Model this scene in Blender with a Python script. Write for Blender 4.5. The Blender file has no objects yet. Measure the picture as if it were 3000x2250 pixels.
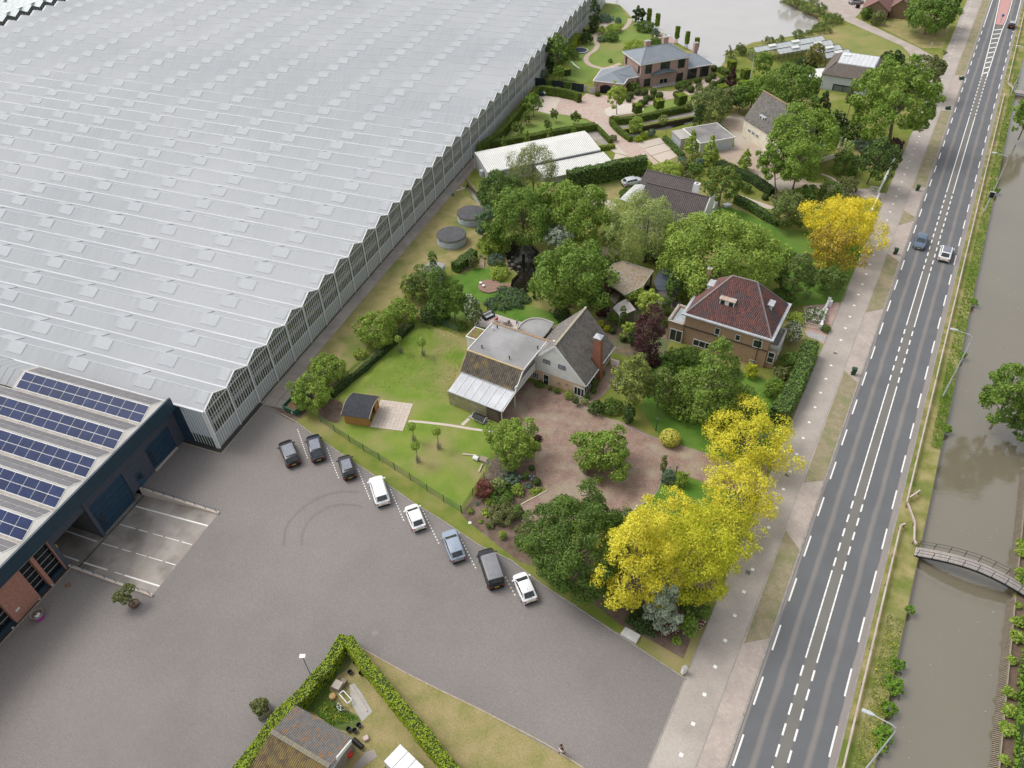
import bpy,bmesh,math,random
import numpy as np
from math import sin,cos,pi,radians,atan2,hypot,floor
from mathutils import Vector,Matrix
from mathutils.geometry import tessellate_polygon
random.seed(7);rng=np.random.default_rng(7)
scene=bpy.context.scene;COL=scene.collection

# ------------------------------------------------------------ camera,sky,sun
CAM_H=69.0;FOC=2184.414;TILT=radians(42.91408);ROLL=radians(-1.96970)
_fw=np.array([0,cos(TILT),-sin(TILT)]);_rt=np.array([1.,0,0]);_up=np.cross(_rt,_fw)
_r2=cos(ROLL)*_rt + sin(ROLL)*_up;_u2=-sin(ROLL)*_rt + cos(ROLL)*_up
cam_data=bpy.data.cameras.new('camera');cam=bpy.data.objects.new('camera',cam_data);COL.objects.link(cam)
cam.matrix_world=Matrix(((_r2[0],_u2[0],-_fw[0],0),(_r2[1],_u2[1],-_fw[1],0),(_r2[2],_u2[2],-_fw[2],CAM_H),(0,0,0,1)))
cam_data.sensor_width=36.0;cam_data.lens=FOC/3000*36;cam_data.clip_end=6000;cam_data.clip_start=0.5
scene.camera=cam
SUN_EL,SUN_AZ=radians(55),radians(296)          # azimuth measured clockwise from +Y
world=bpy.data.worlds.new('World');scene.world=world;world.use_nodes=True
wn=world.node_tree.nodes;wl=world.node_tree.links
bgn=wn['Background'];sky=wn.new('ShaderNodeTexSky');sky.sky_type='NISHITA';sky.sun_disc=False
sky.sun_elevation=SUN_EL;sky.sun_rotation=SUN_AZ;sky.air_density=1.0;sky.dust_density=3.0
hsv=wn.new('ShaderNodeHueSaturation');hsv.inputs['Saturation'].default_value=0.22
wl.new(sky.outputs[0],hsv.inputs['Color']);wl.new(hsv.outputs[0],bgn.inputs[0]);bgn.inputs[1].default_value=0.15
sd=bpy.data.lights.new('sun','SUN');sd.energy=.9;sd.angle=radians(22);sd.color=(1,.965,.91)
sun=bpy.data.objects.new('sun',sd);COL.objects.link(sun)
_sv=Vector((sin(SUN_AZ)*cos(SUN_EL),cos(SUN_AZ)*cos(SUN_EL),sin(SUN_EL)))
sun.rotation_euler=_sv.to_track_quat('Z','Y').to_euler();sun.location=(0,0,120)
scene.view_settings.view_transform='Standard';scene.view_settings.look='None'
scene.view_settings.exposure=0.6;scene.view_settings.gamma=1.0;scene.view_settings.use_curve_mapping=False
scene.render.engine='CYCLES'

# ------------------------------------------------------------ survey of the place: picture points turned into ground points
CR=dict(O=(0,0,3000/2212),X=(0,0,1),A=(0,900,900/1493),B=(600,900,900/2133),C=(1200,800,700/1936),D=(1800,700,700/1936),E=(1500,0,700/1936),F=(2100,0,700/1936),
G=(1300,350,700/1936),H=(1900,300,700/1936),I=(1300,1200,1000/1952),J=(600,1750,800/2212),K=(2200,1200,800/1264),L=(2400,0,600/830),
M1=(400,1000,500/2212),M2=(900,500,500/2074),M3=(1350,0,450/2133),M4=(0,900,500/2074),M5=(0,0,600/2212),
N1=(2500,1900,400/1896),N2=(2650,850,350/1452),N3=(2800,350,200/1106),N4=(2600,600,300/1991),N5=(2750,0,250/1659),N6=(0,1500,500/2074),
C1=(800,1250,450/2133),C2=(1200,1500,450/2133),C3=(780,1900,540/2212),C4=(1250,1200,450/2133),C5=(2600,1550,400/1896),C6=(2820,1000,180/853),C7=(2850,0,150/498),
D1=(1350,850,350/2212),D2=(1500,900,400/1896),D3=(1700,750,350/1936),D4=(1700,50,450/2212),D5=(1350,100,400/2212),D6=(1900,1150,450/2212),D7=(2300,550,300/1106),
P1=(2100,80,500/2212),P2=(2500,0,350/1111),P3=(1740,480,360/1270),P4=(1320,480,180/1224))
def ray(c,x,y):
    X0,Y0,s=CR[c];px=X0+x*s-1500;py=Y0+y*s-1125
    return _fw*FOC+_r2*px-_u2*py
def W(c,x,y,z=0.0):
    d=ray(c,x,y);t=(z-CAM_H)/d[2]
    return Vector((d[0]*t,d[1]*t,z))
def WP(c,pts,z=0.0): return [W(c,x,y,z) for x,y in pts]
def V(c,x,y,A,B):
    nx,ny=B[1]-A[1],A[0]-B[0];d=ray(c,x,y)
    t=(A[0]*nx+A[1]*ny)/(d[0]*nx+d[1]*ny)
    return Vector((d[0]*t,d[1]*t,CAM_H+d[2]*t))
def px_m(p): return FOC/float(np.dot(np.array([p[0],p[1],p[2]-CAM_H]),_fw))      # photo pixels per metre there
class Fr:
    def __init__(s,o,ang): s.o=Vector((o[0],o[1],0));s.a=ang;s.u=Vector((cos(ang),sin(ang),0));s.v=Vector((-sin(ang),cos(ang),0))
    def __call__(s,u,v,z=0.0): return s.o+s.u*u+s.v*v+Vector((0,0,z))
PSI=radians(31.2084)
def RS(s,t,z=0.0): return Vector((s*sin(PSI)+t*cos(PSI),s*cos(PSI)-t*sin(PSI),z))   # along / across the road
PHI=radians(21.4884);G0=Vector((-37.12,64.26,0))
def GA(a,c,z=0.0): return G0+Vector((a*sin(PHI)-c*cos(PHI),a*cos(PHI)+c*sin(PHI),z)) # along the glasshouse gable / into it

# ------------------------------------------------------------ materials
MATS={}
def nd(nt,t,**k):
    n=nt.nodes.new(t)
    for a,b in k.items():
        if a.startswith('i_'):
            n.inputs[int(a[2:]) if a[2:].isdigit() else a[2:].replace('_',' ')].default_value=b
        else: setattr(n,a,b)
    return n
def c4(c): return (c[0],c[1],c[2],1)
def M(name,c1,c2=None,rough=.75,scale=2.0,spec=.3,attr=0.0,big=0.0,bscale=.15,c3=None,fine=.1,bump=0.0,bmp_scale=20,metal=0,trans=0.0,emit=None,alpha=None,transm=0,brick=None,contrast=(.35,.65),ior=None):
    if name in MATS: return MATS[name]
    m=bpy.data.materials.new(name);m.use_nodes=True;nt=m.node_tree;L=nt.links
    b=nt.nodes['Principled BSDF'];out=nt.nodes['Material Output']
    b.inputs['Roughness'].default_value=rough;b.inputs['Specular IOR Level'].default_value=spec;b.inputs['Metallic'].default_value=metal
    if ior: b.inputs['IOR'].default_value=ior
    c2=c2 or tuple(x*.82 for x in c1)
    geo=nd(nt,'ShaderNodeNewGeometry')
    def noise(sc,det=3):
        n=nd(nt,'ShaderNodeTexNoise');n.inputs['Scale'].default_value=sc;n.inputs['Detail'].default_value=det
        L.new(geo.outputs['Position'],n.inputs['Vector']);return n.outputs['Fac']
    def mapr(sock,a,bb):
        r=nd(nt,'ShaderNodeMapRange');r.inputs[1].default_value=a;r.inputs[2].default_value=bb;L.new(sock,r.inputs[0]);return r.outputs[0]
    def mixc(fac,A,B,blend='MIX'):
        x=nd(nt,'ShaderNodeMix',data_type='RGBA',blend_type=blend)
        if hasattr(fac,'is_linked'): L.new(fac,x.inputs[0])
        else: x.inputs[0].default_value=fac
        for s,i in ((A,6),(B,7)):
            if hasattr(s,'is_linked'): L.new(s,x.inputs[i])
            else: x.inputs[i].default_value=c4(s)
        return x.outputs[2]
    f=mapr(noise(scale,5),*contrast)
    if attr:
        a=nd(nt,'ShaderNodeAttribute',attribute_name='rnd')
        mm=nd(nt,'ShaderNodeMix',data_type='FLOAT');mm.inputs[0].default_value=attr;L.new(f,mm.inputs[2]);L.new(a.outputs['Fac'],mm.inputs[3]);f=mm.outputs[0]
    col=mixc(f,c1,c2)
    if c3: col=mixc(mapr(noise(bscale,4),.47-big*.3,.66-big*.3),col,c3)
    if brick:
        bt=nd(nt,'ShaderNodeTexBrick');bt.inputs['Scale'].default_value=1;bt.inputs['Brick Width'].default_value=brick[0];bt.inputs['Row Height'].default_value=brick[1];bt.inputs['Mortar Size'].default_value=brick[2]
        bt.inputs['Color1'].default_value=(1,1,1,1);bt.inputs['Color2'].default_value=(.86,.86,.86,1);bt.inputs['Mortar'].default_value=(brick[3],)*3+(1,)
        if len(brick)>4:
            mp=nd(nt,'ShaderNodeMapping');mp.inputs['Rotation'].default_value[2]=brick[4];L.new(geo.outputs['Position'],mp.inputs[0])
            if brick[4]==99:
                pass
            L.new(mp.outputs[0],bt.inputs['Vector'])
        else: L.new(geo.outputs['Position'],bt.inputs['Vector'])
        col=mixc(1.0,col,bt.outputs['Color'],'MULTIPLY')
    if fine:
        ff=noise(12,2);g=nd(nt,'ShaderNodeMapRange');g.inputs[1].default_value=.3;g.inputs[2].default_value=.7;g.inputs[3].default_value=1-fine;g.inputs[4].default_value=1+fine
        L.new(ff,g.inputs[0]);x=nd(nt,'ShaderNodeVectorMath',operation='SCALE');L.new(col,x.inputs[0]);L.new(g.outputs[0],x.inputs['Scale']);col=x.outputs[0]
    L.new(col,b.inputs['Base Color'])
    if bump:
        bp=nd(nt,'ShaderNodeBump');bp.inputs['Strength'].default_value=bump;bp.inputs['Distance'].default_value=.05;L.new(noise(bmp_scale,3),bp.inputs['Height']);L.new(bp.outputs[0],b.inputs['Normal'])
    if trans:
        t=nd(nt,'ShaderNodeBsdfTranslucent');L.new(col,t.inputs[0]);mx=nd(nt,'ShaderNodeMixShader');mx.inputs[0].default_value=trans
        L.new(b.outputs[0],mx.inputs[1]);L.new(t.outputs[0],mx.inputs[2]);L.new(mx.outputs[0],out.inputs[0])
    if alpha is not None:
        t=nd(nt,'ShaderNodeBsdfTransparent');mx=nd(nt,'ShaderNodeMixShader');mx.inputs[0].default_value=alpha
        L.new(t.outputs[0],mx.inputs[1]);L.new(b.outputs[0],mx.inputs[2]);L.new(mx.outputs[0],out.inputs[0])
    MATS[name]=m;return m
def leafmat(name,c1,c2,trans=.28):
    return M(name,c1,c2,rough=.55,scale=.9,spec=.25,attr=.62,fine=.12,trans=trans,contrast=(.3,.7))

m_white=M('white_paint',(.72,.72,.70),(.65,.65,.62),rough=.45,scale=1.5,fine=.03)
m_cream=M('cream_render',(.72,.66,.54),(.62,.56,.45),rough=.8,scale=.8)
m_peach=M('peach_render',(.66,.47,.32),(.58,.41,.28),rough=.85,scale=.7)
m_glass=M('dark_window_glass',(.02,.025,.03),(.035,.04,.045),rough=.08,spec=.6,fine=0)
m_black=M('black_plastic',(.02,.02,.022),rough=.5)
m_blackmetal=M('black_metal',(.025,.027,.03),rough=.45)
m_galv=M('galvanised_steel',(.42,.43,.44),(.5,.51,.52),rough=.5,spec=.4)
m_wood=M('weathered_wood',(.32,.27,.21),(.22,.18,.14),rough=.8,scale=3,attr=.6)
m_bark=M('tree_bark',(.14,.11,.08),(.22,.18,.14),rough=.9,scale=4)
m_soil=M('bare_soil',(.11,.075,.055),(.17,.12,.09),rough=.95,scale=1.2,fine=.2,c3=(.2,.15,.11),bscale=.5,bump=.5)
m_conc=M('concrete',(.42,.39,.36),(.34,.32,.29),rough=.85,scale=.8,fine=.08)
m_kerb=M('kerb_concrete',(.33,.31,.28),(.25,.23,.21),rough=.85,scale=1.5)

# ------------------------------------------------------------ mesh building
def inv(o): return Matrix.Translation(-o.location)
class MB:
    def __init__(s): s.v=[];s.f=[];s.m=[];s.r=[]
    def add(s,vs,fs,mi=0,r=None):
        n=len(s.v);r=random.random() if r is None else r
        s.v+=[tuple(q) for q in vs];s.f+=[tuple(i+n for i in f) for f in fs];s.m+=[mi]*len(fs);s.r+=[r]*len(fs);return s
    def hexa(s,b,t,mi=0,r=None):   # bottom quad,top quad
        return s.add(list(b)+list(t),[(3,2,1,0),(4,5,6,7),(0,1,5,4),(1,2,6,5),(2,3,7,6),(3,0,4,7)],mi,r)
    def box(s,c,sz,ang=0.0,mi=0,r=None):  # centre of base
        x,y,z=sz[0]/2,sz[1]/2,sz[2];ca,sa=cos(ang),sin(ang);c=Vector(c)
        q=[(-x,-y),(x,-y),(x,y),(-x,y)];P=[Vector((c.x+a*ca-b*sa,c.y+a*sa+b*ca,c.z)) for a,b in q]
        return s.hexa(P,[p+Vector((0,0,z)) for p in P],mi,r)
    def bar(s,p,q,w,h=None,mi=0,r=None):
        p,q=Vector(p),Vector(q);h=h or w;d=(q-p).normalized();side=d.cross(Vector((0,0,1)))
        if side.length<1e-3: side=Vector((1,0,0))
        side.normalize();up=side.cross(d)
        A=[p-side*w/2-up*h/2,p+side*w/2-up*h/2,q+side*w/2-up*h/2,q-side*w/2-up*h/2]
        return s.hexa(A,[a+up*h for a in A],mi,r)
    def prism(s,pts,z0,z1,mi=0,r=None):
        n=len(pts);b=[(p[0],p[1],z0) for p in pts];t=[(p[0],p[1],z1) for p in pts]
        a=sum(pts[i][0]*pts[(i+1) % n][1]-pts[(i+1) % n][0]*pts[i][1] for i in range(n))
        if a<0: b.reverse();t.reverse()
        return s.add(b+t,[tuple(range(n))[::-1],tuple(range(n,2*n))]+[(i,(i+1) % n,n+(i+1) % n,n+i) for i in range(n)],mi,r)
    def slab(s,pts,th,mi=0,r=None):      # planar 3d polygon,thickness straight down
        n=len(pts);t=[Vector(p) for p in pts]
        a=sum(t[i].x*t[(i+1) % n].y-t[(i+1) % n].x*t[i].y for i in range(n))
        if a<0: t.reverse()
        b=[p-Vector((0,0,th)) for p in t]
        return s.add(b+t,[tuple(range(n))[::-1],tuple(range(n,2*n))]+[(i,(i+1) % n,n+(i+1) % n,n+i) for i in range(n)],mi,r)
    def poly(s,pts,mi=0,r=None): return s.add(pts,[tuple(range(len(pts)))],mi,r)
    def cyl(s,c,r0,r1,h,n=10,mi=0,r=None,axis=None):
        c=Vector(c);ax=Vector(axis).normalized() if axis else Vector((0,0,1));u=ax.orthogonal().normalized();w=ax.cross(u)
        b=[c+(u*cos(2*pi*i/n)+w*sin(2*pi*i/n))*r0 for i in range(n)];t=[c+ax*h+(u*cos(2*pi*i/n)+w*sin(2*pi*i/n))*r1 for i in range(n)]
        return s.add(b+t,[tuple(range(n))[::-1],tuple(range(n,2*n))]+[(i,(i+1) % n,n+(i+1) % n,n+i) for i in range(n)],mi,r)
    def tube(s,path,rad,n=6,mi=0,r=None):
        P=[Vector(p) for p in path];R=rad if hasattr(rad,'__len__') else [rad]*len(P);vs=[];fs=[]
        for i,p in enumerate(P):
            d=(P[min(i+1,len(P)-1)]-P[max(i-1,0)]).normalized();u=d.cross(Vector((.13,.21,1))).normalized();w=d.cross(u)
            vs+=[p+(u*cos(2*pi*k/n)+w*sin(2*pi*k/n))*R[i] for k in range(n)]
        for i in range(len(P)-1):
            for k in range(n): a=i*n+k;b=i*n+(k+1) % n;fs.append((a,b,b+n,a+n))
        fs+=[tuple(range(n))[::-1],tuple(range(len(vs)-n,len(vs)))]
        return s.add(vs,fs,mi,r)
    def lathe(s,c,prof,n=16,mi=0,r=None,caps=True):
        c=Vector(c);vs=[];fs=[]
        for rr,z in prof: vs+=[c+Vector((rr*cos(2*pi*k/n),rr*sin(2*pi*k/n),z)) for k in range(n)]
        for i in range(len(prof)-1):
            for k in range(n): a=i*n+k;b=i*n+(k+1) % n;fs.append((a,b,b+n,a+n))
        if caps: fs+=[tuple(range(n))[::-1],tuple(range(len(vs)-n,len(vs)))]
        return s.add(vs,fs,mi,r)
    def mesh(s,name,mat,smooth=False):
        me=bpy.data.meshes.new(name);me.from_pydata(s.v,[],s.f)
        for m in (mat if isinstance(mat,(list,tuple)) else [mat]): me.materials.append(m)
        if any(s.m): me.polygons.foreach_set('material_index',s.m)
        at=me.attributes.new('rnd','FLOAT','FACE');at.data.foreach_set('value',s.r)
        if smooth:
            me.shade_smooth();me.set_sharp_from_angle(angle=radians(38))
        me.update();return me
    def obj(s,name,mat,parent=None,smooth=False,kind=None,local=False):
        return link(name,s.mesh(name,mat,smooth),parent,kind,local)
def link(name,me,parent=None,kind=None,local=False):
    o=bpy.data.objects.new(name,me);COL.objects.link(o)
    if parent:
        o.parent=parent
        if not local: o.matrix_parent_inverse=PINV[parent.name]
        PINV[o.name]=Matrix()
    else: PINV[o.name]=Matrix()
    if kind: o['kind']=kind
    return o
PINV={}
def thing(name,label,cat,loc=(0,0,0),group=None):
    o=bpy.data.objects.new(name,None);COL.objects.link(o);o.location=Vector(loc);o.empty_display_size=.5
    PINV[o.name]=Matrix.Translation(-Vector(loc));return tag(o,label,cat,group)
def tag(o,label,cat,group=None):
    o['label']=label;o['category']=cat
    if group: o['group']=group
    return o
def dup(o,loc,rz=0.0,scale=None,label=None,group=None,swap=None):
    r=o.copy();COL.objects.link(r);r.location=Vector(loc);r.rotation_euler=(0,0,rz)
    if scale: r.scale=scale if hasattr(scale,'__len__') else (scale,)*3
    if label: r['label']=label
    if group: r['group']=group
    def rec(src,dst):
        for ch in [x for x in KIDS.get(src.name,[])]:
            c=ch.copy();COL.objects.link(c);c.parent=dst;rec(ch,c)
    rec(o,r);return r
KIDS={}
def kids():
    KIDS.clear()
    for o in bpy.data.objects:
        if o.parent: KIDS.setdefault(o.parent.name,[]).append(o)
def ordw(i): return ['first','second','third','fourth','fifth','sixth','seventh','eighth','ninth','tenth','eleventh','twelfth','thirteenth','fourteenth','fifteenth','sixteenth','seventeenth','eighteenth','nineteenth','twentieth','twenty-first','twenty-second','twenty-third','twenty-fourth','twenty-fifth','twenty-sixth','twenty-seventh','twenty-eighth','twenty-ninth','thirtieth'][i]

# flat sheets of ground
def smooth_poly(pts,n=3):
    out=[];N=len(pts)
    for i in range(N):
        p0,p1,p2,p3=pts[i-1],pts[i],pts[(i+1) % N],pts[(i+2) % N]
        for k in range(n):
            t=k/n;out.append(.5*((2*p1)+(-p0+p2)*t+(2*p0-5*p1+4*p2-p3)*t*t+(-p0+3*p1-3*p2+p3)*t**3))
    return out
def sheet(name,pts,z,mat,holes=(),sm=0):
    pts=[Vector((p[0],p[1],z)) for p in pts]
    if sm: pts=[Vector((p.x,p.y,z)) for p in smooth_poly(pts,sm)]
    loops=[pts]+[[Vector((p[0],p[1],z)) for p in h] for h in holes]
    tris=tessellate_polygon(loops);fl=[p for l in loops for p in l]
    me=bpy.data.meshes.new(name);fs=[]
    for t in tris:
        a,b,c=(fl[i] for i in t)
        if (b-a).cross(c-a).z<0: t=(t[0],t[2],t[1])
        fs.append(tuple(t))
    me.from_pydata([tuple(p) for p in fl],[],fs);me.materials.append(mat);me.update()
    return link(name,me,None,'structure')
def ribbon(pts,w,z):
    P=[Vector((p[0],p[1],0)) for p in pts];l=[];r=[]
    for i,p in enumerate(P):
        d=(P[min(i+1,len(P)-1)]-P[max(i-1,0)]).normalized();nn=Vector((-d.y,d.x,0));ww=w[i] if hasattr(w,'__len__') else w
        l.append(p+nn*ww/2);r.append(p-nn*ww/2)
    return l+r[::-1]
def curve(pts,n=6):
    pts=[Vector(p) for p in pts];out=[]
    for i in range(len(pts)-1):
        p0=pts[max(i-1,0)];p1,p2=pts[i],pts[i+1];p3=pts[min(i+2,len(pts)-1)]
        for k in range(n):
            t=k/n;out.append(.5*((2*p1)+(-p0+p2)*t+(2*p0-5*p1+4*p2-p3)*t*t+(-p0+3*p1-3*p2+p3)*t**3))
    out.append(pts[-1]);return out
def kerb(pts,w,h,name='kerb',mat=None,z0=0.0):
    mb=MB()
    for a,b in zip(pts[:-1],pts[1:]):
        a=Vector((a[0],a[1],z0+h/2));b=Vector((b[0],b[1],z0+h/2));L=(b-a).length;n=max(1,int(L/1.0));d=(b-a)/n
        for i in range(n): mb.bar(a+d*i+d*.01,a+d*(i+1)-d*.01,w,h+random.uniform(-.01,.01))
    return mb.obj(name,mat or m_kerb,kind='structure')
# ============================================================ GROUND
m_grass=M('mown_grass',(.13,.18,.03),(.21,.21,.055),rough=.9,scale=.5,spec=.1,c3=(.33,.27,.13),bscale=.09,big=-.1,fine=.22,bump=.6)
m_lush=M('lush_lawn',(.075,.165,.022),(.115,.21,.035),rough=.9,scale=.45,spec=.1,c3=(.15,.22,.05),bscale=.15,fine=.18,bump=.5)
m_lawn=M('garden_lawn',(.135,.215,.03),(.20,.25,.05),rough=.9,scale=.35,spec=.1,c3=(.27,.24,.10),bscale=.16,big=0,fine=.18,bump=.5)
m_dry=M('dry_grass',(.33,.265,.13),(.24,.225,.085),rough=.95,scale=.55,spec=.08,c3=(.14,.18,.05),bscale=.16,big=-.2,fine=.25,bump=.6)
m_rough=M('rough_garden_grass',(.08,.13,.035),(.13,.16,.05),rough=.95,scale=.5,spec=.1,c3=(.2,.17,.09),bscale=.2,fine=.25,bump=.6)
m_verge=M('worn_verge',(.30,.245,.165),(.235,.205,.12),rough=.95,scale=1.2,fine=.2,c3=(.20,.20,.10),bscale=.5)
m_yard=M('grey_yard_pavers',(.262,.238,.222),(.232,.210,.198),rough=.85,scale=.13,fine=.17,c3=(.28,.252,.232),bscale=.05,brick=(.21,.105,.014,.6,PSI),spec=.25)
m_brickdrive=M('red_brown_brick_paving',(.34,.225,.185),(.25,.165,.135),rough=.85,scale=.9,fine=.22,c3=(.36,.29,.22),bscale=.35,brick=(.22,.11,.012,.75,.6))
m_pinkdrive=M('pink_clinker_paving',(.50,.385,.33),(.42,.30,.255),rough=.85,scale=1.3,fine=.15,c3=(.44,.38,.32),bscale=.3)
m_slab=M('pale_slab',(.55,.47,.40),(.47,.40,.34),rough=.85,scale=1,attr=.6,fine=.08)
m_cyc=M('pale_brick_path',(.43,.375,.33),(.36,.315,.275),rough=.85,scale=.35,fine=.08,brick=(.21,.105,.012,.8,PSI),c3=(.47,.42,.37),bscale=.12)
m_cyc2=M('pale_paved_crossing',(.46,.39,.34),(.39,.33,.29),rough=.85,scale=.4,fine=.08,brick=(.3,.3,.015,.85,PSI))
m_redpave=M('red_paving',(.44,.30,.26),(.37,.25,.21),rough=.85,scale=.6)
m_gravelpath=M('grey_path',(.31,.275,.25),(.25,.225,.20),rough=.9,scale=.7,fine=.12,c3=(.36,.32,.28),bscale=.3)
m_paint=M('white_road_paint',(.78,.77,.73),(.70,.69,.65),rough=.7,scale=6,fine=.05)
m_bank=M('bank_edge',(.17,.13,.09),(.10,.09,.05),rough=.95,scale=2)

def water_mat(name,base,rough=.07,ws=1.2,wstr=.25,ior=1.75):
    m=bpy.data.materials.new(name);m.use_nodes=True;nt=m.node_tree;L=nt.links;b=nt.nodes['Principled BSDF']
    b.inputs['Roughness'].default_value=rough;b.inputs['IOR'].default_value=ior
    geo=nd(nt,'ShaderNodeNewGeometry');n1=nd(nt,'ShaderNodeTexNoise');n1.inputs['Scale'].default_value=.12;L.new(geo.outputs['Position'],n1.inputs['Vector'])
    mx=nd(nt,'ShaderNodeMix',data_type='RGBA');mx.inputs[6].default_value=c4(base);mx.inputs[7].default_value=c4([x*1.18 for x in base]);L.new(n1.outputs['Fac'],mx.inputs[0]);L.new(mx.outputs[2],b.inputs['Base Color'])
    mp=nd(nt,'ShaderNodeMapping');mp.inputs['Rotation'].default_value[2]=.5;mp.inputs['Scale'].default_value=(1,2.4,1);L.new(geo.outputs['Position'],mp.inputs[0])
    n2=nd(nt,'ShaderNodeTexNoise');n2.inputs['Scale'].default_value=ws;n2.inputs['Detail'].default_value=4;L.new(mp.outputs[0],n2.inputs['Vector'])
    bp=nd(nt,'ShaderNodeBump');bp.inputs['Strength'].default_value=wstr;bp.inputs['Distance'].default_value=.04;L.new(n2.outputs['Fac'],bp.inputs['Height']);L.new(bp.outputs[0],b.inputs['Normal'])
    return m
m_canal=water_mat('canal_water',(.15,.13,.09),wstr=.35,ior=2.2);m_pond=water_mat('pond_water',(.34,.32,.295),rough=.14,wstr=.3,ior=2.6);m_gpond=water_mat('garden_pond_water',(.012,.011,.006),wstr=.15,ior=1.45)

# water outlines
canal_hole=[RS(-90,13.4),RS(1400,13.4),RS(1400,22.5),RS(-90,22.5)]
pond_hole=[W('X',1722,4)]+WP('E',[(740,18),(870,38),(945,110),(1000,190),(1130,235),(1200,262),(1290,300),(1345,350),(1420,390),(1500,430),(1640,535),(1690,550),(1715,500)])+WP('F',[(60,520),(75,420),(180,390),(300,340),(400,330),(500,310),(620,290),(720,265),(800,225),(835,165),(815,130),(700,80),(600,30),(535,0)])+[Vector((92,262,0)),Vector((130,330,0)),Vector((60,380,0)),Vector((40,330,0)),Vector((34,262,0))]
gpond=WP('G',[(505,955),(600,930),(700,990),(770,1060),(790,1150),(740,1240),(700,1340),(690,1400),(640,1420),(560,1395),(545,1345),(548,1300),(600,1250),(520,1180),(500,1080)])
ditch=WP('E',[(905,1050),(1040,1025),(1480,945),(1480,990),(1250,1050),(1080,1060),(1010,1115),(940,1090)])
creek=WP('P4',[(330,395),(380,440),(600,650),(660,880),(560,810),(400,620),(300,480)])
RAMP=[GA(-8.75,5.2),GA(-8.75,-6.2),GA(-20.0,-6.2),GA(-20.0,5.2)]
HALL=[GA(-15.4,5.2),GA(-19.95,5.2),GA(-19.95,22),GA(-15.4,22)]
ramp_hole=[GA(-8.75,5.2),GA(-8.75,-6.2),GA(-20.0,-6.2),GA(-20.0,24.5),GA(-8.75,24.5)]
big=[Vector((-1500,-600,0)),Vector((1500,-600,0)),Vector((1500,2500,0)),Vector((-1500,2500,0))]
# two land masses beside the canal,both reaching the horizon
westB=[Vector((-1500,-600,0)),RS(-700,13.4),RS(2600,13.4),Vector((-1500,2500,0))]
eastB=[RS(-700,22.5),Vector((1800,-600,0)),Vector((1800,2400,0)),RS(2600,22.5)]
sheet('ground',westB,0,m_grass,holes=[pond_hole,gpond,ditch,creek,ramp_hole])
sheet('ground_east_bank',eastB,0,m_grass)
def edge_wall(name,pts,z0=-1.3,mat=None,close=True,z1=0.0):
    mb=MB();n=len(pts)
    for i in range(n if close else n-1):
        a,b=pts[i],pts[(i+1) % n];mb.add([(a[0],a[1],z0),(b[0],b[1],z0),(b[0],b[1],z1),(a[0],a[1],z1)],[(0,1,2,3)])
    return mb.obj(name,mat or m_bank,kind='structure')
edge_wall('pond_bank',pond_hole);edge_wall('garden_pond_bank',gpond,mat=m_soil);edge_wall('ditch_bank',ditch);edge_wall('creek_bank',creek)
edge_wall('canal_bank',[RS(-700,13.4),RS(2600,13.4)],close=False);edge_wall('canal_bank',[RS(-700,22.5),RS(2600,22.5)],close=False)
sheet('canal_water',[RS(-700,13.2),RS(-700,22.7),RS(2600,22.7),RS(2600,13.2)],-.6,m_canal)
def grow(pts,k=.15):
    c=sum(pts,Vector())/len(pts);return [p+(p-c).normalized()*k for p in pts]
sheet('pond_water',grow(pond_hole,.3),-.7,m_pond);sheet('garden_pond_water',grow(gpond),-.45,m_gpond)
sheet('ditch_water',grow(ditch),-.5,m_gpond);sheet('creek_water',grow(creek),-.4,m_canal)

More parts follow.
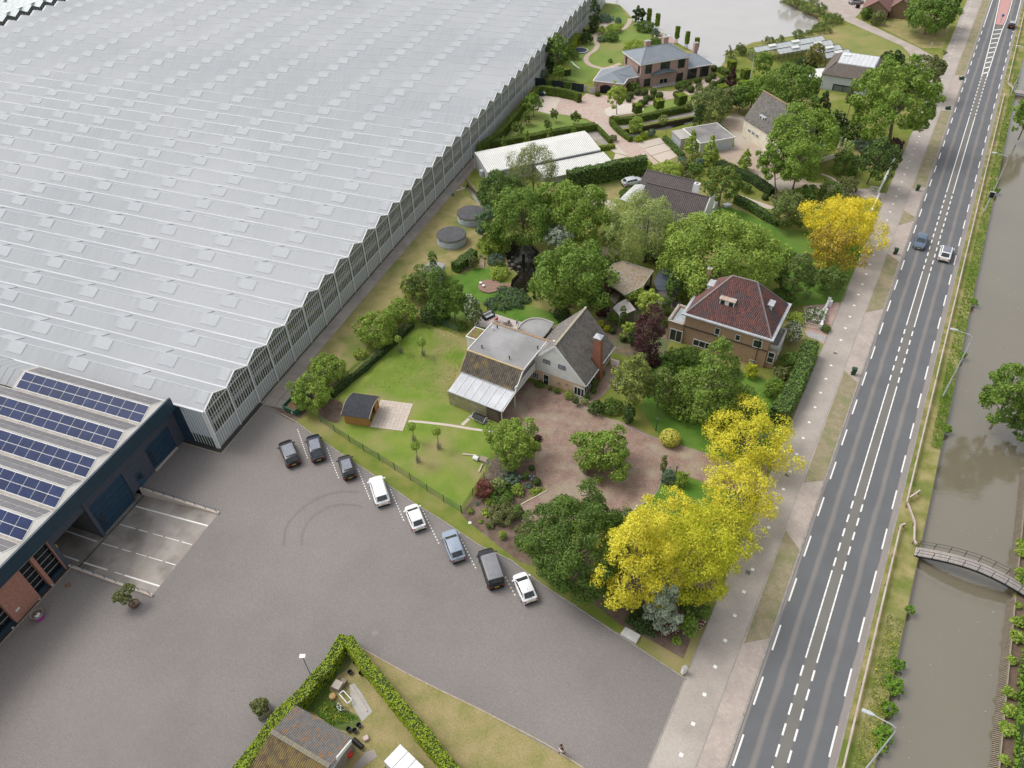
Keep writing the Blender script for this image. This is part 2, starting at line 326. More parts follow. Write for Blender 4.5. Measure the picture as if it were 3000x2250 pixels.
# road,laid out along the surveyed centre
def road_mat():
    m=bpy.data.materials.new('asphalt');m.use_nodes=True;nt=m.node_tree;L=nt.links;b=nt.nodes['Principled BSDF'];b.inputs['Roughness'].default_value=.8;b.inputs['Specular IOR Level'].default_value=.3
    geo=nd(nt,'ShaderNodeNewGeometry');dot=nd(nt,'ShaderNodeVectorMath',operation='DOT_PRODUCT');dot.inputs[1].default_value=(cos(PSI),-sin(PSI),0);L.new(geo.outputs['Position'],dot.inputs[0])
    n0=nd(nt,'ShaderNodeTexNoise');n0.inputs['Scale'].default_value=.25;L.new(geo.outputs['Position'],n0.inputs['Vector'])
    ad=nd(nt,'ShaderNodeMath',operation='MULTIPLY_ADD');ad.inputs[1].default_value=.35;L.new(n0.outputs['Fac'],ad.inputs[0]);L.new(dot.outputs['Value'],ad.inputs[2])
    mr=nd(nt,'ShaderNodeMapRange');mr.inputs[1].default_value=2;mr.inputs[2].default_value=11;L.new(ad.outputs[0],mr.inputs[0])
    cr=nd(nt,'ShaderNodeValToRGB');L.new(mr.outputs[0],cr.inputs[0]);e=cr.color_ramp.elements
    A=(.122,.126,.131,1);B=(.20,.183,.17,1);C=(.165,.155,.142,1);E_=(.25,.222,.205,1)
    e[0].position=0;e[0].color=E_;e[1].position=1;e[1].color=E_
    f=lambda t: (t+.17-2)/9
    for t,c in ((2.55,E_),(2.7,A),(3.9,A),(4.15,B),(4.35,B),(4.65,A),(5.7,A),(5.85,C),(6.75,C),(6.95,A),(8.0,A),(8.25,B),(8.45,B),(8.75,A),(9.85,A),(9.98,E_)):
        x=e.new(f(t));x.color=c
    n1=nd(nt,'ShaderNodeTexNoise');n1.inputs['Scale'].default_value=9;L.new(geo.outputs['Position'],n1.inputs['Vector']);g=nd(nt,'ShaderNodeMapRange');g.inputs[3].default_value=.86;g.inputs[4].default_value=1.14;L.new(n1.outputs['Fac'],g.inputs[0])
    n3=nd(nt,'ShaderNodeTexNoise');n3.inputs['Scale'].default_value=.3;n3.inputs['Detail'].default_value=5;L.new(geo.outputs['Position'],n3.inputs['Vector']);g3=nd(nt,'ShaderNodeMapRange');g3.inputs[1].default_value=.3;g3.inputs[2].default_value=.7;g3.inputs[3].default_value=.93;g3.inputs[4].default_value=1.07;L.new(n3.outputs['Fac'],g3.inputs[0])
    x=nd(nt,'ShaderNodeVectorMath',operation='SCALE');L.new(cr.outputs[0],x.inputs[0]);L.new(g.outputs[0],x.inputs['Scale']);y=nd(nt,'ShaderNodeVectorMath',operation='SCALE');L.new(x.outputs[0],y.inputs[0]);L.new(g3.outputs[0],y.inputs['Scale']);L.new(y.outputs[0],b.inputs['Base Color'])
    return m
def strip(name,s0,s1,t0,t1,z,mat): return sheet(name,[RS(s0,t0,0),RS(s1,t0,0),RS(s1,t1,0),RS(s0,t1,0)],z,mat)
ROAD=strip('road',-300,1500,2.35,10.45,.012,road_mat())
CYCLE=strip('cycle_path',-300,1500,-3.55,.02,.012,m_cyc)
strip('paved_strip',-300,272,.02,2.2,.010,m_cyc2)
# kerbs along the road
mbk=MB();mb2=MB()
for s in range(-5,300):
    mbk.box(RS(s+.5,2.27,0),(.18,.97,.10),-PSI);mb2.box(RS(s+.5,-3.6,0),(.12,.97,.05),-PSI);mb2.box(RS(s+.5,.02,0),(.1,.97,.022),-PSI)
    mb2.box(RS(s+.5,10.5,0),(.1,.97,.03),-PSI)
mbk.obj('road_kerb',m_kerb,kind='structure');mb2.obj('path_edging',m_kerb,kind='structure')
for poly in ([(205.6,.2),(330,.2),(330,2.1),(206.4,2.1)],[(144.2,.15),(182.9,.15),(183.7,2.1),(145.9,2.15)],[(129.65,.1),(135.5,.1),(133.9,2.1),(132.4,2.15)],
             [(102,.1),(119.8,.1),(118.2,2.1),(104,2.15)],[(65,.2),(87.3,.15),(85.6,2.12),(66.4,2.15)],[(41.9,.2),(57.2,.15),(55.4,2.12),(43.6,2.15)],[(15,.2),(36,.15),(34,2.12),(15,2.15)][:0]):
    if poly: sheet('verge',[RS(s,t,0) for s,t in poly],.035,m_verge);edge_wall('verge_edge',[RS(s,t,0) for s,t in poly],0.0,m_kerb,z1=.035)
strip('gutter_edge',-300,1500,10.45,10.6,.016,m_gravelpath)
# markings: parts of the road,each dash its own piece where it shows
ZM=.018
def dash(s0,s1,t,w): 
    mb=MB();mb.add([RS(s0,t-w/2,ZM),RS(s0,t+w/2,ZM),RS(s1,t+w/2,ZM),RS(s1,t-w/2,ZM)],[(0,1,2,3)]);return mb.obj('road_marking',m_paint,ROAD)
for i in range(-3,40):
    a=36.4+6.12*i
    if a<246: dash(a,a+3.05,2.78,.16)
    a=35.1+6.155*i
    if a<246: dash(a,a+3.05,9.85,.16)
dash(246.8,330,2.75,.16);dash(243.5,330,9.85,.16)
for a,b in ((43.3,54.5),(65.8,87.4),(101.6,117.1),(145.6,183.0)) :
    n=max(1,int((b-a)/(1.2 if a<140 else 6)));L=(b-a)/n
    for k in range(n):
        for t in (5.8,6.85): dash(a+k*L,a+(k+1)*L-.05,t,.14)
for a,b in ((22,43.0),(54.7,65.6),(87.8,101.2),(117.4,145.2),(183.3,207.2)):
    n=int((b-a)/2.05);L=(b-a)/n
    for k in range(n):
        for t in (5.8,6.85): dash(a+k*L+.35,a+k*L+1.55,t,.17)
def mline(pts,w):
    mb=MB();q=ribbon([RS(s,t) for s,t in pts],w,0);n=len(q)//2;q=[Vector((p.x,p.y,ZM)) for p in q]
    for i in range(n-1): mb.add([q[i],q[i+1],q[2*n-2-i],q[2*n-1-i]],[(3,2,1,0)])
    return mb.obj('road_marking',m_paint,ROAD)
mline([(207.3,5.8),(225,5.55),(243,5.25),(272,4.55),(330,4.3)],.2);mline([(207.3,6.9),(225,7.05),(243,7.25),(252,7.55),(262,7.75),(272,7.7),(330,7.6)],.2)
for k in range(10):
    a=210+k*3.75;f=(a-207.3)/36
    mline([(a-.6,5.85-.55*f),(a+1.1,6.95+.3*f)],.45)
sheet('traffic_island',[RS(248,5.35),RS(248,7.2),RS(256,7.45),RS(266,7.5),RS(330,7.4),RS(330,4.6),RS(272,4.8)],.12,M('pink_island_paving',(.50,.27,.25),(.44,.24,.22)))
edge_wall('island_kerb',[RS(248,5.35),RS(248,7.2),RS(256,7.45),RS(266,7.5),RS(330,7.4),RS(330,4.6),RS(272,4.8)],0.0,m_kerb,z1=.12)
# white tiles down the middle of the cycle path
for k in range(-5,82):
    s=35.12+3.083*k;mb=MB();t=-1.47-.0043*(s-35)
    mb.add([RS(s-.17,t-.17,ZM),RS(s-.17,t+.17,ZM),RS(s+.17,t+.17,ZM),RS(s+.17,t-.17,ZM)],[(0,1,2,3)]);mb.obj('path_tile',m_paint,CYCLE)
for c,x,y in (('D7',870,822),('I',1740,932),('D6',1995,1190),('D',1790,925)):
    p=W(c,x,y);mb=MB();mb.box((p.x,p.y,.013),(.5,.5,.006),-PSI);mb.obj('manhole_cover',M('dark_iron_cover',(.16,.15,.14),rough=.6),kind='structure')

# yard
yard=[GA(8.5,-.85),GA(-.8,-.85),GA(-.8,5.2),GA(-8.75,5.2)]+[RAMP[1],RAMP[2]]+[GA(-20.0,5.2),GA(-60,5.2),GA(-60,-80),RS(-20,-3.55),RS(33,-3.55)]+WP('I',[(1390,1545),(1290,1480),(1000,1288),(760,1130),(560,1000),(390,865),(200,775),(0,640)])+WP('B',[(1450,1360),(1300,1255),(1180,1172),(1040,1080),(900,985),(820,930),(730,870),(640,800),(520,735)])
YARD=sheet('paved_yard',yard,.010,m_yard)
kerb(WP('I',[(1390,1545),(1290,1480),(1000,1288),(760,1130),(560,1000),(390,865),(200,775),(0,640)])+WP('B',[(1450,1360),(1300,1255),(1180,1172),(1040,1080),(900,985),(820,930),(730,870),(640,800),(520,735),(412,678)]),.12,.07,'yard_kerb')
# swept tyre marks on the yard
m_tyre=M('tyre_rubber_marks',(.09,.085,.08),rough=.9,alpha=.10)
for pts in ([(150,1659),(160,1500),(200,1360),(300,1240),(440,1110),(600,1010),(760,945),(900,912),(1050,905),(1200,915)],[(400,1659),(405,1520),(440,1400),(540,1270),(660,1180),(800,1110),(930,1085),(1100,1090),(1250,1115)]):
    P=curve(WP('C1',pts),5);q=ribbon(P,.34,0);n=len(q)//2;mb=MB();q=[Vector((p.x,p.y,.0145)) for p in q]
    for i in range(n-1): mb.add([q[i],q[i+1],q[2*n-2-i],q[2*n-1-i]],[(3,2,1,0)])
    mb.obj('tyre_mark',m_tyre,kind='structure')
# dashed parking lines
PL=[('B',(643,845),(715,1055),16),('B',(848,975),(932,1195),16),('B',(1062,1120),(1150,1340),15),('B',(1288,1262),(1385,1490),15),('B',(1512,1410),(1630,1650),16),('C2',(712,370),(928,802),15),('C2',(1325,890),(1475,1180),7)]
for c,a,b,n in PL:
    A,B=W(c,*a),W(c,*b);d=(B-A).normalized();L=(B-A).length;u=Vector((-d.y,d.x,0));n=int(L/.41)
    for k in range(n):
        p=A+d*(L*(k+.15)/n);q=p+d*.2;mb=MB();mb.add([p-u*.06+Vector((0,0,.0155)),p+u*.06+Vector((0,0,.0155)),q+u*.06+Vector((0,0,.0155)),q-u*.06+Vector((0,0,.0155))],[(0,3,2,1)]);mb.obj('parking_marking',m_paint,YARD)

# hedge-enclosed plot at the bottom
plot=WP('J',[(1150,335),(1240,400),(1300,430),(1640,620),(1900,750),(2212,900)])+[W('X',1709,2250),W('X',1900,2370),W('X',1000,2600),W('X',640,2330)]+WP('J',[(300,1330),(480,1090),(700,850),(880,660),(1000,520),(1080,400)])
sheet('dry_plot',plot,.022,m_dry);kerb(WP('J',[(1180,355),(1300,430),(1640,620),(1900,750),(2212,900)])+[W('X',1600,2180),W('X',1709,2250),W('X',1760,2290)],.12,.06,'plot_kerb',M('worn_edging',(.42,.35,.27),(.33,.27,.2)))
sheet('plot_lawn',WP('J',[(1130,440),(1190,520),(1130,600),(1060,650),(1010,730),(1030,820),(1130,900),(1240,960),(1260,1020),(1180,1080),(1040,1050),(880,930),(750,870),(860,740),(960,600)]),.027,m_rough,sm=3)
sheet('plot_slab',WP('C3',[(1000,440),(1060,420),(1160,560),(1275,760),(1150,880),(1040,700),(1010,560)]),.032,m_conc)
sheet('plot_slab',WP('C3',[(1190,1240),(1300,1215),(1330,1300),(1140,1434),(1040,1434)]),.032,m_gravelpath)

# side of the glasshouse
sheet('dry_grass',[GA(8.5,-2.25),GA(80,-2.25)]+WP('P4',[(240,430),(300,620),(560,800),(700,940)])+WP('G',[(330,1000),(250,1050),(60,1190),(0,1190)])+WP('B',[(1240,40),(1100,330),(860,570),(760,700),(640,790),(415,678)]),.006,m_dry)
sheet('service_path',[GA(8.5,-.3),GA(90,-.3),GA(90,-2.2),GA(8.5,-2.2)],.016,m_gravelpath)
sheet('soil_strip',[GA(9,-.32),GA(90,-.32),GA(90,.1),GA(9,.1)],.013,M('weedy_soil',(.05,.07,.025),(.09,.065,.045),scale=2))
sheet('gravel_border',[GA(8.6,-.05),GA(8.6,-.75),GA(-.75,-.75),GA(-.75,5.2),GA(.0,5.2),GA(0,-.05)],.02,M('black_gravel',(.035,.035,.035),(.06,.058,.055),scale=8,fine=.3))
kerb([GA(8.6,-.8),GA(-.8,-.8),GA(-.8,5.1)],.1,.06,'border_edging',M('worn_edging',(.42,.35,.27)))
sheet('gravel_border',[GA(-20.1,4.75),GA(-60,4.75),GA(-60,5.3),GA(-20.1,5.3)],.02,MATS['black_gravel']);kerb([GA(-20.2,4.7),GA(-60,4.7)],.1,.06,'border_edging',M('worn_edging',(.42,.35,.27)))
# big slabs by the container
plate=WP('M1',[(1650,825),(1850,550),(1960,420),(2212,480),(2212,900),(2040,1060)]);SLABBED=sheet('slab_bed',plate,.011,m_soil)
mb=None
A_,B_,C_=W('M1',1640,820),W('M1',1960,430),W('M1',2030,1040)
ev=(B_-A_).normalized();fv=(C_-A_)
fv=(fv-ev*fv.dot(ev)).normalized()
for i in range(5):
    for j in range(3):
        p=A_+ev*(.1+i*1.62)+fv*(.1+j*1.62);mb=MB();q=[p,p+ev*1.56,p+ev*1.56+fv*1.56,p+fv*1.56];mb.prism(q,.0,.035+.01*random.random());mb.obj('concrete_slab',m_slab if False else M('old_concrete_slab',(.36,.31,.27),(.30,.26,.225),attr=.5),SLABBED)

# garden with the summerhouse
sheet('garden_lawn',WP('B',[(1465,85),(1640,160),(1825,215)])+WP('C',[(470,600),(320,950),(330,1060),(500,1150),(700,1205),(760,1230)])+WP('C4',[(1300,240),(900,600),(800,890),(650,1100),(480,1430)])+WP('B',[(1600,1285),(1440,1170),(1200,1010),(1000,900),(880,820),(740,735),(860,590),(1100,370),(1300,200)]),.016,m_lawn)
sheet('soil_patch',WP('B',[(820,660),(880,640),(950,660),(960,720),(930,800),(860,790),(790,740)]),.02,m_soil,sm=3)
sheet('garden_path',ribbon(curve(WP('B',[(1415,792),(1500,797),(1700,820),(1850,845),(2000,865)]),3),.38,0),.024,m_slab);sheet('garden_path',ribbon(WP('C4',[(490,215),(590,125)]),.45,0),.025,m_slab);sheet('hutch_slab',WP('C4',[(570,100),(620,70),(880,150),(830,210)]),.026,m_conc)
# driveway of the white gabled house
drive=WP('C',[(560,1120),(760,980),(880,930),(960,880),(1060,905),(1140,930),(1260,975),(1415,1020),(1450,960),(1530,830),(1570,760),(1640,740),(1700,755),(1650,900),(1560,1000),(1450,1070),(1560,1160),(1700,1200),(1830,1250),(1936,1310)])+WP('I',[(1235,165),(1350,205),(1530,265),(1700,330),(1800,380),(1850,300)])+[RS(62,-3.55),RS(58.3,-3.55)]+WP('I',[(1830,480),(1700,480),(1530,425),(1400,385),(1320,350),(1255,350),(1245,410),(1220,490),(1150,550),(1060,600),(900,640),(700,640),(560,720),(480,690),(450,620),(440,545),(510,500),(590,465),(555,420),(530,380),(520,320),(520,250),(560,190),(550,160),(480,140),(430,95),(380,80)])
sheet('brick_driveway',drive,.028,m_brickdrive);sheet('slab_path',WP('C',[(1625,690),(1700,712),(1700,755),(1630,745)]),.03,m_slab)
kerb(WP('I',[(590,465),(440,545)]),.14,.1,'driveway_edging',m_slab);kerb(WP('C4',[(1320,1540),(1450,1659)]),.14,.08,'driveway_edging',m_slab)
kerb(WP('I',[(1110,552),(1180,520),(1220,470),(1240,420),(1250,380),(1245,340)]),.1,.06,'driveway_edging');kerb(WP('I',[(1030,90),(1180,155),(1300,190),(1350,205),(1530,265),(1690,325)]),.12,.06,'driveway_edging')
ic=W('I',892,318);isl=[ic+Vector((cos(a)*2.55,sin(a)*2.3,0)) for a in np.linspace(0,2*pi,40)[:-1]]
sheet('round_bed',isl,.10,m_soil);edge_wall('round_bed_edging',isl,0.0,m_kerb,z1=.10)
sheet('lush_lawn',WP('D',[(340,930),(520,960),(700,1000),(1100,1100),(1250,1150),(1300,1300),(1420,1400),(1330,1659)])+WP('I',[(1850,260),(1700,322),(1530,260),(1360,198),(1230,145),(1170,60),(1130,0)]),.018,m_lush)
sheet('front_lawn',WP('I',[(1112,550),(1190,505),(1240,430),(1290,440),(1345,455),(1400,393),(1530,440),(1700,490),(1700,560),(1560,720),(1250,720),(1150,600)]),.03,m_lush)
sheet('planting_bed',WP('C4',[(480,1440),(600,1290),(700,1130),(820,900),(900,720),(1100,600),(1400,600),(1480,700),(1520,850),(1580,1000),(1620,1090),(1300,1310),(1330,1540)])+WP('I',[(470,660),(540,720),(600,760),(900,800),(1300,900),(1560,700),(1640,800),(1560,1010),(1440,1240),(1370,1425),(1130,1290),(1000,1225),(820,1080),(620,930),(430,870),(150,650),(100,600)]),.02,m_soil)
# patio and lawns round the fish pond
sheet('patio',WP('D1',[(500,370),(640,440),(1000,560),(1140,600),(1300,700),(1000,900),(500,700),(230,660),(380,470)]),.022,M('pale_patio',(.52,.45,.42),(.46,.40,.37),scale=.8))
sheet('curved_lawn',WP('C',[(640,275),(700,262),(800,250),(900,252),(1000,270),(1100,305),(1250,350),(1300,380),(1200,430),(1100,400),(920,400),(800,365),(690,325)]),.018,m_lush)
sheet('pond_lawn',WP('G',[(140,1260),(200,1225),(300,1205),(420,1220),(450,1260),(500,1300),(480,1360),(520,1420),(520,1450),(440,1480),(340,1480),(250,1490),(230,1600),(60,1640),(0,1560),(0,1300)]),.015,m_lush,sm=2)
sheet('shrub_bed',WP('C',[(740,140),(800,130),(960,170),(960,240),(800,235),(640,260),(560,250),(640,235),(760,215),(790,185)]),.017,m_rough,sm=2)
sheet('gravel_patch',WP('G',[(1285,1030),(1430,1070),(1400,1120),(1290,1140),(1260,1090)]),.018,M('sandy_gravel',(.42,.33,.25),(.35,.27,.2)))
sheet('side_path',WP('G',[(1110,590),(1170,572),(1240,610),(1260,640),(1380,660),(1400,700),(1350,760),(1280,735),(1200,680)]),.02,m_slab)
sheet('dry_lawn',WP('G',[(1190,570),(1300,530),(1460,500),(1500,560),(1430,650),(1270,640),(1240,600)]),.018,m_dry)
# around the brown brick house and shaded gardens between the plots
sheet('garden_ground',WP('C',[(1500,380),(1700,200),(1936,100)])+WP('D',[(0,300),(300,420),(560,560),(420,900),(520,960),(300,1000),(-100,900),(-300,600)]),.012,M('leaf_litter',(.20,.14,.10),(.12,.11,.06),scale=1.2,fine=.25,c3=(.10,.14,.05),bscale=.4))
sheet('gravel_forecourt',WP('D',[(1530,550),(1660,530),(1740,480),(1830,520),(1800,600),(1720,780),(1700,860),(1560,760)]),.016,m_redpave);sheet('gravel_forecourt',WP('D',[(1540,740),(1700,780),(1715,800),(1690,835),(1560,790)]),.02,M('grey_gravel',(.40,.38,.37),(.34,.32,.31)))
sheet('back_lawn',WP('H',[(500,850),(640,850),(760,880),(900,950),(1040,1010),(1310,1060),(1500,1100),(1760,1180),(1700,1300),(1640,1440),(1580,1610),(1400,1640),(1200,1640),(1100,1500),(900,1200),(700,1000),(520,930)]),.018,m_lush)
sheet('cottage_drive',WP('H',[(560,150),(700,90),(780,120),(760,280),(960,390),(1040,480),(1300,650),(1400,655),(1480,670),(1700,705),(1850,725),(1925,740),(1900,800),(1780,775),(1600,740),(1350,700),(1250,680),(1100,720),(1000,700),(850,575),(700,500),(590,455),(560,400),(690,360),(700,270),(620,200)]),.02,M('warm_gravel',(.42,.33,.26),(.36,.285,.22),scale=1,c3=(.42,.37,.31),bscale=.1))
sheet('garden_track',WP('H',[(720,740),(850,790),(1060,860),(1070,880),(900,850),(740,790)]),.02,m_slab);sheet('garden_track',ribbon(curve(WP('H',[(1400,580),(1480,610),(1540,660),(1530,700)]),4),.6,0),.022,m_slab)
# villa grounds
VDRIVE=sheet('villa_drive',WP('E',[(230,760),(340,775),(560,800),(600,755),(700,780),(740,770),(900,790),(1000,735),(1290,740),(1450,690),(1640,605),(1700,650),(1640,700),(1480,762),(1250,810),(1060,872),(1050,905),(900,925),(800,955),(805,1000),(960,1130),(1020,1160),(1120,1260),(1240,1370),(1190,1400),(1110,1290),(940,1270),(830,1180),(740,1060),(680,1005),(600,962),(520,945),(210,900),(150,850)]),.02,m_pinkdrive)
sheet('concrete_apron',WP('E',[(235,765),(400,785),(330,930),(200,900),(150,855)]),.026,m_slab);sheet('concrete_circle',WP('E',[(760,880),(900,840),(1000,850),(1060,870),(1050,905),(930,925),(800,945),(760,920)]),.026,M('pale_concrete',(.58,.52,.46),(.52,.46,.4)),sm=3)
lawnV=WP('E',[(420,640),(470,500),(500,440),(560,390),(650,330),(690,260),(720,60),(860,50),(940,130),(960,200),(1050,215),(1120,255),(1130,320),(1150,370),(1080,390),(900,480),(880,530),(740,590),(660,610),(600,670),(500,660)])
sheet('villa_lawn',lawnV,.016,M('villa_lawn',(.15,.225,.05),(.19,.25,.065),rough=.9,scale=.3,spec=.1,c3=(.25,.24,.09),bscale=.08,fine=.15))
sheet('villa_path',ribbon(curve(WP('E',[(880,515),(760,553),(690,545),(625,520),(598,480),(620,440),(665,410),(690,370),(680,325),(668,290),(700,270),(770,275),(850,260),(915,225),(950,180),(957,150)]),5),1.25,0),.024,m_pinkdrive)
sheet('gravel_terrace',WP('E',[(720,190),(760,165),(830,170),(830,205),(800,225),(730,220),(705,215)]),.024,m_slab);sheet('waterside_terrace',WP('E',[(1150,300),(1220,280),(1290,300),(1350,355),(1300,350),(1240,350),(1170,320)]),.024,m_redpave)
sheet('front_lawn_villa',WP('E',[(1062,874),(1255,815),(1480,764),(1640,705),(1700,660),(1800,700),(1836,750),(1700,800),(1455,852),(1200,890),(1050,925)]),.022,MATS['villa_lawn'])
sheet('orchard_lawn',WP('E',[(-120,1120),(20,940),(130,870),(210,905),(520,948),(620,985),(680,1008),(300,1070),(-100,1160)]),.018,MATS['villa_lawn'])
sheet('ditch_path',WP('E',[(850,1010),(1100,960),(1480,895),(1480,935),(1080,1000),(890,1045)]),.022,m_gravelpath)
sheet('barn_path',WP('E',[(-170,1175),(-100,1168),(300,1105),(680,1040),(790,1140),(840,1185),(780,1210),(600,1090),(300,1110),(-60,1200)]),.02,m_gravelpath)
for pts in ([(1010,1160),(1195,1117),(1250,1155),(1062,1205)],[(1066,1208),(1254,1158),(1310,1205),(1130,1262)],[(1134,1265),(1314,1208),(1372,1252),(1212,1325)],[(785,1205),(848,1182),(945,1262),(835,1240)],[(838,1244),(940,1268),(820,1300)]):
    mb=MB();mb.prism(WP('E',pts),0,.04);mb.obj('concrete_slab',m_slab,VDRIVE)
# north-east plots
sheet('pond_side_lawn',WP('F',[(280,380),(500,320),(700,285),(860,255),(1080,195),(1300,290),(1500,380),(1555,450),(1560,560),(1430,470),(1320,470),(1090,440),(900,420),(400,450)]),.016,M('worn_lawn',(.17,.21,.06),(.24,.23,.08),rough=.9,scale=.3,spec=.1,c3=(.30,.25,.11),bscale=.06))
sheet('farm_drive',WP('F',[(690,0),(760,20),(930,105),(1060,178),(1300,285),(1500,372),(1565,440),(1565,575),(1640,650),(1790,700),(1850,560),(1760,460),(1620,380),(1250,205),(1120,140),(1165,100),(1210,0)])+[Vector((140,262,0)),Vector((98,262,0))],.018,m_cyc2)
sheet('dry_field',WP('F',[(1310,210),(1350,170),(1480,160),(1560,60),(1700,0),(1900,150),(1870,300),(1830,390),(1660,390),(1500,310)]),.014,m_dry)
sheet('crossing_paving',[RS(136,-3.5),RS(139.8,-3.5)]+WP('H',[(1830,730),(1790,700),(1690,700),(1680,750),(1780,790),(1860,800)]),.024,m_cyc2)
# rail-side bank and east bank
strip('canal_verge',-90,420,10.62,13.38,.008,M('canal_verge',(.17,.18,.045),(.33,.28,.13),rough=.95,scale=.6,fine=.3,c3=(.13,.17,.035),bscale=.2,bump=.5,spec=.1))
strip('bank_path',-90,300,22.75,23.7,.01,M('brown_bank_path',(.16,.105,.075),(.12,.085,.06),fine=.2))
strip('east_meadow',-90,420,23.7,60,.012,m_lush)
# ============================================================ GLASSHOUSE
NB,BW,HG,HR,CD=43,4.37,6.46,7.53,144.3
m_roofglass=M('whitewashed_glass',(.46,.475,.49),(.52,.535,.545),rough=.6,spec=.2,scale=.05,attr=.45,fine=.02,trans=.3,c3=(.55,.56,.57),bscale=.03)
m_roofbar=M('roof_bar_aluminium',(.62,.63,.64),(.52,.53,.54),rough=.35,scale=.1,fine=0)
m_vent=M('vent_glass',(.46,.475,.49),(.52,.535,.545),rough=.6,spec=.2,attr=.45,fine=.02,trans=.17)
m_slit=M('vent_slit',(.12,.12,.125),rough=.8)
m_wallglass=M('clear_wall_glass',(.35,.40,.40),(.42,.46,.46),rough=.12,spec=.5,attr=.5,alpha=.09,fine=0)
m_screen=M('frosted_lower_glass',(.44,.49,.48),(.52,.56,.55),rough=.25,spec=.4,attr=.4,alpha=.82,fine=.02,scale=.6)
m_frame=M('white_glasshouse_frame',(.80,.80,.78),(.74,.74,.72),rough=.5,fine=.03)
m_steel=M('grey_gutter_steel',(.33,.34,.35),(.26,.27,.28),rough=.5)
gh=thing('greenhouse','huge whitewashed glasshouse with dozens of ridged roof bays beside the yard','greenhouse',GA(0,0))
floor_=MB();floor_.poly([GA(.2,.2,.02),GA(NB*BW,.2,.02),GA(NB*BW,CD,.02),GA(.2,CD,.02)]);floor_.obj('floor',M('greenhouse_floor',(.42,.35,.27),(.26,.26,.12),scale=.3,fine=.2),gh)
# roof
skin=MB();rest=MB();bars=MB()
NP=int(CD/1.17)
for b in range(NB):
    a0=b*BW;ar=a0+BW/2;a1=a0+BW
    for k in range(NP):
        c0,c1=k*1.17+.03,(k+1)*1.17-.03
        q=[GA(a0+.1,c0,HG+.06),GA(ar-.02,c0,HR),GA(ar-.02,c1,HR),GA(a0+.1,c1,HG+.06)]
        if (b<6 and k<50):
            m_=MB();m_.add(q,[(3,2,1,0)]);m_.obj('roof_pane',m_roofglass,gh)
        else: rest.add(q,[(3,2,1,0)])
        q2=[GA(ar+.02,c0,HR),GA(a1-.1,c0,HG+.06),GA(a1-.1,c1,HG+.06),GA(ar+.02,c1,HR)]
        rest.add(q2,[(3,2,1,0)])
    d=.035
    bars.add([GA(a0,0,HG),GA(ar,0,HR-d),GA(ar,CD,HR-d),GA(a0,CD,HG)],[(3,2,1,0)]);bars.add([GA(ar,0,HR-d),GA(a1,0,HG),GA(a1,CD,HG),GA(ar,CD,HR-d)],[(3,2,1,0)])
    bars.bar(GA(ar,-.02,HR+.02),GA(ar,CD,HR+.02),.07,.05)
    if b: bars.bar(GA(a0,-.05,HG+.04),GA(a0,CD,HG+.04),.2,.06)
rest.obj('roof_panes',m_roofglass,gh,kind='stuff');bars.obj('roof_bars',m_roofbar,gh,kind='stuff')
vrest=MB();nv=0;srest=MB()
for b in range(NB):
    a0=b*BW;ar=a0+BW/2
    for k in range(-1,14):
        for side in (0,1):
            c0=8.45+10.5*k+(0 if side==0 else 2.35-.05);c1=c0+2.62
            if k<0:
                if side: continue
                c0,c1=.35,1.75
            if c1>CD: continue
            if side==0: hi=(ar+.01,HR+.05);lo=(a0+.72,HG+.36+.055)
            else: hi=(ar-.01,HR+.05);lo=(ar+1.45,HG+.36+.10)
            z0=lo[1]-(.045 if side==0 else .08)
            top=[GA(hi[0],c0,hi[1]),GA(hi[0],c1,hi[1]),GA(lo[0],c1,lo[1]),GA(lo[0],c0,lo[1])]
            bot=[p-Vector((0,0,.03)) for p in top]
            sl=[GA(lo[0],c0,lo[1]-.03),GA(lo[0],c1,lo[1]-.03),GA(lo[0]+(.02 if side==0 else -.02),c1,z0-.06),GA(lo[0]+(.02 if side==0 else -.02),c0,z0-.06)]
            tri1=[GA(hi[0],c0+.01,hi[1]-.03),GA(lo[0],c0+.01,lo[1]-.03),GA(lo[0],c0+.01,z0-.06)];tri2=[GA(hi[0],c1-.01,hi[1]-.03),GA(lo[0],c1-.01,z0-.06),GA(lo[0],c1-.01,lo[1]-.03)]
            if side==0 and b<43 and nv<300 and k<9:
                v=MB();v.hexa([bot[i] for i in (0,3,2,1)],[top[i] for i in (0,3,2,1)]);v.obj('roof_vent',m_vent,gh);nv+=1
            else: vrest.hexa([bot[i] for i in (0,3,2,1)],[top[i] for i in (0,3,2,1)])
            srest.add(sl,[(0,1,2,3)]);srest.add(tri1,[(0,1,2)]);srest.add(tri2,[(0,1,2)])
vrest.obj('roof_vents',m_vent,gh,kind='stuff');srest.obj('vent_openings',m_slit,gh,kind='stuff')
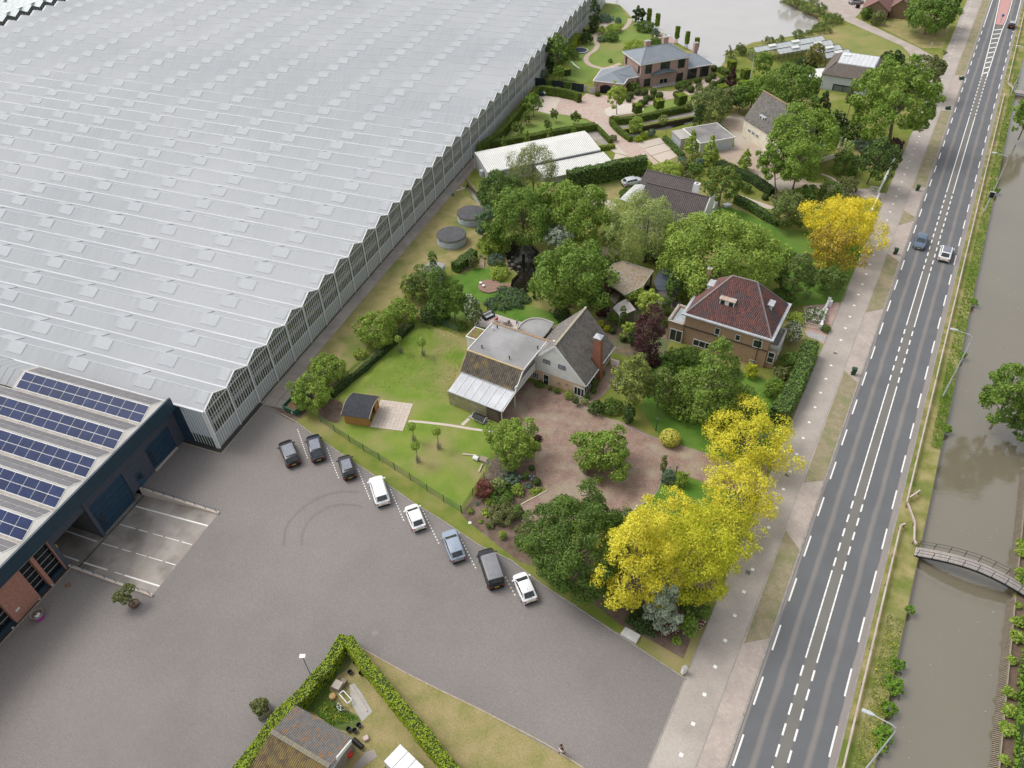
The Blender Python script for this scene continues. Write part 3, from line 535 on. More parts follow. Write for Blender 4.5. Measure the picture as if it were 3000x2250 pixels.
# gable wall facing the path,bay after bay
bl=MB();nb_=0
for b in range(NB):
    a0=b*BW;ar=a0+BW/2;a1=a0+BW
    m_=MB();m_.bar(GA(a0+.02,-.12,0),GA(a0+.02,-.12,HG+.02),.13,.13);m_.obj('downpipe',m_frame,gh)
    m_=MB();m_.bar(GA(a0+.28,.12,0),GA(a0+.28,.12,HG-.3),.24,.2);m_.obj('column',m_steel,gh)
    m_=MB();m_.bar(GA(a0,-.03,HG+.03),GA(ar,-.03,HR+.03),.09,.12);m_.bar(GA(ar,-.03,HR+.03),GA(a1,-.03,HG+.03),.09,.12);m_.obj('gable_trim',m_frame,gh)
    m_=MB();m_.add([GA(a0,.03,2.35),GA(a1,.03,2.35),GA(a1,.03,HG),GA(ar,.03,HR),GA(a0,.03,HG)],[(0,1,2,3,4)]);m_.obj('wall_glass',m_wallglass,gh)
    m_=MB();m_.add([GA(a0,.03,.15),GA(a1,.03,.15),GA(a1,.03,2.35),GA(a0,.03,2.35)],[(0,1,2,3)]);m_.obj('lower_wall_glass',m_screen,gh)
    m_=MB();m_.bar(GA(a0,0,.1),GA(a1,0,.1),.12,.2);m_.obj('sill',m_conc,gh)
    for k in range(1,10):
        a=a0+k*BW/10;z=HG+(HR-HG)*(1-abs(a-ar)/(BW/2))
        if b<30: m_=MB();m_.bar(GA(a,-.02,.1),GA(a,-.02,z),.06,.05);m_.obj('glazing_bar',m_frame,gh);nb_+=1
        else: bl.bar(GA(a,-.02,.1),GA(a,-.02,z),.045,.05)
    for z,w in ((2.35,.07),(HG-.2,.08)):
        m_=MB();m_.bar(GA(a0,.0,z),GA(a1,.0,z),w,w);m_.obj('rail',m_frame,gh)
    t=MB()
    t.bar(GA(a0,.5,HG-.05),GA(a1,.5,HG-.05),.07);t.bar(GA(a0,.5,HG-.75),GA(a1,.5,HG-.75),.06)
    for k in range(4):
        x0=a0+BW*k/4;xm=x0+BW/8;t.bar(GA(x0,.5,HG-.75),GA(xm,.5,HG-.05),.035);t.bar(GA(xm,.5,HG-.05),GA(x0+BW/4,.5,HG-.75),.035)
    for z in (3.0,3.2,3.4,3.6): t.bar(GA(a0,.75,z),GA(a1,.75,z),.055)
    t.bar(GA(a0,.3,4.6),GA(a1,.3,4.6),.06);t.obj('truss',m_frame,gh)
bl.obj('far_glazing_bars',m_frame,gh,kind='stuff')
rows=MB()
for b in range(NB):
    for k in range(0,2): rows.box(GA(b*BW+1.1+2.1*k,6,.03),(1.0,9.5,1.9+.3*random.random()),PHI+radians(0)-2*PHI+0 if False else -PHI+radians(0))
m_crop=leafmat('greenhouse_crop',(.25,.22,.05),(.10,.13,.03))
# crop rows as many small leaves,half hidden behind the glass
def leafbox(n,gen,size):
    P=gen(n);nor=rng.normal(size=(n,3));return P,nor,size
# front wall next to the navy hall
fw_=MB();fw_.add([GA(0,0,1.6),GA(0,5.1,1.6),GA(0,5.1,HG-.1),GA(0,0,HG-.1)],[(3,2,1,0)]);fw_.obj('front_glass',M('pale_front_screen',(.42,.48,.52),(.50,.55,.58),rough=.2,attr=.4),gh)
fw_=MB();fw_.add([GA(0,0,.1),GA(0,5.1,.1),GA(0,5.1,1.6),GA(0,0,1.6)],[(3,2,1,0)]);fw_.obj('front_lower_glass',M('dark_lower_glass',(.03,.06,.05),(.05,.08,.06),rough=.15),gh)
for k in range(12):
    m_=MB();m_.bar(GA(-.04,.05+k*.44,.05),GA(-.04,.05+k*.44,HG-.1),.045,.06);m_.obj('glazing_bar',m_frame,gh)
for c,a in ((.0,-.02),(.22,-.08),(.4,-.08)):
    m_=MB();m_.bar(GA(a-.05,c-.1,0),GA(a-.05,c-.1,HG),.11,.11);m_.obj('corner_post',m_frame,gh)
m_=MB();m_.bar(GA(-.1,0,HG),GA(-.1,30,HG),.3,.18);m_.obj('front_gutter',m_roofbar,gh)
# left-hand bays beside the solar roof
for b in range(1,3):
    a0=-b*BW;ar=a0+BW/2;a1=a0+BW
    for k in range(22,NP):
        c0,c1=k*1.17+.03,(k+1)*1.17-.03
        rq=[GA(a0+.1,c0,HG+.06),GA(ar,c0,HR),GA(ar,c1,HR),GA(a0+.1,c1,HG+.06)];rq2=[GA(ar,c0,HR),GA(a1-.1,c0,HG+.06),GA(a1-.1,c1,HG+.06),GA(ar,c1,HR)]
        skin.add(rq,[(3,2,1,0)]);skin.add(rq2,[(3,2,1,0)])
skin.obj('roof_panes',m_roofglass,gh,kind='stuff')
# second,darker glasshouse beyond the gap
g2=thing('greenhouse','second glasshouse with greyer roof beyond the gap in the top left corner','greenhouse',GA(110,149.6));r2=MB();w2=MB();v2=MB()
m_r2=M('greyer_glass_roof',(.40,.44,.44),(.46,.50,.50),rough=.3,attr=.4,fine=.02,scale=.1)
for b in range(20,38):
    a0=b*BW;ar=a0+BW/2;a1=a0+BW
    for k in range(30):
        c0=149.6+k*2.2;c1=c0+2.14
        r2.add([GA(a0,c0,6.0),GA(ar,c0,7.1),GA(ar,c1,7.1),GA(a0,c1,6.0)],[(3,2,1,0)]);r2.add([GA(ar,c0,7.1),GA(a1,c0,6.0),GA(a1,c1,6.0),GA(ar,c1,7.1)],[(3,2,1,0)])
    w2.add([GA(a0,149.7,0),GA(a1,149.7,0),GA(a1,149.7,6),GA(ar,149.7,7),GA(a0,149.7,6)],[(0,1,2,3,4)])
    for k in range(6): v2.box(GA(a0+1.2,153+k*10.5,6.75),(1.2,2.4,.1),-PHI)
    for k in range(5): a=a0+k*BW/5;v2.bar(GA(a,149.6,0),GA(a,149.6,6.1),.06)
r2.obj('roof_panes',m_r2,g2,kind='stuff');w2.obj('gable_glass',M('dark_gable_glass',(.13,.15,.15),(.18,.20,.20),rough=.2),g2);v2.obj('vents_and_bars',m_frame,g2,kind='stuff')

# ============================================================ NAVY HALL with solar roof
m_navy=M('navy_cladding',(.022,.045,.075),(.03,.055,.085),rough=.5,scale=1.5,fine=.06);m_fascia=M('navy_fascia',(.016,.038,.058),(.02,.044,.066),rough=.35,fine=.04)
m_dkgrey=M('dark_blue_grey_brick',(.055,.065,.09),(.075,.08,.10),rough=.8,scale=3,fine=.15);m_redbrick=M('orange_red_brick',(.40,.20,.15),(.33,.16,.12),rough=.85,scale=4,fine=.18)
m_pvframe=M('pv_frame',(.62,.62,.60),(.55,.55,.53),rough=.4,fine=.03)
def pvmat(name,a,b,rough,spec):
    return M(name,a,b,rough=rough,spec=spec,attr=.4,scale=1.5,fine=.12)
m_pv=pvmat('blue_solar_cells',(.008,.018,.06),(.018,.033,.11),.35,.15);m_pv2=pvmat('solar_cells_painted_sheen',(.15,.14,.145),(.20,.188,.19),.4,.3)  # second, greyer cells have the far-slope sky sheen painted into their colour
hall=thing('industrial_hall','navy blue hall with a solar panel roof and a loading ramp','hall',GA(0,5.2))
Z0,Z1=7.15,8.15
rf=MB();rw=MB()
L_END=46
for b in range(1,8):
    a0=.45-b*BW;ar=a0+2.3;a1=a0+BW    # valley a0.. ridge ar
    le=24.7 if b==1 else L_END
    a0 -= 1.03 if False else 0
for b in range(8):
    v=-4.88-b*BW+4.37*0;ar=v+2.34;a1=v+BW;le=24.9 if b==0 else L_END
    rf.add([GA(v,3.7,Z0),GA(ar,3.7,Z1),GA(ar,le,Z1),GA(v,le,Z0)],[(3,2,1,0)]);rf.add([GA(ar,3.7,Z1),GA(a1,3.7,Z0),GA(a1,le,Z0),GA(ar,le,Z1)],[(3,2,1,0)])
    m_=MB();m_.bar(GA(v,4.2,Z0+.04),GA(v,le,Z0+.04),.32,.1);m_.obj('valley_gutter',M('dirty_gutter',(.40,.36,.31),(.30,.26,.22),scale=2),hall)
    for side in (0,1):
        ncol=11 if b==0 else 20
        for k in range(ncol):
            for j in range(2):
                c0=5.25+k*1.745+.05*(side);c1=c0+1.66
                if side==0: f0,f1=.12+j*.43,.12+j*.43+.40;A_,B_=v,ar;ZA,ZB=Z0,Z1
                else: f0,f1=.1+j*.40,.1+j*.40+.37;A_,B_=a1,ar;ZA,ZB=Z0,Z1
                if GA(A_,c0).x<-75 or b*2+k>26: continue
                x0,x1=A_+(B_-A_)*f0,A_+(B_-A_)*f1;z0,z1=ZA+(ZB-ZA)*f0+.07,ZA+(ZB-ZA)*f1+.07
                q=[GA(x0,c0,z0),GA(x1,c0,z1),GA(x1,c1,z1),GA(x0,c1,z0)]
                if side: q=q[::-1]
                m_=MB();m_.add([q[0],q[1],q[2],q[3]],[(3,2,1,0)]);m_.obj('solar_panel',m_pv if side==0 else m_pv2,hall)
        fr=MB();f0,f1=(.08,.99) if side==0 else (.06,.93);A_,B_=(v,ar) if side==0 else (a1,ar)
        x0,x1=A_+(B_-A_)*f0,A_+(B_-A_)*f1;z0,z1=Z0+(Z1-Z0)*f0+.04,Z0+(Z1-Z0)*f1+.04;ce=5.2+(11 if b==0 else 20)*1.745+.1
        q=[GA(x0,5.15,z0),GA(x1,5.15,z1),GA(x1,ce,z1),GA(x0,ce,z0)];q=q if side==0 else q[::-1]
        fr.add(q,[(3,2,1,0)]);fr.obj('panel_rack',m_pvframe,hall)
rf.obj('roof',M('pale_bitumen_roof',(.50,.48,.44),(.42,.40,.37),rough=.8,scale=.5,fine=.08),hall)
HB=-45
fa=MB()
fa.hexa([GA(-.7,3.62,6.45),GA(-.7,5.3,6.45),GA(HB,5.3,6.45),GA(HB,3.62,6.45)],[GA(-.7,3.7,8.25),GA(-.7,3.95,8.25),GA(HB,3.95,8.25),GA(HB,3.7,8.25)]);fa.obj('fascia',m_fascia,hall)
def wallseg(a0,a1,z0,z1,mat,nm='wall',c=5.2,th=.25):
    m_=MB();m_.box((0,0,0),(0,0,0)) if False else None
    m_.hexa([GA(a0,c,z0),GA(a0,c+th,z0),GA(a1,c+th,z0),GA(a1,c,z0)],[GA(a0,c,z1),GA(a0,c+th,z1),GA(a1,c+th,z1),GA(a1,c,z1)]);return m_.obj(nm,mat,hall)
wallseg(.0,-1.67,0,6.45,m_dkgrey,'pier');wallseg(-1.67,-5.79,3.9,6.45,m_dkgrey);wallseg(-5.79,-9.67,0,6.45,m_dkgrey);wallseg(-9.67,-15.0,3.9,6.45,m_dkgrey)
wallseg(-15.0,-15.4,-1.1,6.45,m_dkgrey,'pier',c=5.0,th=.6);wallseg(-15.4,-19.95,3.9,6.45,m_dkgrey);wallseg(-19.95,-20.5,-1.1,6.45,m_dkgrey,'pier',c=5.0,th=.6);wallseg(-20.5,-27.2,5.4,6.45,m_navy)
wallseg(.0,-.2,0,6.5,m_navy,'pier',c=3.8,th=1.4)
d1=wallseg(-1.67,-5.79,.0,3.9,M('navy_door',(.02,.05,.085),(.025,.058,.095),rough=.45),'roller_door',c=5.35,th=.1)
d2=wallseg(-9.67,-15.0,-1.05,3.9,MATS['navy_door'],'roller_door',c=5.35,th=.1)
for a_,z_,n_ in ((-5.0,.6,5),(-13.9,-.3,4)):
    for k in range(n_):
        m_=MB();z=z_+k*.55;m_.hexa([GA(a_,5.3,z),GA(a_,5.36,z),GA(a_-.85+.2,5.36,z),GA(a_-.65,5.3,z)],[GA(a_,5.3,z+.3),GA(a_,5.36,z+.3),GA(a_-.65,5.36,z+.3),GA(a_-.65,5.3,z+.3)]);m_.obj('door_window',m_glass,hall)
for k in range(1,6):
    for A0_,A1_,b0 in ((-1.67,-5.79,0),(-9.67,-15.0,-1.05)):
        z=b0+k*(3.9-b0)/6;m_=MB();m_.bar(GA(A0_,5.34,z),GA(A1_,5.34,z),.03,.03);m_.obj('door_seam',m_navy,hall)
m_=MB();m_.hexa([GA(-1.7,5.0,0),GA(-1.7,5.3,0),GA(-5.8,5.3,0),GA(-5.8,5.0,0)],[GA(-1.7,5.0,.12),GA(-1.7,5.3,.12),GA(-5.8,5.3,.12),GA(-5.8,5.0,.12)]);m_.obj('threshold',m_slab,hall)
# personnel door with its square window
m_=MB();m_.hexa([GA(-7.5,5.12,0),GA(-7.5,5.19,0),GA(-8.4,5.19,0),GA(-8.4,5.12,0)],[GA(-7.5,5.12,2.1),GA(-7.5,5.19,2.1),GA(-8.4,5.19,2.1),GA(-8.4,5.12,2.1)]);pd=m_.obj('door',M('blue_door',(.03,.08,.13)),hall)
m_=MB();m_.hexa([GA(-7.62,5.05,1.0),GA(-7.62,5.11,1.0),GA(-8.28,5.11,1.0),GA(-8.28,5.05,1.0)],[GA(-7.62,5.05,1.8),GA(-7.62,5.11,1.8),GA(-8.28,5.11,1.8),GA(-8.28,5.05,1.8)]);m_.obj('door_window',m_glass,pd)
# brick and window bays to the left
for a0_,a1_ in ((-20.5,-22.35),(-22.75,-24.15),(-27.3,-30.2)):
    wallseg(a0_,a1_,.35,5.4,M('deep_window',(.008,.012,.014),rough=.1,spec=.6,fine=0),'window',c=5.5,th=.1)
    n_=6
    for k in range(1,n_): m_=MB();z=.35+k*5.05/n_;m_.bar(GA(a0_,5.45,z),GA(a1_,5.45,z),.05,.04);m_.obj('window_bar',m_galv,hall)
    wallseg(a0_,a1_,0,.35,m_navy,'window_sill',c=5.3,th=.2)
wallseg(-22.35,-22.75,0,5.4,m_redbrick,'brick_pier',c=4.95,th=.6);wallseg(-24.15,-27.3,0,5.4,m_redbrick,'brick_panel',c=4.95,th=.6);wallseg(-20.45,-20.55,0,5.4,m_redbrick,'brick_pier',c=4.95,th=.3);wallseg(-30.2,-45,0,5.4,m_redbrick,'brick_panel',c=4.95,th=.6)
m_=MB();m_.box(GA(-26.5,4.9,1.3),(.1,.5,.18),-PHI);m_.obj('wall_lamp',m_white,hall)
for a_ in (-22.6,-24.4,-27.9): m_=MB();m_.cyl(GA(a_,4.9,.03),.12,.12,.12,8);tag(m_.obj('floor_spotlight',m_galv),{-22.6:'small round floor spotlight below the narrow brick pier',-24.4:'small round floor spotlight beside the wide brick panel corner',-27.9:'small floor spotlight at the lower end of the gravel border'}[a_],'spotlight')
# inside of the open bay and the sunken ramp
m_ramp=M('stained_ramp_concrete',(.36,.325,.29),(.28,.25,.22),rough=.85,scale=.45,fine=.08,c3=(.20,.18,.16),bscale=.28)
rp=MB();rp.add([GA(-8.75,5.2,-1.0),GA(-8.75,-6.2,-.01),GA(-20,-6.2,-.01),GA(-20,5.2,-1.0)],[(0,1,2,3)]);ramp=rp.obj('loading_ramp',m_ramp,kind='structure')
rp=MB();rp.add([GA(-8.8,5.2,-1.0),GA(-20,5.2,-1.0),GA(-20,24.5,-1.0),GA(-8.8,24.5,-1.0)],[(3,2,1,0)]);rp.obj('bay_floor',m_ramp,hall)
rp=MB();rp.add([GA(-15.35,5.3,-1),GA(-15.35,24.5,-1),GA(-15.35,24.5,6.4),GA(-15.35,5.3,6.4)],[(0,1,2,3)]);rp.add([GA(-20.0,5.3,-1),GA(-20.0,24.5,-1),GA(-20.0,24.5,6.4),GA(-20.0,5.3,6.4)],[(3,2,1,0)]);rp.add([GA(-15.3,24.4,-1),GA(-20.1,24.4,-1),GA(-20.1,24.4,6.4),GA(-15.3,24.4,6.4)],[(3,2,1,0)]);rp.add([GA(-15.3,5.3,6.42),GA(-20.1,5.3,6.42),GA(-20.1,24.4,6.42),GA(-15.3,24.4,6.42)],[(0,1,2,3)]);rp.obj('bay_interior_wall',M('dark_interior',(.10,.10,.10)),hall)
rp=MB();rp.hexa([GA(-19.6,5.6,2.6),GA(-19.6,5.7,2.6),GA(-20,5.7,2.6),GA(-20,5.6,2.6)],[GA(-19.6,5.6,3.1),GA(-19.6,5.7,3.1),GA(-20,5.7,3.1),GA(-20,5.6,3.1)]);rp.obj('warning_sign',M('yellow_sign',(.75,.5,.05)),hall)
def rampz(c): return -.01-.99*(c+6.2)/11.4
for a_,e_ in ((-10.55,22),(-13.3,22),(-16.1,22),(-18.85,22)):
    segs=[(-6.1,4.6)] if a_>-12 else [(-6,-4.6),(-4.2,-2.2),(-1.9,-.4),(.3,1.7),(2.2,4.6)]
    if a_<-18: segs=[(-6.1,-1.2),(-1,0.2),(1.2,4.7)]
    if a_<-15: segs.append((5.4,20))
    for c0,c1 in segs:
        w_=.09 if c1-c0>2.5 else .05;z0,z1=rampz(c0),rampz(c1) if c1<5.2 else -1
        if c0>5.2: z0=-1
        m_=MB();m_.add([GA(a_-w_,c0,z0+.008),GA(a_+w_,c0,z0+.008),GA(a_+w_,c1,z1+.008),GA(a_-w_,c1,z1+.008)],[(0,3,2,1)]);m_.obj('bay_line',m_paint,ramp)
m_=MB();m_.bar(GA(-8.8,4.75,-.93),GA(-20,4.75,-.93),.06,.05);m_.obj('drain_channel',m_black,ramp)
m_railblue=M('blue_grey_rail',(.05,.10,.14),rough=.5)
for a_,lab in ((-8.7,'concrete parapet with blue rail along the upper edge of the ramp'),(-20.1,'concrete parapet with blue rail along the lower edge of the ramp')):
    pr=thing('ramp_parapet',lab,'parapet',GA(a_,0))
    m_=MB();m_.hexa([GA(a_-.15,-6.3,-.05),GA(a_+.15,-6.3,-.05),GA(a_+.15,5.0,-1.1),GA(a_-.15,5.0,-1.1)],[GA(a_-.15,-6.3,.22),GA(a_+.15,-6.3,.22),GA(a_+.15,5.0,.22),GA(a_-.15,5.0,.22)]);m_.obj('parapet_wall',m_slab,pr)
    for k in range(8): m_=MB();m_.bar(GA(a_,-6.0+k*1.5,.2),GA(a_,-6.0+k*1.5,.75),.05);m_.obj('rail_post',m_railblue,pr)
    m_=MB();m_.bar(GA(a_,-6.0,.75),GA(a_,4.5,.75),.035);m_.bar(GA(a_,-6.0,.5),GA(a_,4.5,.5),.02);m_.obj('handrail',m_railblue,pr)

# ============================================================ HOUSE HELPERS
def tiles(name,quad,tw,th,mat,parent,rise=.085,lap=1.08,jit=.01,clip=None):
    """quad: eave-left,eave-right,ridge-right,ridge-left;individual tiles laid in courses,clipped to the quad"""
    a,b,c,d=[Vector(p) for p in quad];u=(b-a).normalized();n=(b-a).cross(d-a).normalized()
    if n.z<0: n=-n
    w=n.cross(u).normalized()
    if w.z<0: w=-w
    P=[((p-a).dot(u),(p-a).dot(w)) for p in (a,b,c,d)];H=max(p[1] for p in P)
    def xr(y):
        xs=[]
        for i in range(4):
            (x0,y0),(x1,y1)=P[i],P[(i+1) % 4]
            if (y0-y)*(y1-y) <= 0 and abs(y1-y0)>1e-6: xs.append(x0+(x1-x0)*(y-y0)/(y1-y0))
        return (min(xs),max(xs)) if len(xs) >= 2 else None
    mb=MB();ny=int(H/th)+1
    for j in range(ny):
        y0=j*th;y1=min(y0+th*lap,H);r=xr(min(y0+th*.5,H-.01))
        if not r: continue
        x0,x1=r;nx=max(1,int(round((x1-x0)/tw)));ww=(x1-x0)/nx
        for i in range(nx):
            xa=x0+i*ww;xb=xa+ww*.96;z0=.035+random.uniform(-jit,jit);z1=.008
            q0=a+u*xa+w*y0+n*z0;q1=a+u*xb+w*y0+n*z0;qm=a+u*(xa+xb)/2+w*y0+n*(z0+rise);qt=a+u*(xa+xb)/2+w*y1+n*(z1+rise);q2=a+u*xb+w*y1+n*z1;q3=a+u*xa+w*y1+n*z1
            g0=a+u*xa+w*y0;g1=a+u*xb+w*y0
            mb.add([q0,qm,qt,q3,q1,q2,g0,g1],[(0,1,2,3),(1,4,5,2),(6,7,4,1,0)])
    return mb.obj(name,mat,parent,kind='stuff')
def win(parent,wall,c,p0,p1,fr=m_white,nx=1,ny=1,depth=.06,fw=.07,glass=None,name='window',p2=None):
    """wall=(A,B) ground points;p0,p1 opposite corners in the picture"""
    A,B=Vector(wall[0]),Vector(wall[1]);u=Vector((B.x-A.x,B.y-A.y,0)).normalized();n=Vector((u.y,-u.x,0))
    P,Q=V(c,*p0,A,B),V(c,*p1,A,B);a=Vector((A.x,A.y,0));ua,ub=sorted(((P-a).dot(u),(Q-a).dot(u)));z0,z1=sorted((P.z,Q.z))
    return winat(parent,A,u,n,ua,ub,z0,z1,fr,nx,ny,depth,fw,glass,name)
def winat(parent,A,u,n,ua,ub,z0,z1,fr=m_white,nx=1,ny=1,depth=.06,fw=.07,glass=None,name='window'):
    a=Vector((A[0],A[1],0));f=MB()
    def pt(x,z,o): return a+u*x+Vector((0,0,z))+n*o
    def bx(x0,x1,za,zb,o0,o1): f.hexa([pt(x0,za,o1),pt(x1,za,o1),pt(x1,za,o0),pt(x0,za,o0)],[pt(x0,zb,o1),pt(x1,zb,o1),pt(x1,zb,o0),pt(x0,zb,o0)])
    bx(ua,ua+fw,z0,z1,0,depth);bx(ub-fw,ub,z0,z1,0,depth);bx(ua+fw,ub-fw,z0,z0+fw,0,depth);bx(ua+fw,ub-fw,z1-fw,z1,0,depth)
    for i in range(1,nx): x=ua+(ub-ua)*i/nx;bx(x-fw*.35,x+fw*.35,z0+fw,z1-fw,0,depth*.8)
    for j in range(1,ny): z=z0+(z1-z0)*j/ny;bx(ua+fw,ub-fw,z-fw*.3,z+fw*.3,0,depth*.75)
    w=f.obj(name,fr,parent);g=MB();g.add([pt(ua+fw*.5,z0+fw*.5,.012),pt(ub-fw*.5,z0+fw*.5,.012),pt(ub-fw*.5,z1-fw*.5,.012),pt(ua+fw*.5,z1-fw*.5,.012)],[(0,1,2,3)]);g.obj('pane',glass or m_glass,w)
    return w
def chimney(parent,F,u,v,su,sv,z0,z1,mat,cap=None,capmat=None):
    m_=MB();p=F(u,v,z0);m_.box(p,(su,sv,z1-z0),F.a);o=m_.obj('chimney',mat,parent)
    m_=MB();m_.box(F(u,v,z1),(su+.12,sv+.12,.1),F.a);m_.obj('chimney_cap',capmat or m_conc,o);return o
# ============================================================ HOUSES
m_greytile=M('grey_roof_tiles',(.25,.23,.205),(.14,.13,.118),rough=.85,scale=1.2,attr=.8,fine=.1)
m_pantile=M('mossy_pantiles',(.21,.18,.14),(.10,.085,.07),rough=.9,scale=1.5,attr=.5,fine=.2,c3=(.33,.24,.09),bscale=.7,big=-.3)
m_redtile=M('mottled_red_tiles',(.07,.058,.062),(.27,.095,.07),rough=.7,scale=1.3,attr=.72,fine=0,contrast=(.4,.75),c3=(.10,.08,.085),bscale=.5)
m_slate=M('blue_grey_slate',(.20,.225,.25),(.24,.265,.29),rough=.5,scale=.5,attr=.4,fine=.03)
m_darktile=M('dark_brown_grey_tiles',(.135,.115,.11),(.10,.085,.082),rough=.75,scale=.5,attr=.6,fine=.08)
m_brick=M('yellow_brown_brick',(.42,.275,.175),(.34,.215,.14),rough=.85,scale=5,fine=.16,attr=.3)
m_pinkbrick=M('pink_brick',(.47,.32,.27),(.38,.25,.21),rough=.85,scale=5,fine=.15)
m_chbrick=M('red_chimney_brick',(.36,.155,.10),(.29,.12,.08),rough=.85,scale=5,fine=.12)
m_bitumen=M('grey_bitumen_roof',(.27,.265,.26),(.22,.215,.21),rough=.7,scale=.35,fine=.05,c3=(.32,.315,.31),bscale=.25)
m_zinc=M('zinc_gutter',(.47,.48,.50),(.38,.39,.41),rough=.4)
def solve_z(c,x,y,F,vm):
    v=lambda z: (W(c,x,y,z)-F.o).dot(F.v)
    v0,v1=v(0),v(1);return (vm-v0)/(v1-v0)
def walls(F,u0,u1,v0,v1,z0,z1,mat,parent,gu=None,nm='wall'):
    """four wall slabs;gu=(ridge z,axis) adds gable tops: axis 'u' ridge runs along u"""
    t=.22;out=[]
    def sl(a,b,c,d,top=None):
        m_=MB();m_.hexa([F(*a,z0),F(*b,z0),F(*c,z0),F(*d,z0)],[F(*a,z1),F(*b,z1),F(*c,z1),F(*d,z1)])
        if top:
            q=[F(*a,z1),F(*b,z1),top[0]];q2=[F(*d,z1),F(*c,z1),top[1]]
            m_.add(q+q2,[(0,1,2),(5,4,3),(0,3,4,1),(1,4,5,2),(2,5,3,0)])
        out.append(m_.obj(nm,mat,parent))
    vm=(v0+v1)/2;um=(u0+u1)/2
    g=gu and gu[1]=='u';h=gu and gu[1]=='v';zr=gu[0] if gu else 0
    sl((u0,v0),(u1,v0),(u1,v0+t),(u0,v0+t),(F(um,v0,zr),F(um,v0+t,zr)) if h else None);sl((u1,v1),(u0,v1),(u0,v1-t),(u1,v1-t),(F(um,v1,zr),F(um,v1-t,zr)) if h else None)
    sl((u0,v1-t),(u0,v0+t),(u0+t,v0+t),(u0+t,v1-t),(F(u0,vm,zr),F(u0+t,vm,zr)) if g else None);sl((u1,v0+t),(u1,v1-t),(u1-t,v1-t),(u1-t,v0+t),(F(u1,vm,zr),F(u1-t,vm,zr)) if g else None)
    return out
def roofplane(pts,mat,parent,th=.12,nm='roof'):
    m_=MB();m_.slab(pts,th);return m_.obj(nm,mat,parent)
def cap(a,b,parent,mat,w=.22,nm='ridge_cap'):
    a,b=Vector(a),Vector(b);n=max(1,int((b-a).length/.38));m_=MB()
    for i in range(n): m_.bar(a+(b-a)*i/n+Vector((0,0,.05)),a+(b-a)*(i+.96)/n+Vector((0,0,.05+.01*random.random())),w,.12)
    return m_.obj(nm,mat,parent)

# ---- white gabled house with flat-roofed wing
T1=thing('gabled_house','white gabled house with peach ground floor, grey tiled roof and tall red chimney','house',(9.5,71,0))
H1=Fr((9.67,70.9),radians(58.6));UL,VR,ZE,ZR=9.0,4.63,2.33,7.4
m_g=walls(H1,.05,8.8,.35,9.0,0,2.3,m_peach,T1)
g=MB();g.hexa([H1(-.02,.1,2.05),H1(.2,.1,2.05),H1(.2,9.1,2.05),H1(-.02,9.1,2.05)],[H1(-.02,.1,2.35),H1(.2,.1,2.35),H1(.2,9.1,2.35),H1(-.02,9.1,2.35)]);g.add([H1(-.02,.1,2.35),H1(-.02,9.1,2.35),H1(-.02,VR,7.3),H1(.2,.1,2.35),H1(.2,9.1,2.35),H1(.2,VR,7.3)],[(2,1,0),(3,4,5),(0,3,5,2),(2,5,4,1)]);g.obj('gable_panel',m_white,T1)
# rear gable
g=MB();g.add([H1(8.8,.1,2.3),H1(8.8,9.1,2.3),H1(8.8,VR,7.3)],[(0,1,2)]);g.obj('gable_wall',m_peach,T1)
roofplane([H1(-.15,0,ZE),H1(3.7,0,ZE),H1(3.7,1.25,ZE+1.25*5.07/4.63),H1(5.0,1.25,ZE+1.25*5.07/4.63),H1(5.0,0,ZE),H1(UL,0,ZE),H1(UL,VR,ZR),H1(-.15,VR,ZR)][:2]+[H1(3.7,VR,ZR),H1(-.15,VR,ZR)],m_greytile,T1)
roofplane([H1(3.7,1.2,ZE+1.2*1.095),H1(4.9,1.2,ZE+1.2*1.095),H1(4.9,VR,ZR),H1(3.7,VR,ZR)],m_greytile,T1);roofplane([H1(4.9,0,ZE),H1(UL,0,ZE),H1(UL,VR,ZR),H1(4.9,VR,ZR)],m_greytile,T1)
roofplane([H1(UL,9.26,ZE),H1(-.15,9.26,ZE),H1(-.15,VR,ZR),H1(UL,VR,ZR)],m_greytile,T1)
tiles('roof_tiles',[H1(-.15,0,ZE),H1(3.7,0,ZE),H1(3.7,VR,ZR),H1(-.15,VR,ZR)],.24,.30,m_greytile,T1);tiles('roof_tiles',[H1(3.7,1.2,ZE+1.314),H1(4.9,1.2,ZE+1.314),H1(4.9,VR,ZR),H1(3.7,VR,ZR)],.24,.30,m_greytile,T1)
tiles('roof_tiles',[H1(4.9,0,ZE),H1(UL,0,ZE),H1(UL,VR,ZR),H1(4.9,VR,ZR)],.24,.30,m_greytile,T1);tiles('roof_tiles',[H1(UL,9.26,ZE),H1(-.15,9.26,ZE),H1(-.15,VR,ZR),H1(UL,VR,ZR)],.24,.30,m_greytile,T1)
cap(H1(-.15,VR,ZR+.05),H1(UL,VR,ZR+.05),T1,M('lichen_ridge_tiles',(.40,.35,.26),(.30,.26,.2),attr=.6,scale=3),.3)
for a_,b_ in ((H1(-.2,0,ZE-.05),H1(-.2,VR,ZR-.08)),(H1(-.2,9.26,ZE-.05),H1(-.2,VR,ZR-.08))): m_=MB();m_.bar(a_,b_,.08,.3);m_.obj('barge_board',m_white,T1)
m_=MB();m_.bar(H1(-.1,-.08,ZE-.02),H1(3.7,-.08,ZE-.02),.14,.12);m_.obj('gutter',m_zinc,T1);m_=MB();m_.bar(H1(4.9,-.08,ZE-.02),H1(UL,-.08,ZE-.02),.14,.12);m_.obj('gutter',m_zinc,T1)
gw=(H1(-.03,9,0),H1(-.03,0,0))
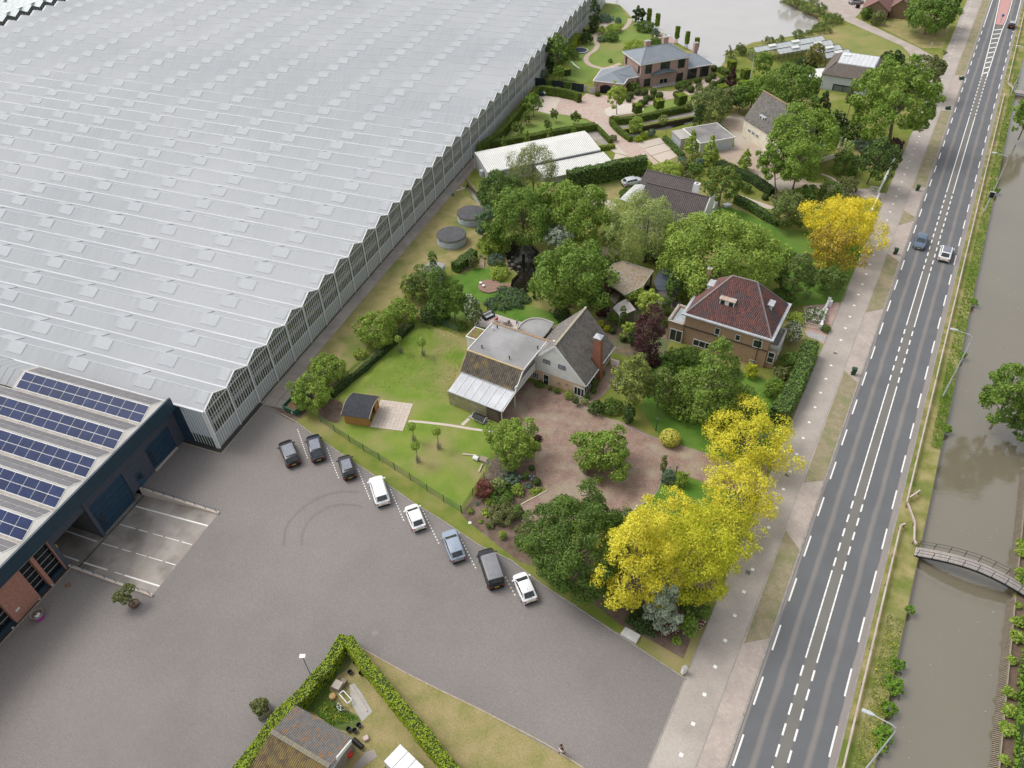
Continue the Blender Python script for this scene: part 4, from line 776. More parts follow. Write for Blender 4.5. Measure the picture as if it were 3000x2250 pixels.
win(T1,gw,'D2',(435,715),(530,800),M('dark_window_frame',(.10,.10,.10)),2,1,fw=.05,glass=M('curtained_glass',(.35,.37,.39),(.20,.22,.24),rough=.2));win(T1,gw,'D2',(645,790),(742,880),MATS['dark_window_frame'],2,1,fw=.05,glass=MATS['curtained_glass'])
dr=win(T1,gw,'D2',(432,915),(518,1100),m_white,1,1,fw=.12,glass=M('dark_green_door',(.02,.035,.03)),name='door');m_=MB();p=V('D2',475,1010,*gw);m_.box(p-H1.u*.03,(.04,.4,.06),H1.a);m_.obj('letterbox',m_galv,dr)
win(T1,gw,'D2',(285,885),(372,1000),m_white,3,3,fw=.05)
win(T1,gw,'D2',(860,1085),(1005,1262),m_white,3,1,fw=.12)
rw_=(H1(0,.33,0),H1(9,.33,0));winat(T1,H1(0,.33),H1.u,-H1.v,.15,3.3,.3,2.15,m_white,5,1,.06,.12);winat(T1,H1(0,.33),H1.u,-H1.v,5.3,8.3,.7,2.1,m_white,4,1,.06,.08)
for k_,x_ in enumerate((640,750)): m_=MB();p=V('D2',x_+15,1055+20*k_,*gw);m_.box(p-H1.u*.12,(.16,.38,.12),H1.a);m_.obj('wall_basket',m_bark,T1)
ch=MB();ch.hexa([H1(3.85,-.35,0),H1(4.75,-.35,0),H1(4.75,1.2,0),H1(3.85,1.2,0)],[H1(3.95,.1,6.9),H1(4.75,.1,6.9),H1(4.75,1.0,6.9),H1(3.95,1.0,6.9)]);cho=ch.obj('chimney',m_chbrick,T1)
m_=MB();m_.box(H1(4.35,.55,6.9),(.95,1.05,.12),H1.a);m_.obj('chimney_collar',M('sooty_mortar',(.30,.27,.2)),cho)
m_=MB();q=[H1(3.8,0,7.25),H1(4.9,0,7.25),H1(4.9,1.1,7.25),H1(3.8,1.1,7.25)];m_.add(q+[H1(4.35,.55,7.5)],[(0,1,4),(1,2,4),(2,3,4),(3,0,4),(3,2,1,0)]);m_.obj('chimney_hood',M('lead_hood',(.45,.46,.48),rough=.35),cho)
for u_,v_ in ((4.0,.2),(4.7,.2),(4.0,.95),(4.7,.95)): m_=MB();m_.bar(H1(u_,v_,7.0),H1(u_,v_,7.25),.05);m_.obj('hood_leg',m_galv,cho)
m_=MB();m_.cyl(H1(.35,5.0,6.9),.09,.09,.75,8);m_.cyl(H1(.35,5.0,7.65),.14,.14,.08,8);m_.obj('roof_vent',m_white,T1)
# wing
H2=Fr((-5.85,75.64),radians(-30.9));m_wingwall=m_white
m_=MB();m_.prism([H2(0.1,0,0),H2(4.4,0,0),H2(4.4,6.6,0),H2(.1,6.6,0)],0,2.6);m_.obj('wing_wall',m_peach,T1)
m_=MB();m_.prism([H2(0.1,.1,0),H2(8.1,.1,0),H2(8.1,6.6,0),H2(.1,6.6,0)],2.6,4.98);m_.obj('wing_wall',M('painted_recess_shade',(.28,.26,.24)),T1)  # upper wall greyed: shade of the balcony recess painted into the colour
roofplane([H2(0,0,5.1),H2(8.5,0,5.1),H2(8.5,3.0,5.1),H2(9.6,6.75,5.1),H2(0,6.75,5.1)],m_bitumen,T1,.14,'flat_roof')
cap(H2(0,6.7,5.08),H2(9.3,6.7,5.08),T1,M('mossy_edge_tiles',(.25,.2,.15),(.38,.24,.12),attr=.8),.35,'roof_edge');cap(H2(0,0,5.1),H2(8.5,0,5.1),T1,M('lichen_edge',(.42,.36,.27),(.45,.32,.12),attr=.7),.26,'roof_edge')
for u_,v_,c_ in ((1.6,1.3,m_black),(5.9,1.1,m_black),(.9,5.3,m_white),(1.25,5.9,m_black),(8.2,4.6,m_black)): m_=MB();m_.cyl(H2(u_,v_,5.1),.07,.07,.38,8);m_.cyl(H2(u_,v_,5.48),.12,.1,.08,8);m_.obj('roof_vent',c_,T1)
roofplane([H2(.1,-2.05,3.0),H2(8.45,-2.05,3.0),H2(8.45,0,5.05),H2(.1,0,5.05)],m_pantile,T1)
tiles('pantiles',[H2(.1,-2.05,3.0),H2(8.45,-2.05,3.0),H2(8.45,0,5.05),H2(.1,0,5.05)],.28,.40,m_pantile,T1,rise=.12)
m_=MB();m_.bar(H2(0.05,0,5.05),H2(.05,6.7,5.05),.12,.25);m_.bar(H2(8.55,0,5.0),H2(8.55,6.7,5.0),.1,.3);m_.bar(H2(8.55,0,5.0),H2(8.55,-2.1,3.0),.1,.28);m_.bar(H2(8.55,-2.1,2.9),H2(8.55,-5.45,2.35),.1,.2);m_.obj('barge_board',m_white,T1)
m_=MB();m_.hexa([H2(8.2,-2,2.5),H2(8.5,-2,2.5),H2(8.5,3.4,2.5),H2(8.2,3.4,2.5)],[H2(8.2,-2,2.75),H2(8.5,-2,2.75),H2(8.5,3.4,2.75),H2(8.2,3.4,2.75)]);m_.obj('balcony_beam',m_white,T1)
for k in range(18): m_=MB();m_.bar(H2(8.45,-1.9+k*.3,2.8),H2(8.45,-1.9+k*.3,3.6),.2,.03);m_.obj('balcony_board',m_white,T1)
m_=MB();m_.bar(H2(8.45,-2,3.62),H2(8.45,3.4,3.62),.12,.06);m_.obj('balcony_rail',m_white,T1)
m_poly=M('polycarbonate_sheet',(.56,.57,.59),(.50,.51,.53),rough=.3,scale=.7,spec=.5,c3=(.64,.65,.67),bscale=.5,trans=.15)
for k in range(7):
    u0_,u1_=.35+k*1.15,.35+(k+1)*1.15-.05
    roofplane([H2(u0_,-5.45,2.4),H2(u1_,-5.45,2.4),H2(u1_,-2.1,2.92),H2(u0_,-2.1,2.92)],m_poly,T1,.03,'canopy_sheet')
    m_=MB();m_.bar(H2(u1_+.025,-5.45,2.43),H2(u1_+.025,-2.1,2.95),.06,.06);m_.obj('canopy_bar',m_white,T1)
m_=MB();m_.bar(H2(.3,-2.1,3.0),H2(8.5,-2.1,3.0),.16,.1);m_.bar(H2(.3,-5.5,2.36),H2(8.5,-5.5,2.36),.12,.1);m_.obj('gutter',m_zinc,T1)
for v_ in (-5.3,-1.9): m_=MB();m_.bar(H2(8.3,v_,0),H2(8.3,v_,2.5),.13);m_.obj('carport_post',m_white,T1)
m_=MB();m_.prism([H2(-3.1,4.6),H2(-.05,4.6),H2(-.05,6.9),H2(-3.1,6.9)],0,2.85);m_.obj('annex_wall',m_white,T1)
roofplane([H2(-3.2,4.5,3.0),H2(-.02,4.5,3.0),H2(-.02,7.0,3.0),H2(-3.2,7.0,3.0)],m_white,T1,.16,'annex_fascia');roofplane([H2(-3.05,4.65,3.02),H2(-.1,4.65,3.02),H2(-.1,6.85,3.02),H2(-3.05,6.85,3.02)],M('sedum_roof',(.13,.09,.06),(.24,.15,.05),scale=3,fine=.3,c3=(.16,.17,.04),bscale=1),T1,.03,'sedum')
cr_=WP('D1',[(1060,710),(1095,655),(1140,610),(1185,578),(1230,555),(1310,533),(1400,525),(1480,534),(1550,550),(1640,585),(1725,618),(1600,790),(1500,900),(1250,800)],3.2)
m_=MB();m_.slab(cr_,.25);m_.obj('curved_flat_roof',m_bitumen,T1)
m_=MB()
for a_,b_ in zip(cr_[:10],cr_[1:11]): m_.bar(a_+Vector((0,0,.05)),b_+Vector((0,0,.05)),.22,.16)
m_.obj('curved_parapet',m_conc,T1);m_=MB();cc=sum(cr_,Vector())/len(cr_);m_.prism([p+(cc-p)*.08 for p in cr_],0,2.95);m_.obj('curved_wall',m_peach,T1)
# plank screen below the canopy
T=thing('plank_screen','mossy vertical plank screen below the translucent carport canopy','fence',H2(0,-5.45))
m_ply=M('mossy_planks',(.42,.40,.22),(.34,.33,.15),rough=.9,scale=1.5,attr=.6,fine=.1,c3=(.48,.43,.30),bscale=1)
for k in range(34): m_=MB();m_.bar(H2(.4+k*.17,-5.42-.03*(k % 2),0),H2(.4+k*.17,-5.42-.03*(k % 2),2.25),.15,.03,r=random.random());m_.obj('plank',m_ply,T)
for k in range(6): m_=MB();m_.bar(H2(.4+k*1.15,-5.35,0),H2(.4+k*1.15,-5.35,2.3),.1);m_.obj('post',m_wood,T)
for z_ in (.5,1.8): m_=MB();m_.bar(H2(.4,-5.48,z_),H2(6.1,-5.48,z_),.06,.04);m_.obj('rail',m_wood,T)
m_=MB();m_.hexa([H2(6.2,-5.45,0),H2(7.9,-5.45,0),H2(7.9,-5.35,0),H2(6.2,-5.35,0)],[H2(6.2,-5.45,1.9),H2(7.9,-5.45,1.9),H2(7.9,-5.35,1.9),H2(6.2,-5.35,1.9)]);m_.obj('dark_panel',M('dark_brown_panel',(.12,.09,.07)),T)

# ---- brown brick house with mottled hipped roof
T2=thing('brick_house','yellow-brown brick villa with mottled red hipped roof and three zinc dormers','house',(23.8,81.6,0))
H3=Fr((23.79,81.63),radians(-31.3));E3=5.3;LU,LV=12.7,9.3
zr3=solve_z('D',960,300,H3,LV/2);ra=(W('D',960,300,zr3)-H3.o).dot(H3.u);rb=(W('D',1160,355,zr3)-H3.o).dot(H3.u)
walls(H3,.5,LU-.5,.5,LV-.5,0,E3-.1,m_brick,T2)
ev=MB();ev.slab([H3(0,0,E3),H3(LU,0,E3),H3(LU,LV,E3),H3(0,LV,E3)],.2);ev.obj('eave_gutter',m_zinc,T2)
i_=.45;R_=[H3(i_,i_,E3+.05),H3(LU-i_,i_,E3+.05),H3(LU-i_,LV-i_,E3+.05),H3(i_,LV-i_,E3+.05),H3(ra,LV/2,zr3),H3(rb,LV/2,zr3)]
for q in ((R_[0],R_[1],R_[5],R_[4]),(R_[1],R_[2],R_[5]),(R_[2],R_[3],R_[4],R_[5]),(R_[3],R_[0],R_[4])):
    roofplane(q,m_redtile,T2,.1);tiles('roof_tiles',list(q) if len(q)==4 else [q[0],q[1],q[2],q[2]],.26,.30,m_redtile,T2)
m_hip=M('grey_hip_tiles',(.26,.23,.22),(.20,.17,.16),attr=.6)
for a_,b_ in ((0,4),(1,5),(2,5),(3,4),(4,5)): cap(R_[a_],R_[b_]+Vector((0,0,.03)),T2,m_hip,.2,'hip_cap')
fwl=(H3(0,.47,0),H3(12,.47,0))
win(T2,fwl,'D',(818,715),(850,782),m_white,1,1);win(T2,fwl,'D',(1130,808),(1190,892),m_white,1,1,fw=.1);win(T2,fwl,'D',(985,770),(1015,830),m_white,1,1)
win(T2,fwl,'D',(640,805),(780,905),m_white,3,1,fw=.1);win(T2,fwl,'D',(1095,975),(1145,1010),m_white,1,1)
b_=MB();b_.bar(H3(-1.7,.4,3.05),H3(12.2,.4,3.05),.1,.16);b_.obj('string_course',M('dark_brick_band',(.08,.065,.055)),T2)
b_=MB();b_.bar(H3(11.0,.35,0),H3(11.0,.35,5.1),.08);b_.obj('downpipe',m_blackmetal,T2)
# side annexes
walls(H3,-1.7,.5,.3,4.3,0,3.35,m_brick,T2,nm='annex_wall');m_=MB();m_.prism([H3(-1.5,.5),H3(.5,.5),H3(.5,4.1),H3(-1.5,4.1)],3.0,3.1);m_.obj('annex_roof',M('wet_flat_roof',(.40,.44,.46),(.30,.34,.36),rough=.3),T2)
m_=MB()
for a_,b_ in ((H3(-1.75,.25,3.35),H3(.4,.25,3.35)),(H3(-1.75,.25,3.35),H3(-1.75,4.35,3.35)),(H3(-1.75,4.35,3.35),H3(.5,4.35,3.35))): m_.bar(a_,b_,.3,.12)
m_.obj('annex_coping',m_conc,T2)
win(T2,(H3(-2,.28,0),H3(0,.28,0)),'D',(455,720),(540,845),m_white,2,1,fw=.09)
walls(H3,12.2,13.4,.9,5.2,0,3.1,m_brick,T2,nm='bay_wall');m_=MB();m_.prism([H3(12.2,.9),H3(13.45,.9),H3(13.45,5.2),H3(12.2,5.2)],3.1,3.18);m_.obj('bay_roof',m_bitumen,T2)
for v_ in (.9,5.15): m_=MB();m_.bar(H3(12.3,v_,3.7),H3(13.4,v_,3.7),.18,.5);m_.obj('balcony_coping',m_conc,T2)
m_=MB();m_.bar(H3(13.4,.9,3.55),H3(13.4,5.2,3.55),.2,.5);m_.obj('balcony_coping',m_conc,T2)
winat(T2,H3(12.2,.88),H3.u,-H3.v,.15,1.1,.9,2.8,m_white,1,2,.06,.1);winat(T2,H3(13.42,1),H3.v,H3.u,.4,3.9,.9,2.8,m_white,3,2,.06,.1)
winat(T2,H3(12.22,1),H3.v,H3.u,5.5,6.6,3.6,4.9,m_white,2,1)
# dormers
def dormer(Fo,du,dv,L,wd,zf,h,ztop,parent,front,mat=m_white,lead=m_zinc,nwin=2,win_on=True):
    """box dormer: front centre at Fo,width along du,runs back along dv"""
    d=thing if False else None
    a=Fo-du*wd/2;m_=MB();m_.hexa([a+Vector((0,0,0)),a+du*wd,a+du*wd+dv*L,a+dv*L],[a+Vector((0,0,h)),a+du*wd+Vector((0,0,h)),a+du*wd+dv*L+Vector((0,0,h)),a+dv*L+Vector((0,0,h))]);o=m_.obj('dormer',mat,parent)
    m_=MB();b=a-du*.12-dv*.12;m_.slab([b+Vector((0,0,h+.12)),b+du*(wd+.24)+Vector((0,0,h+.12)),b+du*(wd+.24)+dv*(L+.1)+Vector((0,0,h+.2)),b+dv*(L+.1)+Vector((0,0,h+.2))],.12);m_.obj('dormer_roof',lead,o)
    for k in range(nwin):
        x0=.12+k*(wd-.24)*(2/3 if nwin==2 else 1/nwin)
        x1=x0+(wd-.24)/(3 if nwin==2 else nwin)
        m_=MB();q=a-dv*.012;m_.add([q+du*x0+Vector((0,0,.14)),q+du*x1+Vector((0,0,.14)),q+du*x1+Vector((0,0,h-.1)),q+du*x0+Vector((0,0,h-.1))],[(0,1,2,3)]);m_.obj('dormer_window',m_glass,o)
    return o
sl=(zr3-E3)/(LV/2-i_)
p=H3(5.35,2.0,E3+.05+sl*1.35);dormer(p,H3.u,H3.v,1.4,2.0,0,1.05,0,T2,None,lead=M('lichened_lead',(.42,.40,.38),(.42,.24,.14),scale=2))
sr=(zr3-E3)/(LU-i_-rb);p=H3(LU-i_-1.3,4.6,E3+.05+sr*1.15);dormer(p,H3.v,-H3.u,1.4,1.2,0,.95,0,T2,None,nwin=1,lead=m_zinc)
sl2=(zr3-E3)/(ra-i_);p=H3(i_+1.3,5.4,E3+.05+sl2*1.2);dormer(p,-H3.v,H3.u,1.5,1.4,0,.95,0,T2,None,nwin=1,lead=m_zinc)
chimney(T2,H3,1.0,7.4,.6,.6,5.2,8.6,m_brick)

# ---- pink brick villa with slate roofs
T3=thing('brick_villa','symmetrical pink brick villa with blue-grey slate roofs and three square chimneys by the pond','house',(32,174.3,0))
H4=Fr((32.0,174.27),radians(18.6));E4=5.4;LU,LV=13.25,9.6;zr4=7.35
walls(H4,.45,LU-.45,.45,LV-.45,0,E4-.12,m_pinkbrick,T3)
ev=MB();ev.slab([H4(0,0,E4),H4(LU,0,E4),H4(LU,LV,E4),H4(0,LV,E4)],.2);ev.obj('eave',m_white,T3)
R_=[H4(.1,.1,E4+.06),H4(LU-.1,.1,E4+.06),H4(LU-.1,LV-.1,E4+.06),H4(.1,LV-.1,E4+.06),H4(3.7,LV/2,zr4),H4(9.6,LV/2,zr4)]
for q in ((R_[0],R_[1],R_[5],R_[4]),(R_[1],R_[2],R_[5]),(R_[2],R_[3],R_[4],R_[5]),(R_[3],R_[0],R_[4])): roofplane(q,m_slate,T3,.1);tiles('slates',list(q) if len(q)==4 else [q[0],q[1],q[2],q[2]],.4,.45,m_slate,T3,rise=0,jit=.004)
for a_,b_ in ((0,4),(1,5),(2,5),(3,4),(4,5)): cap(R_[a_]-Vector((0,0,.03)),R_[b_],T3,m_slate,.14,'hip_cap')
chimney(T3,H4,4.4,5.6,1.3,.8,6.6,8.4,m_pinkbrick);chimney(T3,H4,9.4,6.2,1.3,.8,6.6,8.4,m_pinkbrick)
m_darkfr=M('black_window_frame',(.02,.02,.022),rough=.4)
fw4=(H4(0,.42,0),H4(13,.42,0))
for p0,p1,nx,ny in (((945,695),(1022,805),1,2),((1165,652),(1280,762),2,1),((1418,610),(1497,722),2,1),((922,897),(998,1002),1,2),((1390,812),(1465,915),2,1)): win(T3,fw4,'D4',p0,p1,m_darkfr,nx,ny,fw=.12)
win(T3,fw4,'D4',(1140,890),(1245,1020),M('pale_door_surround',(.55,.50,.42)),2,1,fw=.12,glass=M('black_door',(.012,.012,.014)),name='door')
winat(T3,H4(.43,9),-H4.v,-H4.u,.6,1.5,3.0,4.6,m_darkfr,1,1);winat(T3,H4(.43,9),-H4.v,-H4.u,7.2,8.0,3.0,4.6,m_darkfr,1,1)
pc=[V('D4',1062,865,H4(0,-1.0,0),H4(13,-1.0,0)),V('D4',1395,845,H4(0,-1.0,0),H4(13,-1.0,0))]
uL,uR=[(q-H4.o).dot(H4.u) for q in pc];zc_=2.75
m_=MB();n_=8
for k in range(n_):
    f0,f1=k/n_,(k+1)/n_;z_=lambda f: zc_+.75*sin(pi*f)
    m_.slab([H4(uL+(uR-uL)*f0,-1.0,zc_+.4*sin(pi*f0)),H4(uL+(uR-uL)*f1,-1.0,zc_+.4*sin(pi*f1)),H4(uL+(uR-uL)*f1,.4,z_(f1)),H4(uL+(uR-uL)*f0,.4,z_(f0))],.14)
m_.obj('porch_roof',M('dark_slate_porch',(.10,.13,.14),(.13,.16,.17),rough=.4),T3)
for u_ in (uL+.4,uR-.4): m_=MB();m_.bar(H4(u_,-.85,0),H4(u_,-.85,2.75),.12);m_.obj('porch_post',m_pinkbrick,T3)
m_=MB();m_.prism([H4(uL,-1.4),H4(uR,-1.4),H4(uR,.4),H4(uL,.4)],0,.15);m_.obj('step',m_conc,T3)
for u_ in (.9,12.75): m_=MB();m_.bar(H4(u_,.38,0),H4(u_,.38,5.2),.08);m_.obj('downpipe',m_zinc,T3)
# right wing
walls(H4,12.8,19.3,.5,8.0,0,2.65,m_pinkbrick,T3,nm='wing_wall');E5=2.75
R_=[H4(12.8,.1,E5),H4(19.7,.1,E5),H4(19.7,8.4,E5),H4(12.8,8.4,E5),H4(12.8,4.25,4.5),H4(16.2,4.25,4.5)]
for q in ((R_[0],R_[1],R_[5],R_[4]),(R_[1],R_[2],R_[5]),(R_[2],R_[3],R_[4],R_[5])): roofplane(q,m_slate,T3,.1)
m_=MB();m_.bar(H4(12.8,.05,E5-.03),H4(19.75,.05,E5-.03),.14,.14);m_.bar(H4(19.75,.05,E5-.03),H4(19.75,8.4,E5-.03),.14,.14);m_.obj('gutter',m_white,T3)
chimney(T3,H4,17.8,6.0,1.0,.8,2.6,6.0,m_pinkbrick)
fw5=(H4(12,.47,0),H4(20,.47,0));win(T3,fw5,'D4',(1553,760),(1660,895),m_darkfr,3,1,fw=.1);win(T3,fw5,'D4',(1735,725),(1832,862),m_darkfr,3,1,fw=.1)
# left garage wing
ge=dict(a=(185,915),b=(630,965),c=(690,880),d=(840,860),f=(300,755),g=(560,715))
gp={k: W('D4',*v,2.7) for k,v in ge.items()};r1,r2=W('D4',450,790,4.1),W('D4',735,690,4.1)
for q in ((gp['a'],gp['b'],r1),(gp['b'],gp['c'],r1),(gp['c'],gp['d'],r2,r1),(gp['f'],gp['a'],r1),(gp['g'],gp['f'],r1,r2)): roofplane(list(q),m_slate,T3,.1)
m_=MB();order=['g','f','a','b','c','d']
for a_,b_ in zip(order[:-1],order[1:]): m_.bar(gp[a_]-Vector((0,0,.05)),gp[b_]-Vector((0,0,.05)),.16,.16)
m_.obj('gutter',m_white,T3);m_=MB();cc=(gp['a']+gp['b']+gp['c']+gp['f'])/4
m_.prism([(p+(cc-p)*.07) for p in (gp['a'],gp['b'],gp['c'],gp['d'],r2,gp['g'],gp['f'])],0,2.62);m_.obj('garage_wall',m_pinkbrick,T3)
A_,B_=(gp['a']+(cc-gp['a'])*.07),(gp['b']+(cc-gp['b'])*.07);gu_=(B_-A_).normalized();gu_.z=0;gn_=Vector((gu_.y,-gu_.x,0));Lg=(B_-A_).length
m_=MB();arch=[A_*1 for _ in ()];base=Vector((A_.x,A_.y,0))+gn_*.03;x0,x1=1.45,4.4
pts=[base+gu_*x0,base+gu_*x1]+[base+gu_*(x1-(x1-x0)*k/8)+Vector((0,0,1.65+.5*sin(pi*k/8))) for k in range(9)]
m_.add(pts,[tuple(range(len(pts)))]);m_.obj('garage_door',MATS['black_door'],T3)
m_=MB()
for k in range(8): m_.bar(pts[2+k]+gn_*.03,pts[3+k]+gn_*.03,.12,.18)
m_.obj('brick_arch',M('arch_brick',(.42,.27,.22)),T3)
m_=MB();m_.box(base+gu_*.75+gn_*.05+Vector((0,0,1.5)),(.12,.15,.35));m_.obj('wall_lantern',m_blackmetal,T3)

# ---- cream cottage
T4=thing('cream_cottage','cream cottage with long grey tiled roof and a small dormer behind two trees','house',(49.2,147.5,0))
H5=Fr((49.25,147.75),radians(-68.3));hw=3.5;E6=3.6;zr5=solve_z('F',410,755,H5,hw+.2);L5=15
walls(H5,.2,L5-.2,.15,2*hw+.1,0,E6-.1,m_cream,T4,gu=(zr5-.15,'u'))
for s_ in (0,1):
    q=[H5(0,0,E6),H5(L5,0,E6),H5(L5,hw+.2,zr5),H5(0,hw+.2,zr5)] if s_==0 else [H5(L5,2*hw+.4,E6),H5(0,2*hw+.4,E6),H5(0,hw+.2,zr5),H5(L5,hw+.2,zr5)]
    roofplane(q,m_greytile,T4,.1);tiles('roof_tiles',q,.3,.36,m_greytile,T4)
cap(H5(0,hw+.2,zr5),H5(L5,hw+.2,zr5),T4,M('orange_ridge_tiles',(.42,.25,.12),(.30,.24,.15),attr=.7),.25)
cw=(H5(0,.13,0),H5(12,.13,0))
for x_,y_ in ((255,1040),(287,1060),(318,1082)): win(T4,cw,'F',(x_,y_),(x_+18,y_+38),m_white,2,2,fw=.05)
win(T4,cw,'F',(432,1150),(458,1200),m_white,1,1,fw=.1,glass=MATS['black_door'],name='door')
dz=solve_z('F',350,950,H5,1.1);pz=W('F',352,972,4.9);dormer(H5((pz-H5.o).dot(H5.u),.95,4.55),H5.u,H5.v,1.9,1.5,0,.9,0,T4,None,nwin=2)
m_=MB();m_.cyl(W('F',706,905,6.6)-Vector((0,0,1.2)),.14,.14,1.3,8);m_.obj('flue',m_galv,T4)
# extension with pergola
p0=W('F',815,1325);H6=Fr((p0.x,p0.y),atan2(*((W('F',975,1275)-p0).yx)))
m_=MB();m_.prism([H6(0,0),H6(4.3,0),H6(4.3,.25),H6(0,.25)],0,.9);m_.prism([H6(-.3,1.5),H6(2.6,1.5),H6(2.6,6),H6(-.3,6)],0,2.6);m_.obj('extension_wall',m_cream,T4)
m_=MB();m_.prism([H6(-.5,1.3),H6(2.8,1.3),H6(2.8,6.2),H6(-.5,6.2)],2.6,2.75);m_.obj('extension_roof',m_white,T4)
winat(T4,H6(0,1.48),H6.u,-H6.v,.4,2.2,.9,2.2,m_white,2,1)
T=thing('pergola','cream pergola with tall square posts beside the cream cottage extension','pergola',H6(3,2))
for x_,y_,h_ in ((990,1185,1.9),(1025,1200,1.9),(1058,1218,1.9),(1092,1238,1.9),(975,1265,2),(1010,1255,2),(1045,1240,2),(1080,1245,2)):
    b_=W('F',x_,y_,.6);m_=MB();m_.bar(Vector((b_.x,b_.y,0)),Vector((b_.x,b_.y,h_+.6)),.26);m_.obj('post',m_cream,T)
# ---- white flat-roofed garage with its shed
T5=thing('garage','white garage with grey flat roof and pale blue door beside the cottage yard','garage',(38.9,139.6,0));H7=Fr((38.9,139.6),radians(16.9))
walls(H7,.15,7.5,.15,7.1,0,2.35,m_white,T5);roofplane([H7(-.1,-.1,2.52),H7(7.8,-.1,2.52),H7(7.8,7.3,2.52),H7(-.1,7.3,2.52)],m_white,T5,.2,'fascia');roofplane([H7(.1,.1,2.54),H7(7.6,.1,2.54),H7(7.6,7.1,2.54),H7(.1,7.1,2.54)],M('dark_felt_roof',(.20,.185,.18),(.16,.15,.145),scale=.7,c3=(.26,.25,.24),bscale=.3),T5,.03,'felt')
win(T5,(H7(0,.13,0),H7(7,.13,0)),'H',(562,325),(668,395),m_white,1,1,fw=.08,glass=M('pale_blue_door',(.50,.55,.60),(.46,.51,.56),rough=.4),name='garage_door')
T=thing('garden_shed','small pale grey shed with flat roof against the left side of the white garage','shed',H7(-2,5));m_=MB();m_.prism([H7(-2.3,3.6),H7(-.2,3.6),H7(-.2,7.4),H7(-2.3,7.4)],0,2.1);m_.obj('wall',M('pale_grey_panel',(.45,.47,.48)),T);roofplane([H7(-2.5,3.4,2.25),H7(0,3.4,2.25),H7(0,7.6,2.25),H7(-2.5,7.6,2.25)],m_conc,T,.12)
# ---- white house with glazed roof top
T6=thing('modern_house','white house with brown tiled roof around a glazed panel top and a wide dark window','house',(72.9,170.6,0));H8=Fr((72.9,170.7),radians(-30));E8=3.3
walls(H8,.3,12.2,.3,12.6,0,E8-.1,M('pale_grey_render',(.50,.52,.54),(.46,.48,.5)),T6)
o_=[H8(0,0,E8),H8(12.5,0,E8),H8(12.5,13,E8),H8(0,13,E8)];t_=[H8(2.2,3.3,5.0),H8(10.4,3.3,5.0),H8(10.4,10.2,5.3),H8(2.2,10.2,5.3)]
m_brtile=M('brown_flat_tiles',(.17,.145,.12),(.13,.11,.095),attr=.7,fine=.15)
for i in range(4): q=[o_[i],o_[(i+1) % 4],t_[(i+1) % 4],t_[i]];roofplane(q,m_brtile,T6,.1);tiles('roof_tiles',q,.35,.42,m_brtile,T6)
m_=MB();m_.slab([p+Vector((0,0,.05)) for p in t_],.1);m_.obj('zinc_top',m_zinc,T6)
for k in range(8): u0_=2.4+k*.98;m_=MB();m_.slab([H8(u0_,3.5,5.12),H8(u0_+.93,3.5,5.12),H8(u0_+.93,9.9,5.42),H8(u0_,9.9,5.42)],.04);m_.obj('roof_light_panel',M('milky_roof_glass',(.62,.63,.64),rough=.3),T6)
m_=MB();m_.box(H8(3.6,8.2,5.35),(1.5,.9,.2),H8.a);m_.obj('hatch',m_white,T6)
win(T6,(H8(0,.28,0),H8(12,.28,0)),'F',(945,678),(1095,765),m_darkfr,2,1,fw=.2,glass=M('greenish_curtain_glass',(.16,.18,.16),(.11,.13,.12),rough=.15))
cn=WP('P1',[(1185,665),(1340,655),(1420,525),(1230,540)],2.3);T=thing('white_canopy','white flat canopy left of the house with the glazed roof top','canopy',(cn[0].x,cn[0].y,0));m_=MB();m_.slab(cn,.12);m_.obj('roof_sheet',m_white,T)
for p in cn: m_=MB();m_.bar(Vector((p.x,p.y,0)),Vector((p.x,p.y,2.2)),.1);m_.obj('post',m_blackmetal,T)
# ---- small glasshouse by the pond
T7=thing('small_greenhouse','small four-ridged glasshouse by the pond with dark metal frame','greenhouse',W('P1',370,470))
dA,dB=W('P1',470,262,3.1),W('P1',1370,105,3.1);gd=(dB-dA);LG=gd.length;gd.normalize();gc=Vector((gd.y,-gd.x,0));bw_=3.0
m_sg=M('small_greenhouse_glass',(.50,.53,.55),(.58,.60,.62),rough=.2,attr=.5,scale=.3,alpha=.85,fine=0)
for b in range(4):
    e1=W('P1',(1370,1480,1590,1710)[b],(105,160,220,280)[b],3.1);Lb=(LG,LG-4.5,9,9)[b];e0=e1-gd*Lb
    n_=int(Lb/1.3)
    for k in range(n_):
        a=e0+gd*(Lb*k/n_);c=e0+gd*(Lb*(k+.96)/n_)
        for sgn in (1,-1):
            m_=MB();lo=gc*sgn*1.5-Vector((0,0,.75));m_.add([a,c,c+lo,a+lo],[(0,1,2,3)] if sgn<0 else [(3,2,1,0)]);m_.obj('glass_pane',m_sg,T7)
            if k in (3,8) and sgn>0: m_=MB();u_=Vector((0,0,.14));m_.slab([a+u_+gc*.1,c+gd*.9+u_+gc*.1,c+gd*.9+gc*.9-Vector((0,0,.2))+u_*.6,a+gc*.9-Vector((0,0,.2))+u_*.6],.05);m_.obj('roof_vent',m_white,T7)
    m_=MB();m_.bar(e0,e1,.08)
    for sgn in (1,-1): lo=gc*sgn*1.5-Vector((0,0,.75));m_.bar(e0+lo,e1+lo,.1);m_.bar(e0,e0+lo,.07);m_.bar(e1,e1+lo,.07)
    for sgn in (1,-1):
        lo=gc*sgn*1.5-Vector((0,0,.75))
        for k in range(n_+1): p=e0+lo+gd*(Lb*k/n_);m_.bar(Vector((p.x,p.y,0)),p,.06)
    m_.obj('metal_frame',M('dark_steel_frame',(.10,.11,.12),rough=.5),T7)
